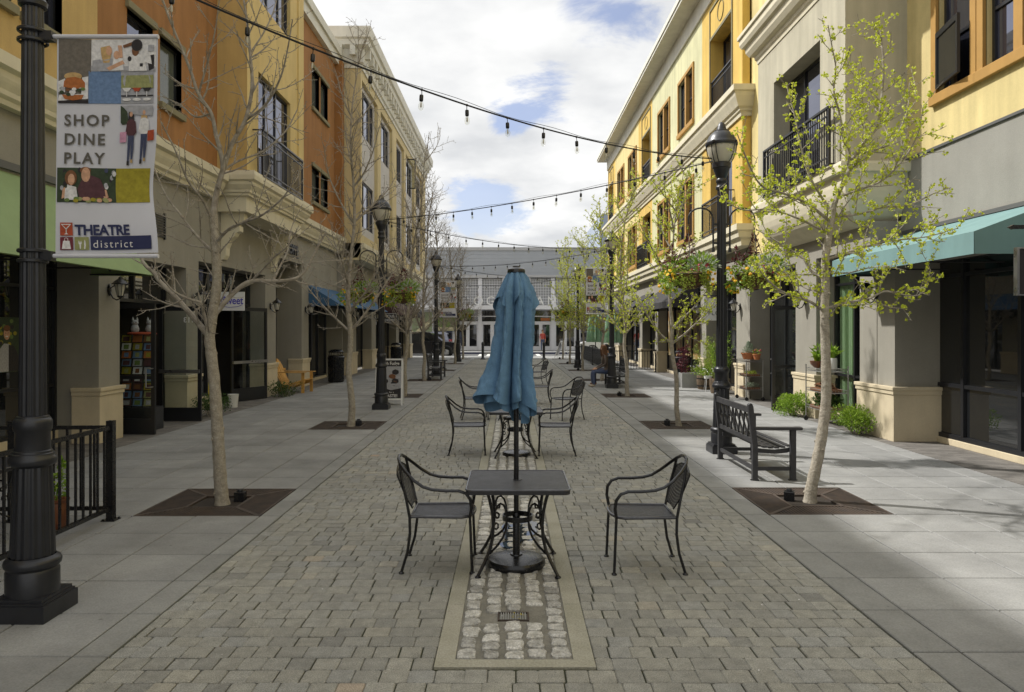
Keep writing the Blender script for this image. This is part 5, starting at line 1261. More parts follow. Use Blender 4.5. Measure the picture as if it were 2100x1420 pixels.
def umbrella(loc, label, cloth='umb', seed=2, full=True, base=True):
    rr = random.Random(seed)
    t = thing('patio_umbrella', label, 'umbrella', loc)
    if base:
        b = MB(); b.lathe([(.001,0),(.222,0),(.228,.012),(.226,.04),(.214,.055),(.15,.068),(.06,.078),(.05,.08)],56); b.build('base', M['blackiron'], t)
        b = MB(); b.lathe([(.05,.078),(.046,.09),(.028,.092),(.028,.40),(.024,.41)],24); b.build('sleeve', M['blackiron'], t)
    b = MB(); b.lathe([(.0195,.1),(.0195,2.3)],18); b.build('pole', M['blackiron'], t)
    # closed canopy: cloth gathered in deep uneven pleats
    vals = []; a = -.25
    for k in range(8): vals.append(a + (rr.uniform(-.26,.26) if k else 0)); a += 2*math.pi/8
    def fold(th, w):
        g = 0
        for v_ in vals:
            d = (th-v_+math.pi)%(2*math.pi)-math.pi
            g = max(g, math.exp(-abs(d/w)**1.35))
        return g
    nt_, nz = 200, 72
    def canopy(th, q):  # q 0 top .. 1 hem
        zt, zb = 2.285, 1.27
        Rr = .062+.075*min(1,q/.16)**.8 + .012*math.sin(q*7) + .075*max(0,(q-.22)/.78)**1.15
        # lobe widths differ
        k = fold(th, .22-.05*q)*(.55+.45*math.sin(th*1.5+1.0)**2)
        amp = .40+.42*min(1,q*1.5)
        r = Rr*(1-amp*k)*(1+.06*math.sin(3*th+1.1+q*2)+.05*math.sin(5*th-q*3)+.035*math.sin(11*th+q*4)*q)
        r += .010*q*noise.noise(V((2.2*math.cos(th),2.2*math.sin(th),q*5))) + .022*q*noise.noise(V((5*math.cos(th)+3,5*math.sin(th),q*9))) + .020*abs(noise.noise(V((9*math.cos(th),9*math.sin(th)+q*6,q*14))))
        # a big panel flares towards the camera's left
        fl = math.exp(-((((th-3.55)+math.pi)%(2*math.pi)-math.pi)/.75)**2); r += .10*fl*max(0,q-.45)**1.2*1.6
        hem = .045*math.cos(4*(th-vals[0])+math.pi*(1))+.04*math.sin(th*1.0-1.9)+.025*math.sin(3*th+.6)
        z = zt-(zt-zb)*q + hem*max(0,(q-.75)/.25)*1.2
        sw = .25*q*math.sin(q*2.2)*.5
        th2 = th+sw*.5
        return V((r*math.cos(th2)-.035*q+.005*math.sin(q*6), r*math.sin(th2), z))
    b = MB(); b.sm = True
    b.add([canopy(2*math.pi*i/nt_, j/nz) for j in range(nz+1) for i in range(nt_)],[(j*nt_+i,j*nt_+(i+1)%nt_,(j+1)*nt_+(i+1)%nt_,(j+1)*nt_+i) for j in range(nz) for i in range(nt_)])
    # inner lining so that the hem shows thickness and the lower panels hang inside
    b.add([(lambda p: V((p.x*.72-.01, p.y*.72, p.z-.01-.05*(j/8))))(canopy(2*math.pi*i/nt_+.35, .90+.10*j/8)) for j in range(9) for i in range(nt_)],[(j*nt_+i,j*nt_+(i+1)%nt_,(j+1)*nt_+(i+1)%nt_,(j+1)*nt_+i) for j in range(8) for i in range(nt_)])
    b.build('canopy', M[cloth], t)
    # vent flap
    def vent(th, q):
        k = fold(th+.12, .24)
        r = (.062+.122*q**.85)*(1-(.20+.42*q)*k)*(1+.06*q*math.sin(2*th+.5)+.04*q*math.sin(5*th+1))
        z = 2.30-.235*q*(1+.10*math.sin(th*2+1)) - .05*q*math.cos(4*(th-vals[0])+.3)*1.2*q
        return V((r*math.cos(th)-.006*q, r*math.sin(th), z))
    b = MB(); b.sm = True; m = 18
    b.add([vent(2*math.pi*i/nt_, j/m) for j in range(m+1) for i in range(nt_)],[(j*nt_+i,j*nt_+(i+1)%nt_,(j+1)*nt_+(i+1)%nt_,(j+1)*nt_+i) for j in range(m) for i in range(nt_)])
    b.build('vent_flap', M[cloth], t)
    b = MB(); b.lathe([(.07,2.292),(.070,2.305),(.066,2.318),(.045,2.33),(.03,2.335),(.028,2.343),(.001,2.345)],28); b.build('cap', M['blackiron'], t)
    return t
um = umbrella((.045,5.82,0),'closed blue cloth umbrella standing in the nearest patio table')
dup(um,(.09,10.87,0),1.3,'closed blue umbrella hidden behind the nearest one, its round base showing below',None,(.92,.92,.93))
def drape(label, loc, seed):
    t = thing('patio_umbrella', label, 'umbrella', loc, seed, 'folded green umbrellas on the patio')
    b = MB(); b.lathe([(.001,0),(.28,0),(.28,.06),(.04,.08)],24); b.lathe([(.025,.08),(.025,2.85)],12); b.build('pole', M['blackiron'], t)
    b = MB(); b.lathe([(.06,2.80),(.20,2.70),(.34,2.55),(.40,2.2),(.46,1.7),(.52,1.14)],132,flute=11,fdep=.38); b.build('canopy', M['gumb'], t)
    b = MB(); b.lathe([(.09,2.78),(.08,2.84),(.001,2.90)],16); b.build('cap', M['blackiron'], t)
drape('folded green leaf print umbrella over the fenced patio, the farther of two',(4.62,40.3,0),.3); drape('folded green leaf print umbrella over the fenced patio, the nearer of two',(5.3,38.2,0),1.1)
b = MB(); b.lathe([(.001,0),(.21,0),(.215,.012),(.213,.04),(.2,.052),(.1,.062),(.03,.07)],40); b.lathe([(.028,.06),(.028,.35),(.001,.36)],16)
tag(b.build('umbrella_stand', M['blackiron'], loc=(.06,15.2,0)),'empty round umbrella stand under the third table','umbrella stand')
# ---------------------------------------------------------------- trees
def rvec(rr): 
    while True:
        p = V((rr.uniform(-1,1),rr.uniform(-1,1),rr.uniform(-1,1)))
        if .05 < p.length < 1: return p.normalized()
def smooth(pts, k=3):
    """Catmull-Rom through points"""
    if len(pts) < 3: return pts
    P = [pts[0]+(pts[0]-pts[1])]+pts+[pts[-1]+(pts[-1]-pts[-2])]; o = []
    for i in range(1,len(P)-2):
        for q in range(k):
            t = q/k; a,b_,c,d = P[i-1],P[i],P[i+1],P[i+2]
            o.append(.5*((2*b_)+(c-a)*t+(2*a-5*b_+4*c-d)*t*t+(3*b_-a-3*c+d)*t**3))
    o.append(pts[-1]); return o
def tree_parts(limbs, seed, leafy, twig=.16, tl=(.35,.85), z_min=1.75, tert=.14, spur=.055, nlf=(2,4), lsize=.028, tmin=.0026):
    """limbs: (points, r0, r1); the first is the trunk"""
    rr = random.Random(seed); tb, cb, lb = MB(), MB(), MB()
    def leaves(p, d):
        for _ in range(rr.randint(*nlf)):
            dd = (d*.6+rvec(rr)).normalized(); l = lsize*rr.uniform(.6,1.25); s_ = dd.cross(rvec(rr)).normalized(); n = dd.cross(s_)*.25
            lb.rn = rr.uniform(.02,1); q = p+dd*.006
            lb.add([q, q+dd*l*.75+s_*l*.55+n*l, q+dd*l, q+dd*l*.75-s_*l*.55+n*l],[(0,1,2),(0,2,3)])
    def spurs(pts, r, step):
        acc = rr.uniform(0,step)
        for i in range(len(pts)-1):
            a, e = pts[i], pts[i+1]; L_ = (e-a).length; dr = (e-a).normalized() if L_ > 1e-6 else V((0,0,1))
            while acc < L_:
                p = a+dr*acc; d = (rvec(rr)+dr*.35+V((0,0,.25))); d = (d-dr*d.dot(dr)*.6).normalized(); ln = rr.uniform(.010,.026)
                u = d.cross(dr).normalized(); v_ = d.cross(u); w_ = .0032
                cb.rn = .5; cb.add([p+u*w_,p-u*w_*.5+v_*w_,p-u*w_*.5-v_*w_,p+d*ln+u*w_*1.1,p+d*ln-u*w_*.5+v_*w_,p+d*ln-u*w_*.5-v_*w_],[(0,1,4,3),(1,2,5,4),(2,0,3,5),(3,4,5)])
                if leafy and rr.random() < .93: leaves(p+d*ln, d)
                acc += step*rr.uniform(.6,1.4)
            acc -= L_
    def sprout(pts, r0, r1, level, step, lr):
        tot = sum((pts[i+1]-pts[i]).length for i in range(len(pts)-1)); acc = 0; nxt = step*rr.uniform(.5,1.3); ang = rr.uniform(0,6)
        for i in range(len(pts)-1):
            a, e = pts[i], pts[i+1]; L_ = (e-a).length
            if L_ < 1e-6: continue
            dr = (e-a)/L_
            while nxt < acc+L_:
                t = nxt/tot; p = a+dr*(nxt-acc); nxt += step*rr.uniform(.65,1.4)
                if p.z < z_min and level == 1 and len(pts) > 0 and lr[2]: continue
                ang += 2.4+rr.uniform(-.5,.5); u = dr.cross(V((.31,.2,.93))).normalized(); v_ = dr.cross(u)
                out = (u*math.cos(ang)+v_*math.sin(ang)); d = (dr*rr.uniform(.35,.8)+out*rr.uniform(.6,1.0)+V((0,0,rr.uniform(-.05,.35)))).normalized()
                ln = rr.uniform(lr[0],lr[1])*(1-.55*t); ns = 5 if level == 1 else 3; q = [p]; dd = d.copy()
                for _ in range(ns):
                    dd = (dd+rvec(rr)*.16+V((0,0,.07))).normalized(); q.append(q[-1]+dd*ln/ns)
                rb = max(tmin, min((r0+(r1-r0)*t)*.55, .011 if level == 1 else .0052))
                rads = [rb*(1-k/ns)+tmin*(k/ns) for k in range(ns+1)]
                cb.rn = .5; cb.tube(q, rads, 5 if level == 1 else 4, cap=False)
                spurs(q, rads, spur)
                if level == 1: sprout(q, rb, .002, 2, tert, (.10,.34,False))
            acc += L_
    for li,(pts,r0,r1) in enumerate(limbs):
        sp = smooth([V(p) for p in pts], 4); n = len(sp)
        rads = [r0+(r1-r0)*(k/(n-1))**.8 for k in range(n)]
        if li == 0:
            rads = [r*(1+.30*math.exp(-k*.9))*(1+.05*math.sin(k*2.3)) for k,r in enumerate(rads)]
            tb.rn = .5; tb.tube(sp, rads, 16)
            for k in range(12):      # knots and old branch scars
                i = rr.randint(1,n-2); a = rr.uniform(0,6.28); c = sp[i]+V((math.cos(a),math.sin(a),0))*rads[i]*.86
                tb.lathe([(rads[i]*.30,-.02),(rads[i]*.34,-.004),(rads[i]*.25,.016),(.001,.02)],8,c=(0,0,0),M=Matrix.Translation(c)@V((math.cos(a),math.sin(a),.2)).to_track_quat('Z','Y').to_matrix().to_4x4())
        else:
            cb.rn = .5; cb.tube(sp, rads, 9 if r0 > .02 else 6)
            spurs(sp, rads, spur*1.4)
        sprout(sp, r0, r1, 1, twig if li else twig*2, (*tl, li == 0))
    return tb, cb, lb
GT = 'ginkgo trees in the grates'
def tree(label, loc, limbs, seed, leafy, **kw):
    t = thing('ginkgo_tree', label, 'tree', loc, 0, GT)
    tb, cb, lb = tree_parts(limbs, seed, leafy, **kw)
    tb.build('trunk', M['bark'], t); c = cb.build('crown', M['bark_t'], t)
    if leafy: lb.build('leaves', M['leaf'], c)
    return t
def rel(pxs, y, base, dys=None):
    o = []
    for i,(px,py) in enumerate(pxs):
        d = (dys[0]+(dys[1]-dys[0])*i/(len(pxs)-1)) if dys else 0
        o.append(at(px,py,y+d)-V(base))
    return o
# hero bare tree
yb = 7.9; base = (at(457,1037,yb).x, yb, 0)
def rl(p, d=None): return rel(p, yb, base, d)
limbs = [(rl([(457,1045),(453,1000),(450,950),(446,880),(440,790),(433,725),(430,690),(438,635),(445,575),(441,500),(437,440)]),.072,.044),
 (rl([(437,440),(444,397),(457,350),(477,293),(503,247),(517,180),(513,110),(507,47),(497,-20),(490,-100)],(0,.25)),.036,.008),
 (rl([(447,385),(457,340),(443,277),(433,233),(407,193),(390,143),(363,77),(343,27),(325,-30),(310,-90)],(0,-.3)),.028,.007),
 (rl([(431,692),(400,655),(365,615),(330,580),(315,560),(298,545),(287,525),(275,505),(262,470)],(0,.35)),.036,.010),
 (rl([(428,680),(417,640),(411,622),(392,615),(370,606),(350,592),(325,560)],(0,-.35)),.022,.008),
 (rl([(440,645),(480,600),(515,577),(560,577),(605,572),(628,553),(645,520),(668,478)],(0,.5)),.030,.009),
 (rl([(515,577),(540,552),(560,530),(590,505),(610,470)],(.2,-.2)),.014,.005),
 (rl([(560,577),(575,545),(590,515),(597,470),(620,420)],(.25,.9)),.014,.005),
 (rl([(441,500),(470,470),(505,455),(540,440),(585,400),(610,350)],(0,-.7)),.018,.006),
 (rl([(439,520),(400,480),(370,440),(340,400),(310,330)],(0,.7)),.017,.006),
 (rl([(438,455),(415,410),(385,370),(360,310),(330,250)],(0,-.6)),.016,.006),
 (rl([(457,350),(490,330),(540,310),(585,270),(610,225)],(.1,.6)),.016,.006),
 (rl([(503,247),(545,215),(575,160),(590,100),(600,40)],(.2,-.3)),.016,.006),
 (rl([(513,110),(545,60),(565,10),(575,-50)],(.2,.5)),.012,.005),
 (rl([(433,233),(400,240),(370,215),(335,200)],(-.1,.4)),.012,.005),
 (rl([(407,193),(425,130),(440,70),(450,0)],(-.1,-.5)),.013,.005)]
tree('bare ginkgo with two low side limbs, rising beside the banner lamp post', base, limbs, 11, False, twig=.13, tl=(.3,.8))
# hero leafy tree
yb = 8.0; base = (at(1662,1032,yb).x, yb, 0)
limbs = [(rl([(1660,1040),(1664,1000),(1675,950),(1686,890),(1694,820),(1694,750),(1692,690),(1691,640),(1693,590),(1692,540),(1700,480),(1708,430)]),.066,.036),
 (rl([(1707,435),(1718,400),(1737,360),(1753,317),(1777,287),(1800,255),(1806,217),(1812,150),(1808,83),(1802,45)],(0,.2)),.030,.006),
 (rl([(1732,370),(1742,317),(1730,273),(1720,227),(1710,187),(1714,140),(1707,100),(1698,52)],(.1,-.3)),.018,.005),
 (rl([(1690,638),(1663,620),(1630,608),(1600,596),(1570,570),(1545,540)],(0,-.4)),.019,.006),
 (rl([(1697,632),(1737,621),(1783,612),(1813,598),(1843,603),(1883,606),(1901,583),(1908,553)],(0,-.3)),.018,.005),
 (rl([(1690,572),(1663,556),(1647,530),(1617,510),(1585,490),(1550,470)],(0,.5)),.018,.006),
 (rl([(1698,532),(1750,515),(1800,500),(1840,493),(1900,486),(1965,468)],(0,.5)),.017,.005),
 (rl([(1708,440),(1680,397),(1657,355),(1645,313),(1630,240),(1613,175)],(0,.4)),.018,.005),
 (rl([(1704,455),(1650,415),(1600,395),(1560,380),(1533,330),(1512,275)],(0,-.5)),.018,.005),
 (rl([(1700,480),(1640,450),(1580,430),(1520,430),(1470,400)],(0,.3)),.015,.005),
 (rl([(1715,405),(1760,390),(1810,370),(1850,330),(1880,280),(1895,215)],(0,-.4)),.016,.005),
 (rl([(1707,445),(1760,440),(1815,425),(1865,420),(1920,395),(1950,385)],(0,.2)),.015,.005),
 (rl([(1753,317),(1790,310),(1830,290),(1860,230),(1865,170)],(.1,.6)),.013,.005),
 (rl([(1777,287),(1770,230),(1765,180),(1755,130)],(.1,.5)),.012,.004),
 (rl([(1695,560),(1740,560),(1780,550),(1830,545)],(0,-.6)),.012,.004),
 (rl([(1692,600),(1650,590),(1610,560),(1580,520)],(0,.7)),.012,.004)]
tree('leaning ginkgo in fresh yellow green leaf beside the empty lattice bench', base, limbs, 21, True, twig=.105, tl=(.22,.6), nlf=(4,7), lsize=.030, spur=.068, tmin=.003)
# generated trees
def gen_limbs(seed, H=7.2, lean=(0,0), zf=1.85, n=11, spread=1.0, r=.068):
    rr = random.Random(seed); tr = [V((0,0,-.05))]; p = V((0,0,-.05))
    for k in range(1,8):
        z = zf*1.25*k/7; tr.append(V((lean[0]*z/2+.025*math.sin(k*1.7+seed),lean[1]*z/2+.02*math.sin(k*2.1+seed),z)))
    out = [(tr,r,r*.66)]; ld = [tr[-1]]; d = V((lean[0]*.2,lean[1]*.2,1)).normalized()
    for k in range(7):
        d = (d+rvec(rr)*.16+V((0,0,.3))).normalized(); ld.append(ld[-1]+d*(H-zf*1.25)/7)
    out.append((ld,r*.64,.006)); az = rr.uniform(0,6)
    for k in range(n):
        f = k/(n-1); az += 2.39+rr.uniform(-.4,.4)
        if f < .25: i = 4+int(f*4*3); s_ = tr[min(7,max(5,i))].copy()
        else: s_ = ld[min(6,int((f-.25)/.75*5.6))].lerp(ld[min(7,int((f-.25)/.75*5.6)+1)], rr.random())
        ln = (1.75-.9*f)*spread*rr.uniform(.75,1.15); el = R(rr.uniform(18,42)+22*f); dd = V((math.cos(az)*math.cos(el),math.sin(az)*math.cos(el),math.sin(el))); pts = [s_]
        for q in range(5): dd = (dd+rvec(rr)*.14+V((0,0,.16))).normalized(); pts.append(pts[-1]+dd*ln/5)
        out.append((pts,(.030-.014*f),.005))
    return out
kwb = dict(twig=.115, tl=(.4,1.0)); kwl = dict(twig=.15, tl=(.3,.8), nlf=(3,5), lsize=.038, spur=.09, tert=.14, tmin=.0034)
B1 = tree('slim bare ginkgo standing before the glass doors with the card display', (-3.07,14.25,0), gen_limbs(31,7.6,(-.03,0),2.0,13,1.1), 31, False, **kwb, tmin=.003)
B2 = tree('bare ginkgo half hidden behind the fudge easel', (-2.95,20.5,0), gen_limbs(32,7.2,(.10,0),1.9,16,1.05), 32, False, **kwb, tmin=.0036)
B3 = tree('bare ginkgo with a crooked trunk at the park bench', (-3.1,26.7,0), gen_limbs(35,7.4,(-.05,0),1.9,15,1.15), 35, False, twig=.12, tl=(.4,1.05), spur=.09, tert=.13, tmin=.0036)
dup(B3,(-3.0,33.0,0),1.9,'bare ginkgo just past the park bench, trunk leaning over the walk',GT); dup(B3,(-2.95,39.2,0),2.6,'bare ginkgo second from the end of the bare row',GT); dup(B3,(-2.9,45.4,0),1.1,'bare ginkgo closest to the parked black SUV',GT)
L1 = tree('thin leafy ginkgo between the lattice bench and the oak barrel', (3.25,14.3,0), gen_limbs(41,5.0,(-.16,0),1.75,11,.85,.05), 41, True, **kwl)
L2 = tree('leafy ginkgo standing in front of the bench where the woman sits', (3.25,20.6,0), gen_limbs(42,6.2,(-.09,0),1.9,15,1.0,.058), 42, True, **kwl)
L3 = tree('leafy ginkgo just behind the seated woman', (3.3,26.8,0), gen_limbs(43,6.6,(.05,0),1.9,17,1.05,.06), 43, True, twig=.17, tl=(.35,.9), nlf=(3,5), lsize=.048, spur=.115, tert=.16, tmin=.0042)
dup(L2,(3.2,33.0,0),2.2,'leafy ginkgo beside the black patio fence',GT); dup(L3,(3.15,39.3,0),1.2,'leafy ginkgo near the lamp post by the patio fence',GT); dup(L2,(3.2,45.5,0),3.6,'leafy ginkgo beside the white easel at the street end',GT)
# ---------------------------------------------------------------- benches (seat faces local +X)
M['bench'] = mat('charcoal_bench_paint', S(58,58,60), .5, var=.3, vscale=9, streak=.2, bump=.15, bscale=60)
def bench():
    t = thing('park_bench','x','bench'); Lh = .74
    b = MB()
    for k in range(6):
        x = .02+k*.075; z = .43-.030*math.sin((k+.5)/6*math.pi)
        b.box(x,x+.058,-Lh+.035,Lh-.035,z-.02,z)
    b.build('seat', M['bench'], t, bev=.004)
    b = MB()
    for s_ in (-1,1):
        pr = [(.0,.33),(.10,.325),(.25,.315),(.40,.33),(.46,.36),(.46,.40),(.40,.385),(.25,.365),(.1,.375),(0,.39)]
        b.prism(pr, s_*(Lh-.035), s_*(Lh-.07), 'y')
    b.build('seat_rail', M['bench'], t, bev=.004)
    for s_ in (-1,1):
        b = MB(); y = s_*Lh
        pr = [(-.045,0),(.02,0),(.02,.42),(-.035,.90),(-.05,.935),(-.075,.945),(-.098,.925),(-.098,.89),(-.045,.43)]
        b.prism(pr, y-.032, y+.032, 'y'); b.build('back_post', M['bench'], t, bev=.006)
        b = MB(); b.box(.42,.485,y-.032,y+.032,0,.615); b.build('front_leg', M['bench'], t, bev=.005)
        b = MB(); b.box(-.03,.56,y-.045,y+.045,.615,.65); b.build('armrest', M['bench'], t, bev=.008)
        b = MB(); b.box(.021,.419,y-.016,y+.016,.12,.165); b.build('stretcher', M['bench'], t)
        b = MB(); 
        for x in (-.012,.452): b.box(x-.05,x+.05,y-.018,y+.018,0,.012)
        b.build('foot_bracket', M['blackiron'], t)
    b = MB(); b.bar((-.012,-Lh+.032,.14),(-.012,Lh-.032,.14),.03,.045); b.build('stretcher', M['bench'], t)
    # lattice back
    bk = MB(); q = lambda y,z,o=0: (-.012-(z-.43)*.118+o, y, z)
    bk.bar(q(-Lh+.03,.855),q(Lh-.03,.855),.035,.075); bk.bar(q(-Lh+.03,.475),q(Lh-.03,.475),.035,.06)
    bo = bk.build('backrest', M['bench'], t, bev=.004)
    b = MB(); za, zb = .50,.82; h = zb-za; half = Lh-.05
    for (y0,y1,flip) in ((-half,-.005,1),(.005,half,-1)):
        w_ = y1-y0
        for k in range(-3,6):
            for dr in (1,-1):
                c = y0+w_*(k*.27)*1.0; p0 = (c,za); p1 = (c+dr*h*.62,zb)
                # clip to panel
                pts = []
                def clip(a, e):
                    t0,t1 = 0.,1.; d = e[0]-a[0]
                    for lo,hi in ((y0,y1),):
                        if abs(d)<1e-9: continue
                        ta,tb_ = (lo-a[0])/d,(hi-a[0])/d
                        if ta>tb_: ta,tb_ = tb_,ta
                        t0,t1 = max(t0,ta),min(t1,tb_)
                    return (t0,t1) if t1-t0>.18 else None
                r_ = clip(p0,p1)
                if not r_: continue
                a = (p0[0]+(p1[0]-p0[0])*r_[0], za+h*r_[0]); e = (p0[0]+(p1[0]-p0[0])*r_[1], za+h*r_[1])
                b.bar(q(*a,.004*dr),q(*e,.004*dr),.018,.022)
        b.bar(q(y1 if flip>0 else y0,za),q(y1 if flip>0 else y0,zb),.016,.022)
    b.build('lattice', M['bench'], bo)
    return t
b0 = bench(); b0.location = (2.99,9.78,.004); b0['label'] = 'empty charcoal bench with lattice back beside the leaning leafy tree'; b0['group'] = 'park benches'
dup(b0,(-3.0,27.9,.004),0,'charcoal bench standing under the bare trees on the shaded walk','park benches')
dup(b0,(3.64,24.1,.004),math.pi,'charcoal bench on which the woman and a companion sit','park benches')

# ---------------------------------------------------------------- iron fences
def fence_run(t, p0, p1, h=.93, pitch=.115, panel=None, post0=True, post1=True):
    p0 = V((p0[0],p0[1],0)); p1 = V((p1[0],p1[1],0)); d = p1-p0; n = max(2,int(d.length/pitch))
    for z in (h-.03,.12):
        b = MB(); b.bar(p0+V((0,0,z)),p1+V((0,0,z)),.035,.035); b.build('rail', M['blackiron'], t)
    b = MB()
    for k in range(1,n):
        p = p0+d*k/n; b.box(p.x-.009,p.x+.009,p.y-.009,p.y+.009,.12,h-.03)
    b.build('pickets', M['blackiron'], t)
    for ok,p in ((post0,p0),(post1,p1)):
        if not ok: continue
        b = MB(); b.box(p.x-.032,p.x+.032,p.y-.032,p.y+.032,0,h+.035); b.box(p.x-.065,p.x+.065,p.y-.065,p.y+.065,.004,.014)
        for sx in (-1,1):
            for sy in (-1,1): b.lathe([(.011,.014),(.011,.024),(.001,.026)],8,c=(p.x+sx*.05,p.y+sy*.05,0))
        b.build('post', M['blackiron'], t)
    if panel:
        b = MB(); dn = d.normalized(); b.bar(p0+V((0,0,h/2+.04)),p1+V((0,0,h/2+.04)),.006,h-.22); b.build('mesh_panel', M['blackpaint'], t)
f = thing('patio_railing','black iron railing corner around a potted succulent, behind the banner lamp post','fence')
fence_run(f,(-3.86,7.16),(-3.86,4.6)); fence_run(f,(-3.89,7.16),(-4.78,7.12),post0=False); fence_run(f,(-3.86,4.57),(-3.86,1.5),post0=False)
fence_run(f,(-4.81,7.12),(-6.3,7.1),post0=False,post1=False)
f = thing('patio_railing','black iron railing fencing the patio of green umbrellas, beyond the seated woman','fence')
fence_run(f,(4.2,31.9),(4.2,37.9),panel=True); fence_run(f,(4.2,37.95),(4.2,44),panel=True,post0=False); fence_run(f,(4.24,31.9),(6.25,31.9),post0=False)

# ---------------------------------------------------------------- wall lanterns
def lantern():
    t = thing('wall_lantern','x','lantern')   # hangs off a wall facing +X, origin on the wall
    b = MB(); b.lathe([(.001,0),(.05,0),(.062,.012),(.045,.022),(.001,.024)],18,M=Matrix.Scale(1.7,4,(0,0,1))@Matrix.Rotation(R(90),4,'Y')); b.build('backplate', M['blackiron'], t)
    b = MB(); b.tube([(.02,0,-.05),(.07,0,-.14),(.13,0,-.17),(.18,0,-.15),(.19,0,-.115)],.011,7); b.tube([(.02,0,.02),(.08,0,.06),(.15,0,.13)],.008,6); b.build('arm', M['blackiron'], t)
    b = MB(); b.lathe([(.045,-.11),(.088,.085)],8,c=(.19,0,0),sm=False); b.build('lantern_glass', M['lglass'], t)
    b = MB(); b.lathe([(.128,.085),(.132,.095),(.08,.15),(.03,.185),(.03,.20),(.012,.21),(.001,.235)],24,c=(.19,0,0)); b.lathe([(.001,.088),(.125,.086)],24,c=(.19,0,0)); b.build('roof', M['blackiron'], t)
    b = MB()
    for k in range(8):
        a = math.pi/4*k; b.tube([(.19+.047*math.cos(a),.047*math.sin(a),-.11),(.19+.09*math.cos(a),.09*math.sin(a),.086)],.005,4)
    b.lathe([(.001,-.15),(.02,-.14),(.05,-.12),(.052,-.105),(.045,-.10)],16,c=(.19,0,0)); b.build('cage', M['blackiron'], t)
    return t
ln0 = lantern(); GW = 'wall lanterns on the pillars'
LN = [(-6.65,12.27,2.50,0,'black wall lantern on the pillar beside the card display door'),(-6.65,15.5,2.48,0,'black wall lantern half hidden behind the nearest bare trunk'),(-6.65,20.5,2.48,0,'black wall lantern between the sweet shop door and the black service door'),(-6.65,24.0,2.48,0,'black wall lantern at the near end of the blue awning'),
      (-6.45,30.2,2.45,0,'black wall lantern beneath the far end of the blue awning'),(-6.45,35.0,2.45,0,'black wall lantern by the hanging SOLE DESIRE sign'),(-6.45,42.3,2.45,0,'black wall lantern between the maroon and black awnings'),
      (6.31,12.75,2.46,math.pi,'wall lantern below the teal awning on the thick taupe pillar'),(6.31,15.85,2.46,math.pi,'wall lantern on the pillar by the open plant shop door'),(6.31,20.35,2.46,math.pi,'wall lantern just past the wire cart with the cactus'),(6.31,24.2,2.46,math.pi,'wall lantern beside the white FLOW sign, over the oak barrel'),(6.31,32.05,2.46,math.pi,'wall lantern on the pillar where the patio fence meets the wall'),(6.31,35.9,2.46,math.pi,'wall lantern inside the fenced patio')]
for i,(x,y,z,a,lb) in enumerate(LN):
    if i == 0: ln0.location = (x,y,z); ln0['label'] = lb; ln0['group'] = GW
    else: dup(ln0,(x,y,z),a,lb,GW)

# ---------------------------------------------------------------- shrubs
def shrub(loc, label, r, seed, mt='leaf_s', n=2200, ls=.032):
    rr = random.Random(seed); t = thing('boxwood_shrub', label, 'shrub', loc, 0, 'clipped shrubs at the foot of the pillars')
    b = MB()
    for k in range(16):
        p = V((rr.uniform(-1,1)*r[0]*.75,rr.uniform(-1,1)*r[1]*.75,rr.uniform(.5,.95)*r[2]*1.6)); b.tube([(p.x*.2,p.y*.2,0),(p.x*.6,p.y*.6,p.z*.5),p],[.010,.007,.003],5)
    b.build('stems', M['bark_t'], t)
    b = MB()
    lumps = [(V((rr.uniform(-.6,.6)*r[0],rr.uniform(-.6,.6)*r[1],r[2]*(.75+rr.uniform(-.35,.5)))),rr.uniform(.35,.6)) for _ in range(16)]
    for k in range(n):
        c,s_ = rr.choice(lumps); d = rvec(rr); p = c+V((d.x*r[0]*s_,d.y*r[1]*s_,d.z*r[2]*s_*.95))*rr.uniform(.82,1.12)
        if p.z < .02: p.z = rr.uniform(.02,.12)
        dd = (d+rvec(rr)*.8+V((0,0,.4))).normalized(); l = ls*rr.uniform(.6,1.3); s2 = dd.cross(rvec(rr)).normalized()*l*.38; nn = dd.cross(s2).normalized()*l*.15
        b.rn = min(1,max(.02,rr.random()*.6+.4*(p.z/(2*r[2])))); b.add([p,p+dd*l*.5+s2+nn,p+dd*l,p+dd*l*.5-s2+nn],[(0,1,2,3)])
    b.build('foliage', M[mt], t)
    return t
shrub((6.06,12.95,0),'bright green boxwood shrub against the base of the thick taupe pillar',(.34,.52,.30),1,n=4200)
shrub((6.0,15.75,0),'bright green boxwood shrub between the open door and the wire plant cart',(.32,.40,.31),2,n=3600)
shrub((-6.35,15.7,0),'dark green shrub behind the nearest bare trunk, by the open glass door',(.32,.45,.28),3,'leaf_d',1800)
shrub((-6.2,20.35,0),'low dark green shrub in front of the yellow wooden chair',(.36,.6,.24),4,'leaf_d',1800)

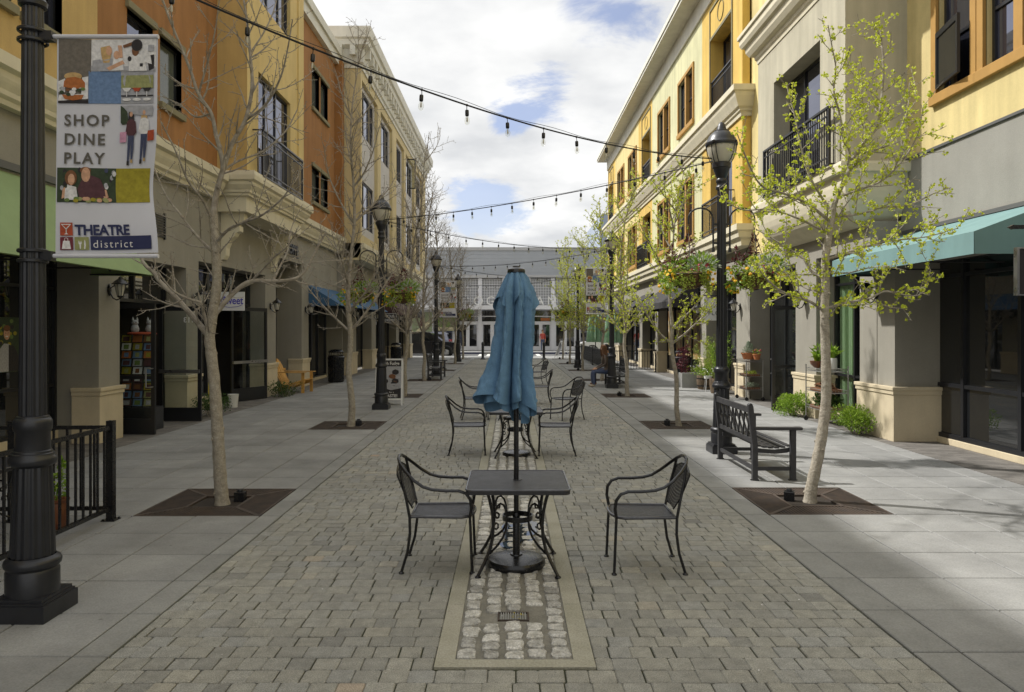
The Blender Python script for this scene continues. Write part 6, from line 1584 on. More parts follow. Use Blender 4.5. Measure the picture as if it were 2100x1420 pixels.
# ---------------------------------------------------------------- wooden chair
t = thing('adirondack_chair','slatted yellow wooden lounge chair standing by the black service door','chair',(-6.25,21.65,0),R(-8))
b = MB()
for k in range(7):
    y = -.27+k*.09; hh = .98-.055*abs(k-3)**1.5*.6
    b.bar((-.30,y*.8,.18),(-.62,y*1.08,hh),.075,.018,up=(1,0,.3))
b.build('backrest', M['cedar'], t)
b = MB(); b.bar((-.36,-.26,.33),(-.36,.26,.33),.02,.06); b.bar((-.50,-.33,.66),(-.50,.33,.66),.02,.06); b.build('back_rail', M['cedar'], t)
b = MB()
for k in range(6): x = .34-k*.115; b.bar((x,-.27,.385-k*.034),(x,.27,.385-k*.034),.095,.018)
b.build('seat', M['cedar'], t)
for s_ in (-1,1):
    b = MB(); b.box(-.55,.42,s_*.34-.07,s_*.34+.07,.585,.607); b.build('armrest', M['cedar'], t)
    b = MB(); b.box(.28,.37,s_*.30-.012,s_*.30+.012,0,.585); b.build('leg', M['cedar'], t)
    b = MB(); b.prism([(.38,.30),(.38,.40),(-.62,.10),(-.66,.0),(-.52,.0)],s_*.275-.012,s_*.275+.012,'y'); b.build('side_rail', M['cedar'], t)

# ---------------------------------------------------------------- litter bins
def bin_(label, loc):
    t = thing('litter_bin', label, 'litter bin', loc, 0, 'litter bins')
    b = MB(); b.lathe([(.25,.02),(.27,.05),(.275,.80),(.29,.82),(.29,.87),(.27,.88)],48,flute=24,fdep=.05); b.lathe([(.001,.02),(.25,.02)],24); b.build('body', M['blackiron'], t)
    b = MB(); b.lathe([(.29,.88),(.27,.90),(.27,.93)],32); 
    for k in range(6):
        a = math.pi*k/3; b.tube([(.25*math.cos(a),.25*math.sin(a),.92),(.22*math.cos(a),.22*math.sin(a),1.04)],.012,6)
    b.lathe([(.26,1.03),(.26,1.07),(.18,1.13),(.001,1.15)],32); b.lathe([(.001,1.03),(.26,1.03)],24); b.build('hood', M['blackiron'], t)
    return t
bn = bin_('black slatted litter bin under the blue awning',(-6.05,25.7,0)); dup(bn,(5.85,25.2,0),0,'black litter bin beside the purple plant and zinc planter','litter bins'); dup(bn,(-5.9,38.2,0),0,'black litter bin beyond the SOLE DESIRE sign, mostly in shade','litter bins')

# ---------------------------------------------------------------- easel signs
def easel(label, loc, rz, w_, h, lines, face, foot=.35):
    t = thing('easel_sign', label, 'sign', loc, rz)
    Mt = lambda s_: Matrix.Rotation(s_*math.atan(foot/h),4,'X')
    for s_ in (1,-1):
        b = MB(); m = Matrix.Translation((0,-s_*foot,0))@Matrix.Rotation(-s_*math.atan(foot/h),4,'X') if True else None
        L_ = math.hypot(h,foot)
        for x in (-w_/2,w_/2): b.box(x-.022,x+.022,-.014,.014,0,L_,m)
        b.box(-w_/2+.022,w_/2-.022,-.012,.012,L_-.04,L_,m); b.box(-w_/2+.022,w_/2-.022,-.012,.012,.13,.17,m)
        b.build('frame', M['white'] , t)
        if s_ == 1: face(t, m, w_, L_)
        else:
            b = MB(); b.box(-w_/2+.022,w_/2-.022,-.006,.006,.17,L_-.04,m); b.build('back_board', M['p_grey'], t)
    return t
def fudge_face(t, m, w_, L_):
    b = MB(); b.mi = 0; y = -.008; a, e = -w_/2+.022, w_/2-.022
    q = lambda x0,x1,z0,z1,yy: b.add([m@V((x0,yy,z0)),m@V((x1,yy,z0)),m@V((x1,yy,z1)),m@V((x0,yy,z1))],[(0,1,2,3)])
    b.mi = 3; q(a,e,.17,L_-.04,y); b.mi = 0; q(a,e,L_-.19,L_-.04,y-.004); q(a,e,.17,.36,y-.004)
    b.add([m@V((x,y-.005,z)) for x,z in ((a,.36),(e,.36),(e,.42),(.05,.37),(a,.47))],[(0,1,2,3,4)])
    b.mi = 1; b.text('Fresh Fudge', m@MFY(0,y-.008,L_-.155), .115, 0, off=.002, sx=.85); b.text('for a', m@MFY(.06,y-.008,.30), .06, 0); b.text('TASTE!', m@MFY(.05,y-.008,.20), .10, 0, off=.002)
    for k in range(13):
        x, z = rng.uniform(a+.07,e-.08), rng.uniform(.50,L_-.30); s_ = rng.uniform(.05,.09); b.mi = rng.choice([2,2,0,0])
        b.add([m@V((x+dx*s_,y-.006-k*.0003,z+dz*s_)) for dx,dz in ((-1,-.5),(.2,-.9),(1.1,-.4),(1,.5),(-.1,.9),(-1,.4))],[tuple(range(6))])
    b.mi = 3; q(a+.1,e-.02,.48,.53,y-.012)
    b.build('poster', [M['p_black'],M['p_white'],M['p_brown'],M['p_grey'],M['p_bun']], t)
easel('white framed easel sign advertising Fresh Fudge with a picture of chocolate squares', (-2.96,18.15,0), R(4), .62, 1.12, None, fudge_face, .24)
def blank_face(t, m, w_, L_):
    b = MB(); b.box(-w_/2+.022,w_/2-.022,-.006,.006,.5,L_-.04,m); b.build('board', M['p_grey'], t)
easel('plain white easel standing by the crossing at the end of the leafy row', (3.3,47.6,0), R(70), .7, 1.08, None, blank_face, .40)

# ---------------------------------------------------------------- hanging shop signs
def blade(label, x0, x1, y, z0, z1, mats, draw, rod=True):
    t = thing('hanging_sign', label, 'sign', (0,0,0), 0, 'shop signs hung out over the walk')
    b = MB(); b.box(x0,x1,y-.012,y+.012,z0,z1); draw(b); b.build('sign_board', mats, t)
    if rod:
        b = MB(); xw = x0-.12 if x0 < 0 else x1+.12; xe = x1 if x0 < 0 else x0
        b.tube([(xw-(.6 if -6 < x0 < -5.5 else 0),y,z1+.08),(xe,y,z1+.08)],.014,8)
        for x in (x0+.06,x1-.06): b.tube([(x,y,z1+.08),(x,y,z1)],.006,5)
        b.build('bracket', M['blackiron'], t)
    return t
def d1(b):
    b.mi = 1; b.text('Sweet', MFY(-6.37,16.985,2.42), .25, .001, off=.004, sx=.78); b.tube([(-6.62,16.984,2.37),(-6.45,16.984,2.345),(-6.25,16.984,2.36),(-6.16,16.984,2.40)],.006,5)
    b.tube([(-6.60,16.984,2.43),(-6.63,16.984,2.52),(-6.60,16.984,2.60),(-6.555,16.984,2.57),(-6.57,16.984,2.50)],.006,5)
blade('white hanging sign with violet script reading Sweet, behind the nearest bare tree',-6.66,-6.10,17.0,2.27,2.70,[M['white'],mat('violet_ink',S(72,62,170),.6)],d1)
def d2(b):
    b.mi = 1; b.text('SOLE', MFY(-5.53,33.98,2.38), .17, .001, off=.003); b.text('DESIRE', MFY(-5.53,33.98,2.20), .155, .001, off=.003)
    for (x0,x1,z0,z1) in ((-5.82,-5.24,2.545,2.56),(-5.82,-5.24,2.14,2.155),(-5.82,-5.805,2.155,2.545),(-5.255,-5.24,2.155,2.545)): b.box(x0,x1,33.98,33.985,z0,z1)
blade('black hanging sign with white letters SOLE DESIRE',-5.85,-5.21,34.0,2.11,2.59,[M['p_black'],M['white']],d2)
def d3(b):
    b.mi = 1; b.text('FLOW', MFY(6.14,21.98,2.26), .185, .001, space=1.15)
blade('pale square hanging sign lettered FLOW, crossed by the lamp post',5.72,6.40,22.0,2.10,2.76,[M['white'],M['ink']],d3)
def d4(b):
    b.mi = 1; b.box(5.45,5.475,7.97,8.03,2.21,2.73); b.box(5.475,6.2,7.97,8.03,2.715,2.73); b.box(5.475,6.2,7.97,8.03,2.21,2.225)
bs = blade('dark projecting sign with bright metal edge, cut by the photo edge under the teal awning',5.478,6.2,8.0,2.23,2.71,[M['p_black'],M['steel']],d4,False)
b = MB(); b.box(5.42,6.83,7.98,8.02,2.93,2.97); b.prism([(5.42,2.925),(5.42,2.975),(5.37,2.95)],7.975,8.025,'y'); b.box(5.7,5.72,7.99,8.01,2.73,2.93); b.build('bracket', M['blackiron'], bs)

# ---------------------------------------------------------------- plant carts and pots
def cart(label, loc, w_, d, tiers, h):
    t = thing('plant_cart', label, 'wire cart', loc)
    for x in (0,w_):
        for y in (0,d):
            b = MB(); b.tube([(x,y,.10),(x,y,h)],.012,8); b.lathe([(.014,h),(.016,h+.02),(.001,h+.025)],8,c=(x,y,0)); b.build('post', M['chrome'], t)
            b = MB(); b.lathe([(.01,-.012),(.045,-.012),(.048,0),(.045,.012),(.01,.012)],18,M=Matrix.Translation((x,y,.05))@Matrix.Rotation(R(90),4,'X')); b.box(x-.016,x+.016,y-.02,y-.014,.05,.10); b.box(x-.016,x+.016,y+.014,y+.02,.05,.10); b.box(x-.016,x+.016,y-.014,y+.014,.094,.104); b.build('caster', M['blackiron'], t)
    for z in tiers:
        b = MB()
        for zz in (z,z+.055):
            b.tube([(0,0,zz),(w_,0,zz),(w_,d,zz),(0,d,zz)],.005,5,closed=True)
        n = int(d/.035)
        for k in range(1,n): b.tube([(0,d*k/n,z+.05),(0,d*k/n,z),(w_,d*k/n,z),(w_,d*k/n,z+.05)],.0025,4)
        for k in range(0,8): b.tube([(w_*k/7,0,z+.05),(w_*k/7,0,z),(w_*k/7,d,z)],.003,4)
        b.build('wire_shelf', M['chrome'], t)
    return t
cart('three tier wire cart of potted plants beside the green curtained window', (5.98,14.05,0), .42, .95, (.28,.62,1.02), 1.12)
cart('three tier wire cart holding the cactus bowl, past the open plant shop door', (6.05,19.0,0), .42, .80, (.28,.62,1.0), 1.02)
def potted(name, label, loc, pot, potm, plants, cat='potted plant', soil=True, rz=0):
    t = thing(name, label, cat, loc, rz, None)
    b = MB(); pot(b); b.build('pot', M[potm], t)
    for i,(nm, m, fn) in enumerate(plants):
        b = MB(); fn(b); b.build(nm, M[m], t)
    return t
def lpot(r0, r1, h, rim=.012): return lambda b: (b.lathe([(.001,0),(r0,0),(r1,h-.03),(r1+rim,h-.03),(r1+rim,h),(r1-.01,h),(r1-.015,h-.03),(.001,h-.035)],28))
rq = random.Random(77)
def blades(b, c, n, l, w_, sp=.8, rr=rq):
    for _ in range(n):
        d = V((rr.uniform(-1,1)*sp,rr.uniform(-1,1)*sp,1)).normalized(); p = V(c)+V((rr.uniform(-.03,.03),rr.uniform(-.03,.03),0)); ll = l*rr.uniform(.6,1.2); s_ = d.cross(rvec(rr)).normalized()*w_
        q = p+d*ll*.55; e = q+(d+V((d.x*.8,d.y*.8,-.5))).normalized()*ll*.45; b.rn = rr.uniform(.02,1); b.add([p-s_*.5,p+s_*.5,q+s_,q-s_,e],[(0,1,2,3),(3,2,4)])
def cactus(b):
    for x,y,h,r in ((0,.02,.34,.055),(.09,.05,.27,.045)): b.lathe([(r*.8,.14),(r,.2),(r,.14+h*.8),(r*.7,.14+h*.95),(.001,.14+h)],40,c=(x,y,0),flute=14,fdep=.12)
potted('cactus_bowl','wide terracotta bowl of succulents with two pale furry cacti, on the farther wire cart',(6.2,19.3,1.06),lpot(.13,.185,.17),'terra',[('foliage','leaf_g',lambda b:[tuft(b,(-.05,-.05,.22),(.13,.12,.10),70,.075,.6,.4,rq),blades(b,(-.02,-.05,.15),30,.2,.012)]),('cactus','leaf_g',cactus)])
potted('flower_pot','small terracotta pot with pink flowers beside the cactus bowl',(6.33,19.05,1.06),lpot(.07,.095,.15),'terra',[('foliage','leaf_s',lambda b:tuft(b,(0,0,.19),(.10,.10,.07),60,.05,.5,.5,rq)),('flowers','petal_r',lambda b:[flower(b,(rq.uniform(-.09,.09),rq.uniform(-.1,.05),.2+rq.uniform(0,.07)),.022,rq) for _ in range(16)])])
potted('orchid_bowl','dark glazed bowl of broad strappy leaves atop the nearer wire cart',(6.12,14.8,1.075),lambda b:b.lathe([(.001,0),(.05,0),(.12,.07),(.14,.14),(.13,.14),(.001,.10)],24),'glaze',[('foliage','leaf_s',lambda b:[blades(b,(0,0,.11),26,.34,.030,.9),tuft(b,(.05,.0,.36),(.10,.1,.08),30,.09,.3,.5,rq)])])
potted('fern_pot','white ceramic pot of upright green fern atop the nearer wire cart',(6.2,14.28,1.075),lambda b:b.lathe([(.001,0),(.075,0),(.085,.03),(.088,.17),(.08,.215),(.07,.215),(.001,.19)],28),'wpot',[('foliage','leaf_s',lambda b:[blades(b,(0,0,.19),50,.30,.02,.6),tuft(b,(0,0,.32),(.10,.1,.09),60,.06,.6,.45,rq)])])
def tray(name,label,loc,pl,w_=.34,d=.7): potted(name,label,loc,lambda b:(b.box(-w_/2,w_/2,-d/2,d/2,0,.05)),'p_brown',pl)
tray('bark_tray','shallow tray heaped with dry brown bark on the middle shelf of the nearer wire cart',(6.19,14.55,.632),[('bark_pieces','p_brown',lambda b:[b.bar(V((rq.uniform(-.14,.14),rq.uniform(-.3,.3),rq.uniform(.05,.14))),V((rq.uniform(-.14,.14),rq.uniform(-.3,.3),rq.uniform(.06,.18))),.03,.008) for _ in range(46)])])
tray('leafy_tray','tray of dark leafy plants on the bottom shelf of the nearer wire cart',(6.19,14.55,.292),[('foliage','leaf_d',lambda b:[tuft(b,(rq.uniform(-.1,.1),rq.uniform(-.28,.28),.15),(.13,.14,.11),80,.08,.5,.5,rq) for _ in range(6)])])
tray('seedling_tray','tray of small seedlings on the middle shelf of the farther wire cart',(6.26,19.4,.632),[('foliage','leaf_l',lambda b:[tuft(b,(rq.uniform(-.1,.1),rq.uniform(-.25,.25),.07),(.06,.07,.04),40,.04,.5,.5,rq) for _ in range(6)])],d=.6)
tray('succulent_tray','tray of grey green succulents on the bottom shelf of the farther wire cart',(6.26,19.4,.292),[('foliage','leaf_g',lambda b:[tuft(b,(rq.uniform(-.12,.12),rq.uniform(-.22,.22),.09),(.08,.09,.06),50,.06,.5,.45,rq) for _ in range(6)])],d=.6)
potted('potted_succulent','tall spindly succulent in a brown glazed pot behind the near railing',(-4.17,6.8,0),lambda b:b.lathe([(.001,0),(.07,0),(.105,.10),(.108,.22),(.10,.26),(.112,.275),(.112,.295),(.095,.295),(.001,.27)],28),'glaze',[('foliage','leaf_s',lambda b:[[b.tube([(0,0,.27),(.02,0,.42),(.05,0,.62)],[.008,.006,.004],5)],[tuft(b,(.02+.03*k/18,0,.30+k*.019),(.05*(1-k/22),.05*(1-k/22),.02),9,.045,.5,.45,rq) for k in range(18)]])])
def barrelb(b):
    b.lathe([(.001,0),(.25,0),(.285,.16),(.295,.28),(.285,.42),(.265,.43),(.26,.40),(.001,.39)],40,flute=20,fdep=.012)
def airy(b, n, z0, z1, r, rr, ls=.04):
    for _ in range(n):
        a = rr.uniform(0,6.28); d = V((math.cos(a)*rr.uniform(0,r),math.sin(a)*rr.uniform(0,r),1)); h = rr.uniform(z0,z1); p = V((d.x*.2,d.y*.2,.38)); e = p+V((d.x,d.y,h-.38)); b.rn = .1; b.tube([p,p.lerp(e,.5)+rvec(rr)*.03,e],[.004,.003,.0015],4,cap=False)
        for k in range(int(h/.07)):
            q = p.lerp(e,rr.uniform(.15,1)); tuft(b,q,(.035,.035,.03),4,ls,.3,.4,rr)
potted('barrel_planter','weathered oak half barrel with tall wispy shrubs, below the FLOW sign',(6.0,22.7,0),barrelb,'barrel',[('foliage','leaf_l',lambda b:[airy(b,34,.8,1.75,.5,rq)]),('lower_foliage','leaf_s',lambda b:[tuft(b,(rq.uniform(-.25,.25),rq.uniform(-.25,.25),.52),(.17,.17,.14),60,.055,.4,.5,rq) for _ in range(8)]),('hoops','blackiron',lambda b:[b.lathe([(.291,z),(.297,z+.01),(.294,z+.035)],36) for z in (.10,.32)])])
potted('barrel_planter','dark half barrel with a dense green shrub behind the lamp with two flower baskets',(6.02,21.3,0),barrelb,'barrel',[('foliage','leaf_s',lambda b:[airy(b,36,.7,1.85,.38,rq,.045)])])
potted('zinc_planter','square grey zinc planter with a deep purple leafy shrub and white flowers',(5.62,23.5,0),lambda b:(b.box(-.24,.24,-.24,.24,0,.46)),'zinc',[('purple_foliage','leaf_p',lambda b:[tuft(b,(-.12+rq.uniform(-.12,.12),rq.uniform(-.1,.1),.5+.09*k),(.15,.15,.08),55,.07,.3,.6,rq) for k in range(9)]),('green_foliage','leaf_l',lambda b:[tuft(b,(.18+rq.uniform(-.14,.2),-.05+rq.uniform(-.1,.1),.55),(.14,.14,.12),60,.05,.5,.5,rq) for _ in range(5)]),('white_flowers','wpot',lambda b:[flower(b,(.2+rq.uniform(-.2,.2),-.15+rq.uniform(-.1,.1),.6+rq.uniform(-.05,.1)),.025,rq) for _ in range(22)])])
potted('stool_planter','little plant with white blossoms on a slim wire stool between the two barrels',(5.85,21.95,0),lambda b:[b.tube([(x,y,0),(x*.6,y*.6,.38)],.008,6) for x in (-.1,.1) for y in (-.1,.1)]+[b.lathe([(.001,.38),(.11,.38),(.12,.46),(.001,.45)],20)],'white',[('foliage','leaf_s',lambda b:[tuft(b,(0,0,.58),(.2,.18,.16),160,.05,.3,.5,rq)]),('flowers','wpot',lambda b:[flower(b,(rq.uniform(-.2,.2),-.12+rq.uniform(-.1,.1),.58+rq.uniform(-.1,.12)),.02,rq) for _ in range(18)])])

# ---------------------------------------------------------------- card rack and shop window prints
t = thing('card_rack','tall rack of greeting cards standing behind the open glass shop door','display rack',(-6.78,13.62,0))
b = MB(); b.box(-.3,.3,-.22,.22,0,.42); b.tube([(0,0,.42),(0,0,1.75)],.02,8); b.build('stand', M['blackpaint'], t)
cols = ['p_sage','p_white','p_grey','p_green','p_bun','p_blue','p_olive','p_plum','p_brown']
b = MB()
for r_ in range(9):
    for c in range(3):
        x = -.29+c*.2; z = .45+r_*.145; b.mi = rng.randrange(len(cols)); b.add([(x,-.15,z),(x+.165,-.15,z),(x+.165,-.12,z+.125),(x,-.12,z+.125)],[(0,1,2,3)])
        b.mi = rng.randrange(len(cols)); k = rng.uniform(.02,.05); b.add([(x+k,-.153,z+.02),(x+.165-k,-.153,z+.02),(x+.165-k,-.133,z+.1),(x+k,-.133,z+.1)],[(0,1,2,3)])
b.build('cards', [M[c] for c in cols], t)
b = MB()
for r_ in range(10): b.tube([(-.31,-.16,.445+r_*.145),(.31,-.16,.445+r_*.145)],.005,4)
for c in range(4): b.tube([(-.305+c*.2,-.16,.42),(-.305+c*.2,-.13,1.75)],.005,4)
b.build('wire_pockets', M['blackiron'], t)
def toy(label, loc):
    t = thing('plush_toy', label, 'toy', loc, 0, 'plush toys on the card rack')
    b = MB(); b.lathe([(.001,0),(.06,.01),(.075,.06),(.055,.12),(.03,.14)],16); b.lathe([(.001,.11),(.045,.13),(.06,.17),(.045,.215),(.001,.23)],16)
    for s_ in (-1,1): b.lathe([(.018,.20),(.02,.24),(.001,.285)],8,c=(s_*.035,0,0))
    b.build('body', M['p_grey'], t); b = MB()
    for s_ in (-1,1): b.lathe([(.001,-.006),(.008,0),(.001,.006)],8,c=(s_*.02,-.057,.18))
    b.build('eyes', M['p_black'], t); return t
tq = toy('white plush animal with pointed ears on top of the card rack, nearer the door edge',(-6.62,13.6,1.79)); dup(tq,(-6.9,13.62,1.79),.4,'white plush animal with pointed ears on top of the card rack, deeper in the shop','plush toys on the card rack')
b = MB(); b.lathe([(.001,0),(.24,.0),(.25,.02),(.2,.04),(.001,.045)],24); tag(b.build('red_cushion', M['p_rust'], loc=(-6.76,13.6,1.75)),'red cushion under the plush animals on the card rack','cushion')
def poster(name, label, cat, draw, grp=None, mats=PMATS):
    b = MB(); draw(b); o = b.build(name, mats); tag(o, label, cat, grp); return o
GX = -6.65-.72+.05
def pr(b, y0,y1,z0,z1,mi,l=0): b.mi = PI_[mi]; b.add([(GX+.004+l,y0,z0),(GX+.004+l,y1,z0),(GX+.004+l,y1,z1),(GX+.004+l,y0,z1)],[(0,1,2,3)])
def el_(b, y,z,ry,rz,mi,l=.002): b.mi = PI_[mi]; b.add([(GX+.004+l,y+ry*math.cos(k*math.pi/8),z+rz*math.sin(k*math.pi/8)) for k in range(16)],[tuple(range(16))])
def man(b):
    b.mi = PI_['p_dgreen']; b.box(GX+.001,GX+.004,10.55,11.05,1.22,2.02)
    for k in range(18): el_(b,rng.uniform(10.6,11.0),rng.uniform(1.5,2.0),.04,.03,rng.choice(['p_green','p_olive','p_dgreen','p_black']),.001+k*.00003)
    b.mi = PI_['p_grey']; b.add([(GX+.007,y,z) for y,z in ((10.58,1.23),(10.60,1.55),(10.70,1.64),(10.82,1.63),(10.86,1.23))],[tuple(range(5))]); b.mi = PI_['p_black']; b.add([(GX+.0075,y,z) for y,z in ((10.80,1.23),(10.80,1.62),(10.92,1.60),(11.02,1.45),(11.04,1.23))],[tuple(range(5))])
    el_(b,10.76,1.78,.068,.09,'p_skin',.004); el_(b,10.76,1.86,.072,.045,'p_brown',.0045); 
    for s_ in (-1,1): el_(b,10.757+s_*.026,1.79,.008,.006,'p_black',.006)
    el_(b,10.757,1.74,.03,.010,'p_white',.006)
poster('window_poster','printed portrait of a smiling man in the window behind the lamp post','poster',man)
def notice(y0,y1,z0,z1,c,n):
    def f(b):
        b.mi = PI_[c]; b.box(GX+.001,GX+.004,y0,y1,z0,z1)
        for k in range(n): z = z1-.05-(z1-z0-.08)*k/n; pr(b,y0+.03+rng.uniform(0,.02),y1-.03-rng.uniform(0,.06),z-.008,z,'p_black',.002)
    return f
poster('paper_notice','pale green printed sheet taped to the glass above another paper, by the lamp post','notice',lambda b:[notice(11.3,11.62,1.72,2.02,'p_sage',5)(b),pr(b,11.34,11.58,1.75,1.86,'p_dgreen',.003)],'papers taped to the shop glass')
poster('paper_notice','plain cream sheet with small typing, the lower paper on the glass by the lamp post','notice',notice(11.28,11.56,1.18,1.50,'p_white',7),'papers taped to the shop glass')
b = MB(); b.text('117', MLX(GX+.004,10.42,2.07), .19, .001); tag(b.build('street_number', M['white']),'white street number 117 on the shop glass beside the lamp post','number')
b = MB(); b.text('113', Matrix(((-1,0,0,-6.42),(0,0,1,14.79),(0,1,0,1.98),(0,0,0,1))) , .15, .001); tag(b.build('street_number', M['white']),'white street number 113 seen mirrored through the second open door leaf','number')
b = MB(); b.box(-7.75,-7.35,18.0,18.35,0,1.9); b.box(-7.35,-7.345,18.05,18.3,1.0,1.6); tag(b.build('yellow_locker', mat('yellow_locker_paint',S(206,186,40),.5)),'tall bright yellow cabinet inside the sweet shop doorway','cabinet')
b = MB(); b.lathe([(.001,0),(.10,0),(.125,.30),(.13,.31),(.12,.31),(.001,.28)],24); tag(b.build('white_pail', M['wpot'], loc=(-6.55,17.5,0)),'white plastic pail on the step of the sweet shop','pail')

# ---------------------------------------------------------------- string lights
M['bulb'] = glass_clear('bulb_glass', (.93,.93,.9,1), 1.6, .05)
M['rubber'] = mat('black_rubber', S(28,28,30), .75)
M['filament'] = mat('bulb_core', S(205,200,188), .4)
def string(label, a, e, sag, n, sc=1.0):
    a, e = V(a), V(e); t = thing('string_light', label, 'string lights', a, 0, 'festoon strings across the street')
    P = lambda q: (e-a)*q + V((0,0,-4*sag*q*(1-q)))
    b = MB(); pts = [P(k/48) for k in range(49)]; b.tube(pts, .0085*sc, 6); b.tube([p+V((0,0,.025*math.sin(math.pi*k/48*6)**2+.012)) for k,p in enumerate(pts)], .003*sc, 4); b.build('cable', M['rubber'], t)
    proto = None
    for k in range(n):
        q = (k+.5)/n; p = P(q)
        if proto is None:
            b = MB(); b.tube([(0,0,.0),(.004,0,-.06)],.005,5); b.lathe([(.010,-.055),(.022,-.06),(.024,-.075),(.024,-.12),(.019,-.13)],12); b.lathe([(.012,.012),(.016,0),(.012,-.012)],8)
            sk = b.build('lamp_socket', M['blackiron'], t); b = MB(); b.lathe([(.016,-.128),(.022,-.145),(.032,-.175),(.033,-.195),(.025,-.22),(.012,-.234),(.001,-.238)],14); g = b.build('bulb', M['bulb'], sk)
            b = MB(); b.lathe([(.001,-.135),(.008,-.15),(.011,-.19),(.001,-.205)],8); fl = b.build('bulb_core', M['filament'], sk); proto = (sk,g,fl)
        else:
            sk = proto[0].copy(); COL.objects.link(sk); sk.parent = t
            for c in proto[1:]: d = c.copy(); COL.objects.link(d); d.parent = sk
        sk.scale = (.82,.82,.86); sk.location = p; sk.rotation_euler = (0, rng.uniform(-.08,.08), rng.uniform(0,6))
    return t
zA = 4.42
pL = [(x,y) for x,y in lampL]; pR = [(x,y) for x,y in lampR]
string('festoon string from the banner lamp post to the lamp behind the lattice bench',(pL[0][0],pL[0][1],4.47),(pR[0][0]-.13,pR[0][1],4.40),.32,15)
string('festoon string from the lamp behind the lattice bench back to the fudge easel lamp',(pR[0][0]-.13,pR[0][1],4.36),(pL[1][0],pL[1][1],4.36),.12,15)
string('festoon string from the fudge easel lamp to the lamp beside the seated woman',(pL[1][0],pL[1][1],4.36),(pR[1][0],pR[1][1],4.36),.22,15)
string('festoon string from the lamp beside the seated woman to the park bench lamp',(pR[1][0],pR[1][1],4.36),(pL[2][0],pL[2][1],4.36),.2,14)
string('festoon string from the park bench lamp to the lamp by the patio fence',(pL[2][0],pL[2][1],4.36),(pR[2][0],pR[2][1],4.36),.22,14)
string('farthest festoon string, ending at the lamp among the last bare trees',(pR[2][0],pR[2][1],4.36),(pL[3][0],pL[3][1],4.36),.22,13)

# ---------------------------------------------------------------- bollards
def bollard(label, loc):
    t = thing('bollard', label, 'bollard', loc, 0, 'bollards at the end of the brick street')
    b = MB(); b.lathe([(.17,0),(.17,.03),(.13,.07),(.085,.12)],24); b.lathe([(.085,.12),(.08,.14),(.08,.90)],24,flute=12,fdep=.06); b.build('post', M['blackpaint'], t)
    b = MB(); b.lathe([(.09,.90),(.095,.92),(.09,.95),(.09,1.0),(.06,1.05),(.001,1.07)],24); b.build('cap', M['blackpaint'], t); return t
bo = bollard('black iron bollard showing past the umbrella on its bare tree side',(-1.68,44.9,0)); dup(bo,(2.02,44.9,0),0,'black iron bollard showing past the umbrella on its leafy tree side','bollards at the end of the brick street')

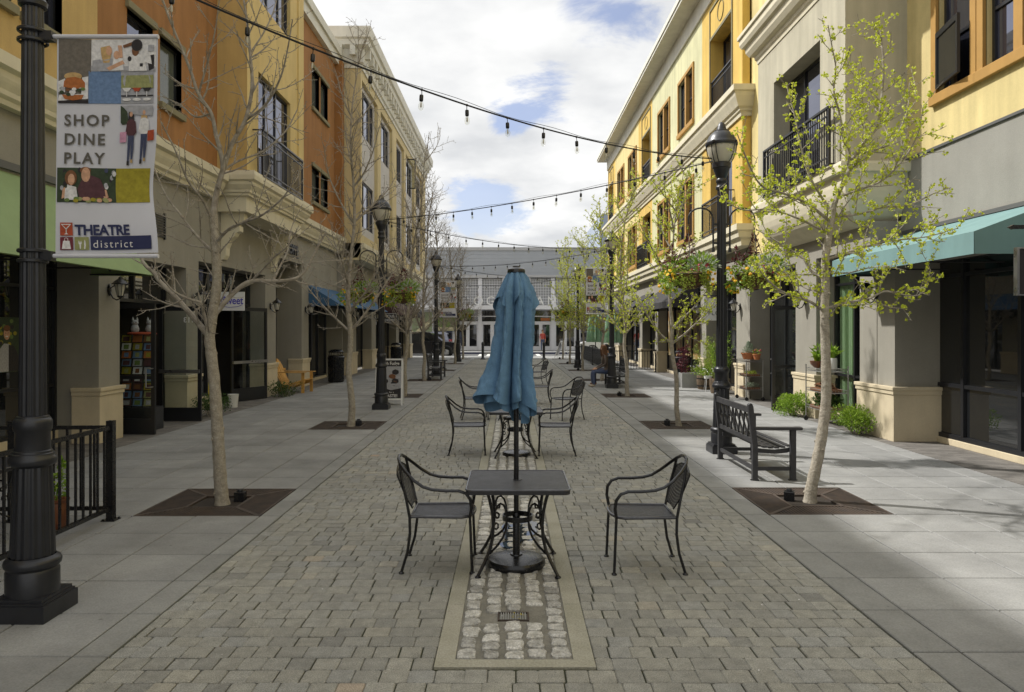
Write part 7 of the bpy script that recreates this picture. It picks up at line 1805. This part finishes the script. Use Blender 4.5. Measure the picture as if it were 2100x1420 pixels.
# ---------------------------------------------------------------- cars
def suv(label, loc, rz, paint, scale=1.0):
    t = thing('parked_suv' , label, 'car', loc, rz); L2, W2 = 2.4, .95
    # side outline x (front +), z
    low = [(-2.36,.42),(-2.40,.75),(-2.36,1.05),(-2.30,1.12),(1.05,1.08),(1.25,1.07),(2.0,1.00),(2.30,.90),(2.40,.72),(2.40,.45),(2.30,.32),(1.95,.30),(-1.9,.30),(-2.25,.32)]
    b = MB(); n = len(low); vs = []
    for y,k,dz in ((-W2,.98,0),(-W2*.93,1.0,.02),(W2*.93,1.0,.02),(W2,.98,0)): vs += [(x*k,y,z+(dz if z>.9 else 0)) for x,z in low]
    b.add(vs,[tuple(range(n)),tuple(reversed(range(3*n,4*n)))]+[(r*n+i,r*n+(i+1)%n,(r+1)*n+(i+1)%n,(r+1)*n+i) for r in range(3) for i in range(n)])
    bd = b.build('body', paint, t, bev=.03)
    cab = [(-2.28,1.10),(-2.10,1.60),(-1.85,1.70),(.05,1.72),(.35,1.66),(1.20,1.07)]; b = MB(); n = len(cab); vs = []
    for y,k in ((-W2*.97,0),(-W2*.80,1),(W2*.80,1),(W2*.97,0)):
        vs += [(x,(-1 if y<0 else 1)*(W2*.965-(z-1.07)*.26) if k==0 else y*(1-(z-1.07)*.1),z+(.015 if k else 0)) for x,z in cab]
    b.add(vs,[tuple(range(n)),tuple(reversed(range(3*n,4*n)))]+[(r*n+i,r*n+(i+1)%n,(r+1)*n+(i+1)%n,(r+1)*n+i) for r in range(3) for i in range(n)])
    b.build('cabin', paint, t, bev=.02)
    for s_ in (-1,1):
        yy = lambda z: s_*(W2*.968-(z-1.07)*.26)
        for w_ in ([(-2.0,1.16),(-1.88,1.56),(-1.25,1.60),(-1.25,1.15)],[(-1.17,1.15),(-1.17,1.60),(-.22,1.61),(-.22,1.14)],[(-.14,1.14),(-.14,1.61),(.22,1.57),(.92,1.14)]):
            b = MB(); b.add([(x,yy(z)+s_*.004,z) for x,z in w_],[(0,1,2,3)]); b.build('window', M['glass'], t)
        b = MB(); b.box(-2.2,1.0,yy(1.10)+s_*.002,yy(1.10)+s_*.012,1.095,1.125); b.box(-2.0,.2,s_*W2*.66,s_*W2*.70,1.735,1.76); b.build('chrome_strip', M['chrome'], t)
        b = MB(); b.box(.78,.95,s_*(W2-.02),s_*(W2+.16),1.12,1.25); b.build('wing_mirror', paint, t, bev=.02)
        b = MB(); b.box(2.05,2.34,s_*W2*.70,s_*W2*.985,.80,.93); b.build('headlight', M['lglass'], t, bev=.02)
        b = MB(); b.box(-2.41,-2.26,s_*W2*.72,s_*W2*.985,.92,1.16); b.build('tail_light', mat('tail_light_red',S(170,30,26),.3) if 'tail_light_red' not in bpy.data.materials else bpy.data.materials['tail_light_red'], t, bev=.015)
        for x in (-1.42,1.45):
            Mw = Matrix.Translation((x,s_*(W2-.09),.36))@Matrix.Rotation(R(90),4,'X')
            b = MB(); b.lathe([(.22,-.11),(.33,-.115),(.36,-.08),(.36,.08),(.33,.115),(.22,.11)],32,M=Mw); wh = b.build('wheel', mat('tyre_rubber',S(26,26,26),.9) if 'tyre_rubber' not in bpy.data.materials else bpy.data.materials['tyre_rubber'], t)
            b = MB(); b.lathe([(.001,-.115),(.05,-.117),(.22,-.09),(.22,.09),(.05,.117),(.001,.115)],20,M=Mw,flute=5,fdep=.2); b.build('rim', M['steel'], wh)
            b = MB(); b.tube([(x+.43*math.cos(q*math.pi/12),s_*(W2-.005),.36+.43*math.sin(q*math.pi/12)) for q in range(13)],.045,6); b.build('wheel_arch', M['blackpaint'], t)
    b = MB(); b.box(2.36,2.41,-.6,.6,.55,.80); b.build('grille', M['blackpaint'], t)
    b = MB(); b.add([(.42,-W2*.72,1.64),(.42,W2*.72,1.64),(1.14,W2*.85,1.12),(1.14,-W2*.85,1.12)],[(0,1,2,3)]); ob = b.build('windscreen', M['glass'], t); ob.location = (.02,0,.02)
    b = MB(); b.add([(-2.28,-W2*.75,1.20),(-2.28,W2*.75,1.20),(-2.13,W2*.68,1.56),(-2.13,-W2*.68,1.56)],[(0,1,2,3)]); ob = b.build('rear_window', M['glass'], t); ob.location = (-.03,0,0)
    return t
suv('black SUV standing across the end of the street behind the bare trees',(-5.9,52.1,-.115),0,mat('black_car_paint',S(30,30,34),.18,coat=.6))
suv('silver blue SUV with a red tail light, partly behind the black one',(-6.9,56.2,-.115),math.pi,mat('silver_car_paint',S(160,166,190),.3,metal=.3,coat=.5))
suv('white car glimpsed over the patio fence at the street end',(7.3,54.0,-.115),math.pi,mat('white_car_paint',S(222,222,224),.25,coat=.5))

# ---------------------------------------------------------------- people
def person(label, loc, rz, joints, edges, parts, skin='p_skin', grp=None):
    """one skinned body; joints: name -> (pos, radius); clothing as material zones by height list"""
    t = thing('person', label, 'person', loc, rz, grp)
    names = list(joints); me = bpy.data.meshes.new('body'); me.from_pydata([joints[n][0] for n in names],[(names.index(a),names.index(b_)) for a,b_ in edges],[])
    ob = bpy.data.objects.new('body', me); COL.objects.link(ob)
    ob.modifiers.new('skin','SKIN'); sv = me.skin_vertices[0].data
    for i,n in enumerate(names):
        r = joints[n][1]; sv[i].radius = r if isinstance(r,tuple) else (r,r)
        sv[i].use_root = (i == 0)
    sb = ob.modifiers.new('sub','SUBSURF'); sb.levels = 2; sb.render_levels = 2
    dg = bpy.context.evaluated_depsgraph_get(); m2 = bpy.data.meshes.new_from_object(ob.evaluated_get(dg)); bpy.data.objects.remove(ob)
    m2.name = 'body'; ob = bpy.data.objects.new('body', m2); COL.objects.link(ob); ob.parent = t
    m2.materials.clear()
    mats, zone = parts
    for m in mats: m2.materials.append(M[m])
    for p in m2.polygons: p.material_index = zone(p.center); p.use_smooth = True
    return t
def seated(top, hair, jeans, label, loc, rz, long_hair, shoe='p_white', lean=0.0):
    J = {'pelvis':((0,0,.50),(.155,.13)),'waist':((-.01,0,.68),(.125,.105)),'chest':((.02+lean,0,.88),(.155,.115)),'neck0':((.035+lean,0,1.02),(.10,.075)),'neck':((.05+lean,0,1.085),.05),'head0':((.075+lean,0,1.15),.075),'head1':((.085+lean,0,1.225),.085),'head2':((.075+lean,0,1.285),.055)}
    E = [('pelvis','waist'),('waist','chest'),('chest','neck0'),('neck0','neck'),('neck','head0'),('head0','head1'),('head1','head2')]
    for s_,n in ((-1,'l'),(1,'r')):
        J.update({n+'sh':((.03+lean,s_*.165,.98),.058),n+'el':((.10,s_*.22,.73),.042),n+'wr':((.33,s_*.12,.60),.03),n+'pa':((.39,s_*.10,.575),.028),
                  n+'hip':((.06,s_*.10,.50),.095),n+'kn':((.46,s_*.10,.49),.062),n+'ca':((.47,s_*.105,.30),.055),n+'an':((.45,s_*.11,.09),.04),n+'he':((.43,s_*.11,.045),.04),n+'to':((.60,s_*.125,.035),.034)})
        E += [('neck0',n+'sh'),(n+'sh',n+'el'),(n+'el',n+'wr'),(n+'wr',n+'pa'),('pelvis',n+'hip'),(n+'hip',n+'kn'),(n+'kn',n+'ca'),(n+'ca',n+'an'),(n+'an',n+'he'),(n+'he',n+'to')]
        for k,(dy,l_) in enumerate(((-.024,.065),(-.008,.075),(.008,.072),(.024,.058))):
            J[n+'f%d'%k] = ((.43,s_*.10+dy,.568),.0085); J[n+'g%d'%k] = ((.43+l_*.8,s_*.10+dy*1.2,.555),.0075); E += [(n+'pa',n+'f%d'%k),(n+'f%d'%k,n+'g%d'%k)]
        J[n+'th'] = ((.40,s_*.10-s_*.035,.565),.009); J[n+'th2'] = ((.435,s_*.10-s_*.05,.555),.008); E += [(n+'pa',n+'th'),(n+'th',n+'th2')]
    def zone(c):
        if c.z < .085: return 3
        if c.z > 1.055 : return 0
        if c.x > .36 and abs(c.y) < .2 and c.z > .552: return 0
        if c.z < .545 and (c.z < .47 or c.x > -.2) : return 2
        if c.x > .13 and c.z < .57 and abs(c.y) < .19: return 2
        return 1
    t = person(label, loc, rz, J, E, (['p_skin',top,jeans,shoe], zone))
    hx = .08+lean
    b = MB(); b.sm = True
    # hair: cap plus, for long hair, a fall down the back
    for q in range(46):
        a = math.pi*(.28+1.44*q/45); p0 = V((hx-.005+.02*math.cos(a),.02*math.sin(a),1.345)); r = .10
        pts = [p0, V((hx+r*.75*math.cos(a),r*.75*math.sin(a),1.315)), V((hx+r*math.cos(a),r*math.sin(a),1.24)), V((hx+r*1.0*math.cos(a),r*1.0*math.sin(a),1.15))]
        if long_hair: pts += [V((hx-.02+r*1.15*math.cos(a),r*1.2*math.sin(a),1.04)), V((hx-.06+r*1.25*math.cos(a)*.9,r*1.35*math.sin(a),.92)), V((hx-.09+r*1.0*math.cos(a)*.8,r*1.2*math.sin(a),.80+.03*math.sin(q*2.1)))]
        b.tube(pts,[.012,.02,.02,.018]+([.017,.015,.006] if long_hair else []),5)
    b.build('hair', M[hair], t)
    b = MB()
    for s_ in (-1,1):
        b.lathe([(.001,-.008),(.011,0),(.001,.008)],10,c=(hx+.083,s_*.030,1.235)); b.lathe([(.001,-.025),(.012,-.01),(.012,.012),(.001,.025)],8,c=(hx,s_*.09,1.215))
    b.build('eyes_and_ears', M['p_brown'], t)
    b = MB(); b.add([(hx+.085,-.010,1.195),(hx+.085,.010,1.195),(hx+.110,0,1.198),(hx+.083,0,1.238)],[(0,1,2),(0,2,3),(1,3,2)]); b.box(hx+.07,hx+.086,-.022,.022,1.165,1.172); b.build('nose_and_mouth', M['p_plum'], t)
    return t
M['cardigan'] = flat('grey_brown_cardigan', 92,80,70); M['jeans'] = flat('blue_jeans', 74,86,116); M['jeans_d'] = flat('dark_jeans', 46,50,66); M['ltblue'] = flat('light_blue_shirt', 140,165,186); M['hair_b'] = mat('brown_hair', S(112,78,52), .5, var=.4, vscale=30); M['red_shirt'] = flat('red_shirt', 176,74,62); M['shoe'] = flat('grey_shoe', 170,158,140)
seated('cardigan','hair_b','jeans','person with long brown hair, dark cardigan and blue jeans seated on the bench',(3.10,23.75,0),math.pi+.1,True,'shoe',.05)
seated('ltblue','p_black','jeans_d','person with short black hair and light blue shirt seated beyond the long haired woman',(3.24,24.5,0),math.pi,False,'p_brown',.0)
J = {'pelvis':((0,0,.95),(.15,.11)),'chest':((0,0,1.28),(.17,.11)),'neck0':((0,0,1.43),(.1,.07)),'neck':((0,0,1.50),.05),'head0':((0,-.01,1.57),.075),'head1':((0,-.01,1.66),.085),'head2':((0,0,1.72),.055)}
E_ = [('pelvis','chest'),('chest','neck0'),('neck0','neck'),('neck','head0'),('head0','head1'),('head1','head2')]
for s_,n in ((-1,'l'),(1,'r')):
    J.update({n+'sh':((s_*.18,0,1.40),.055),n+'el':((s_*.23,.02,1.12),.042),n+'wr':((s_*.22,-.06,.87),.03),n+'pa':((s_*.215,-.08,.80),.03),n+'hip':((s_*.09,0,.9),.09),n+'kn':((s_*.10,-.01,.5),.06),n+'an':((s_*.1,.01,.09),.042),n+'to':((s_*.11,-.13,.035),.036)})
    E_ += [('neck0',n+'sh'),(n+'sh',n+'el'),(n+'el',n+'wr'),(n+'wr',n+'pa'),('pelvis',n+'hip'),(n+'hip',n+'kn'),(n+'kn',n+'an'),(n+'an',n+'to')]
    for k in range(4): J[n+'f%d'%k] = ((s_*.215+(k-1.5)*.004,-.07-.015*k+.0,.75),.009); J[n+'g%d'%k] = ((s_*.215+(k-1.5)*.005,-.075-.014*k,.70),.008); E_ += [(n+'pa',n+'f%d'%k),(n+'f%d'%k,n+'g%d'%k)]
    J[n+'th'] = ((s_*.20,-.12,.78),.009); E_ += [(n+'pa',n+'th')]
t = person('person in red shirt and blue trousers standing at the white doors',(2.72,62.9,.01),.2,J,E_,(['p_skin','red_shirt','jeans','p_black'],lambda c: 3 if c.z<.09 else 2 if c.z<.97 and abs(c.x)<.19 else 1 if c.z<1.45 and c.z>1.0 else 0))
b = MB(); b.lathe([(.095,-.06),(.1,0),(.085,.06),(.04,.095),(.001,.1)],16,c=(0,.015,1.68)); b.build('hair', M['hair_b'], t)
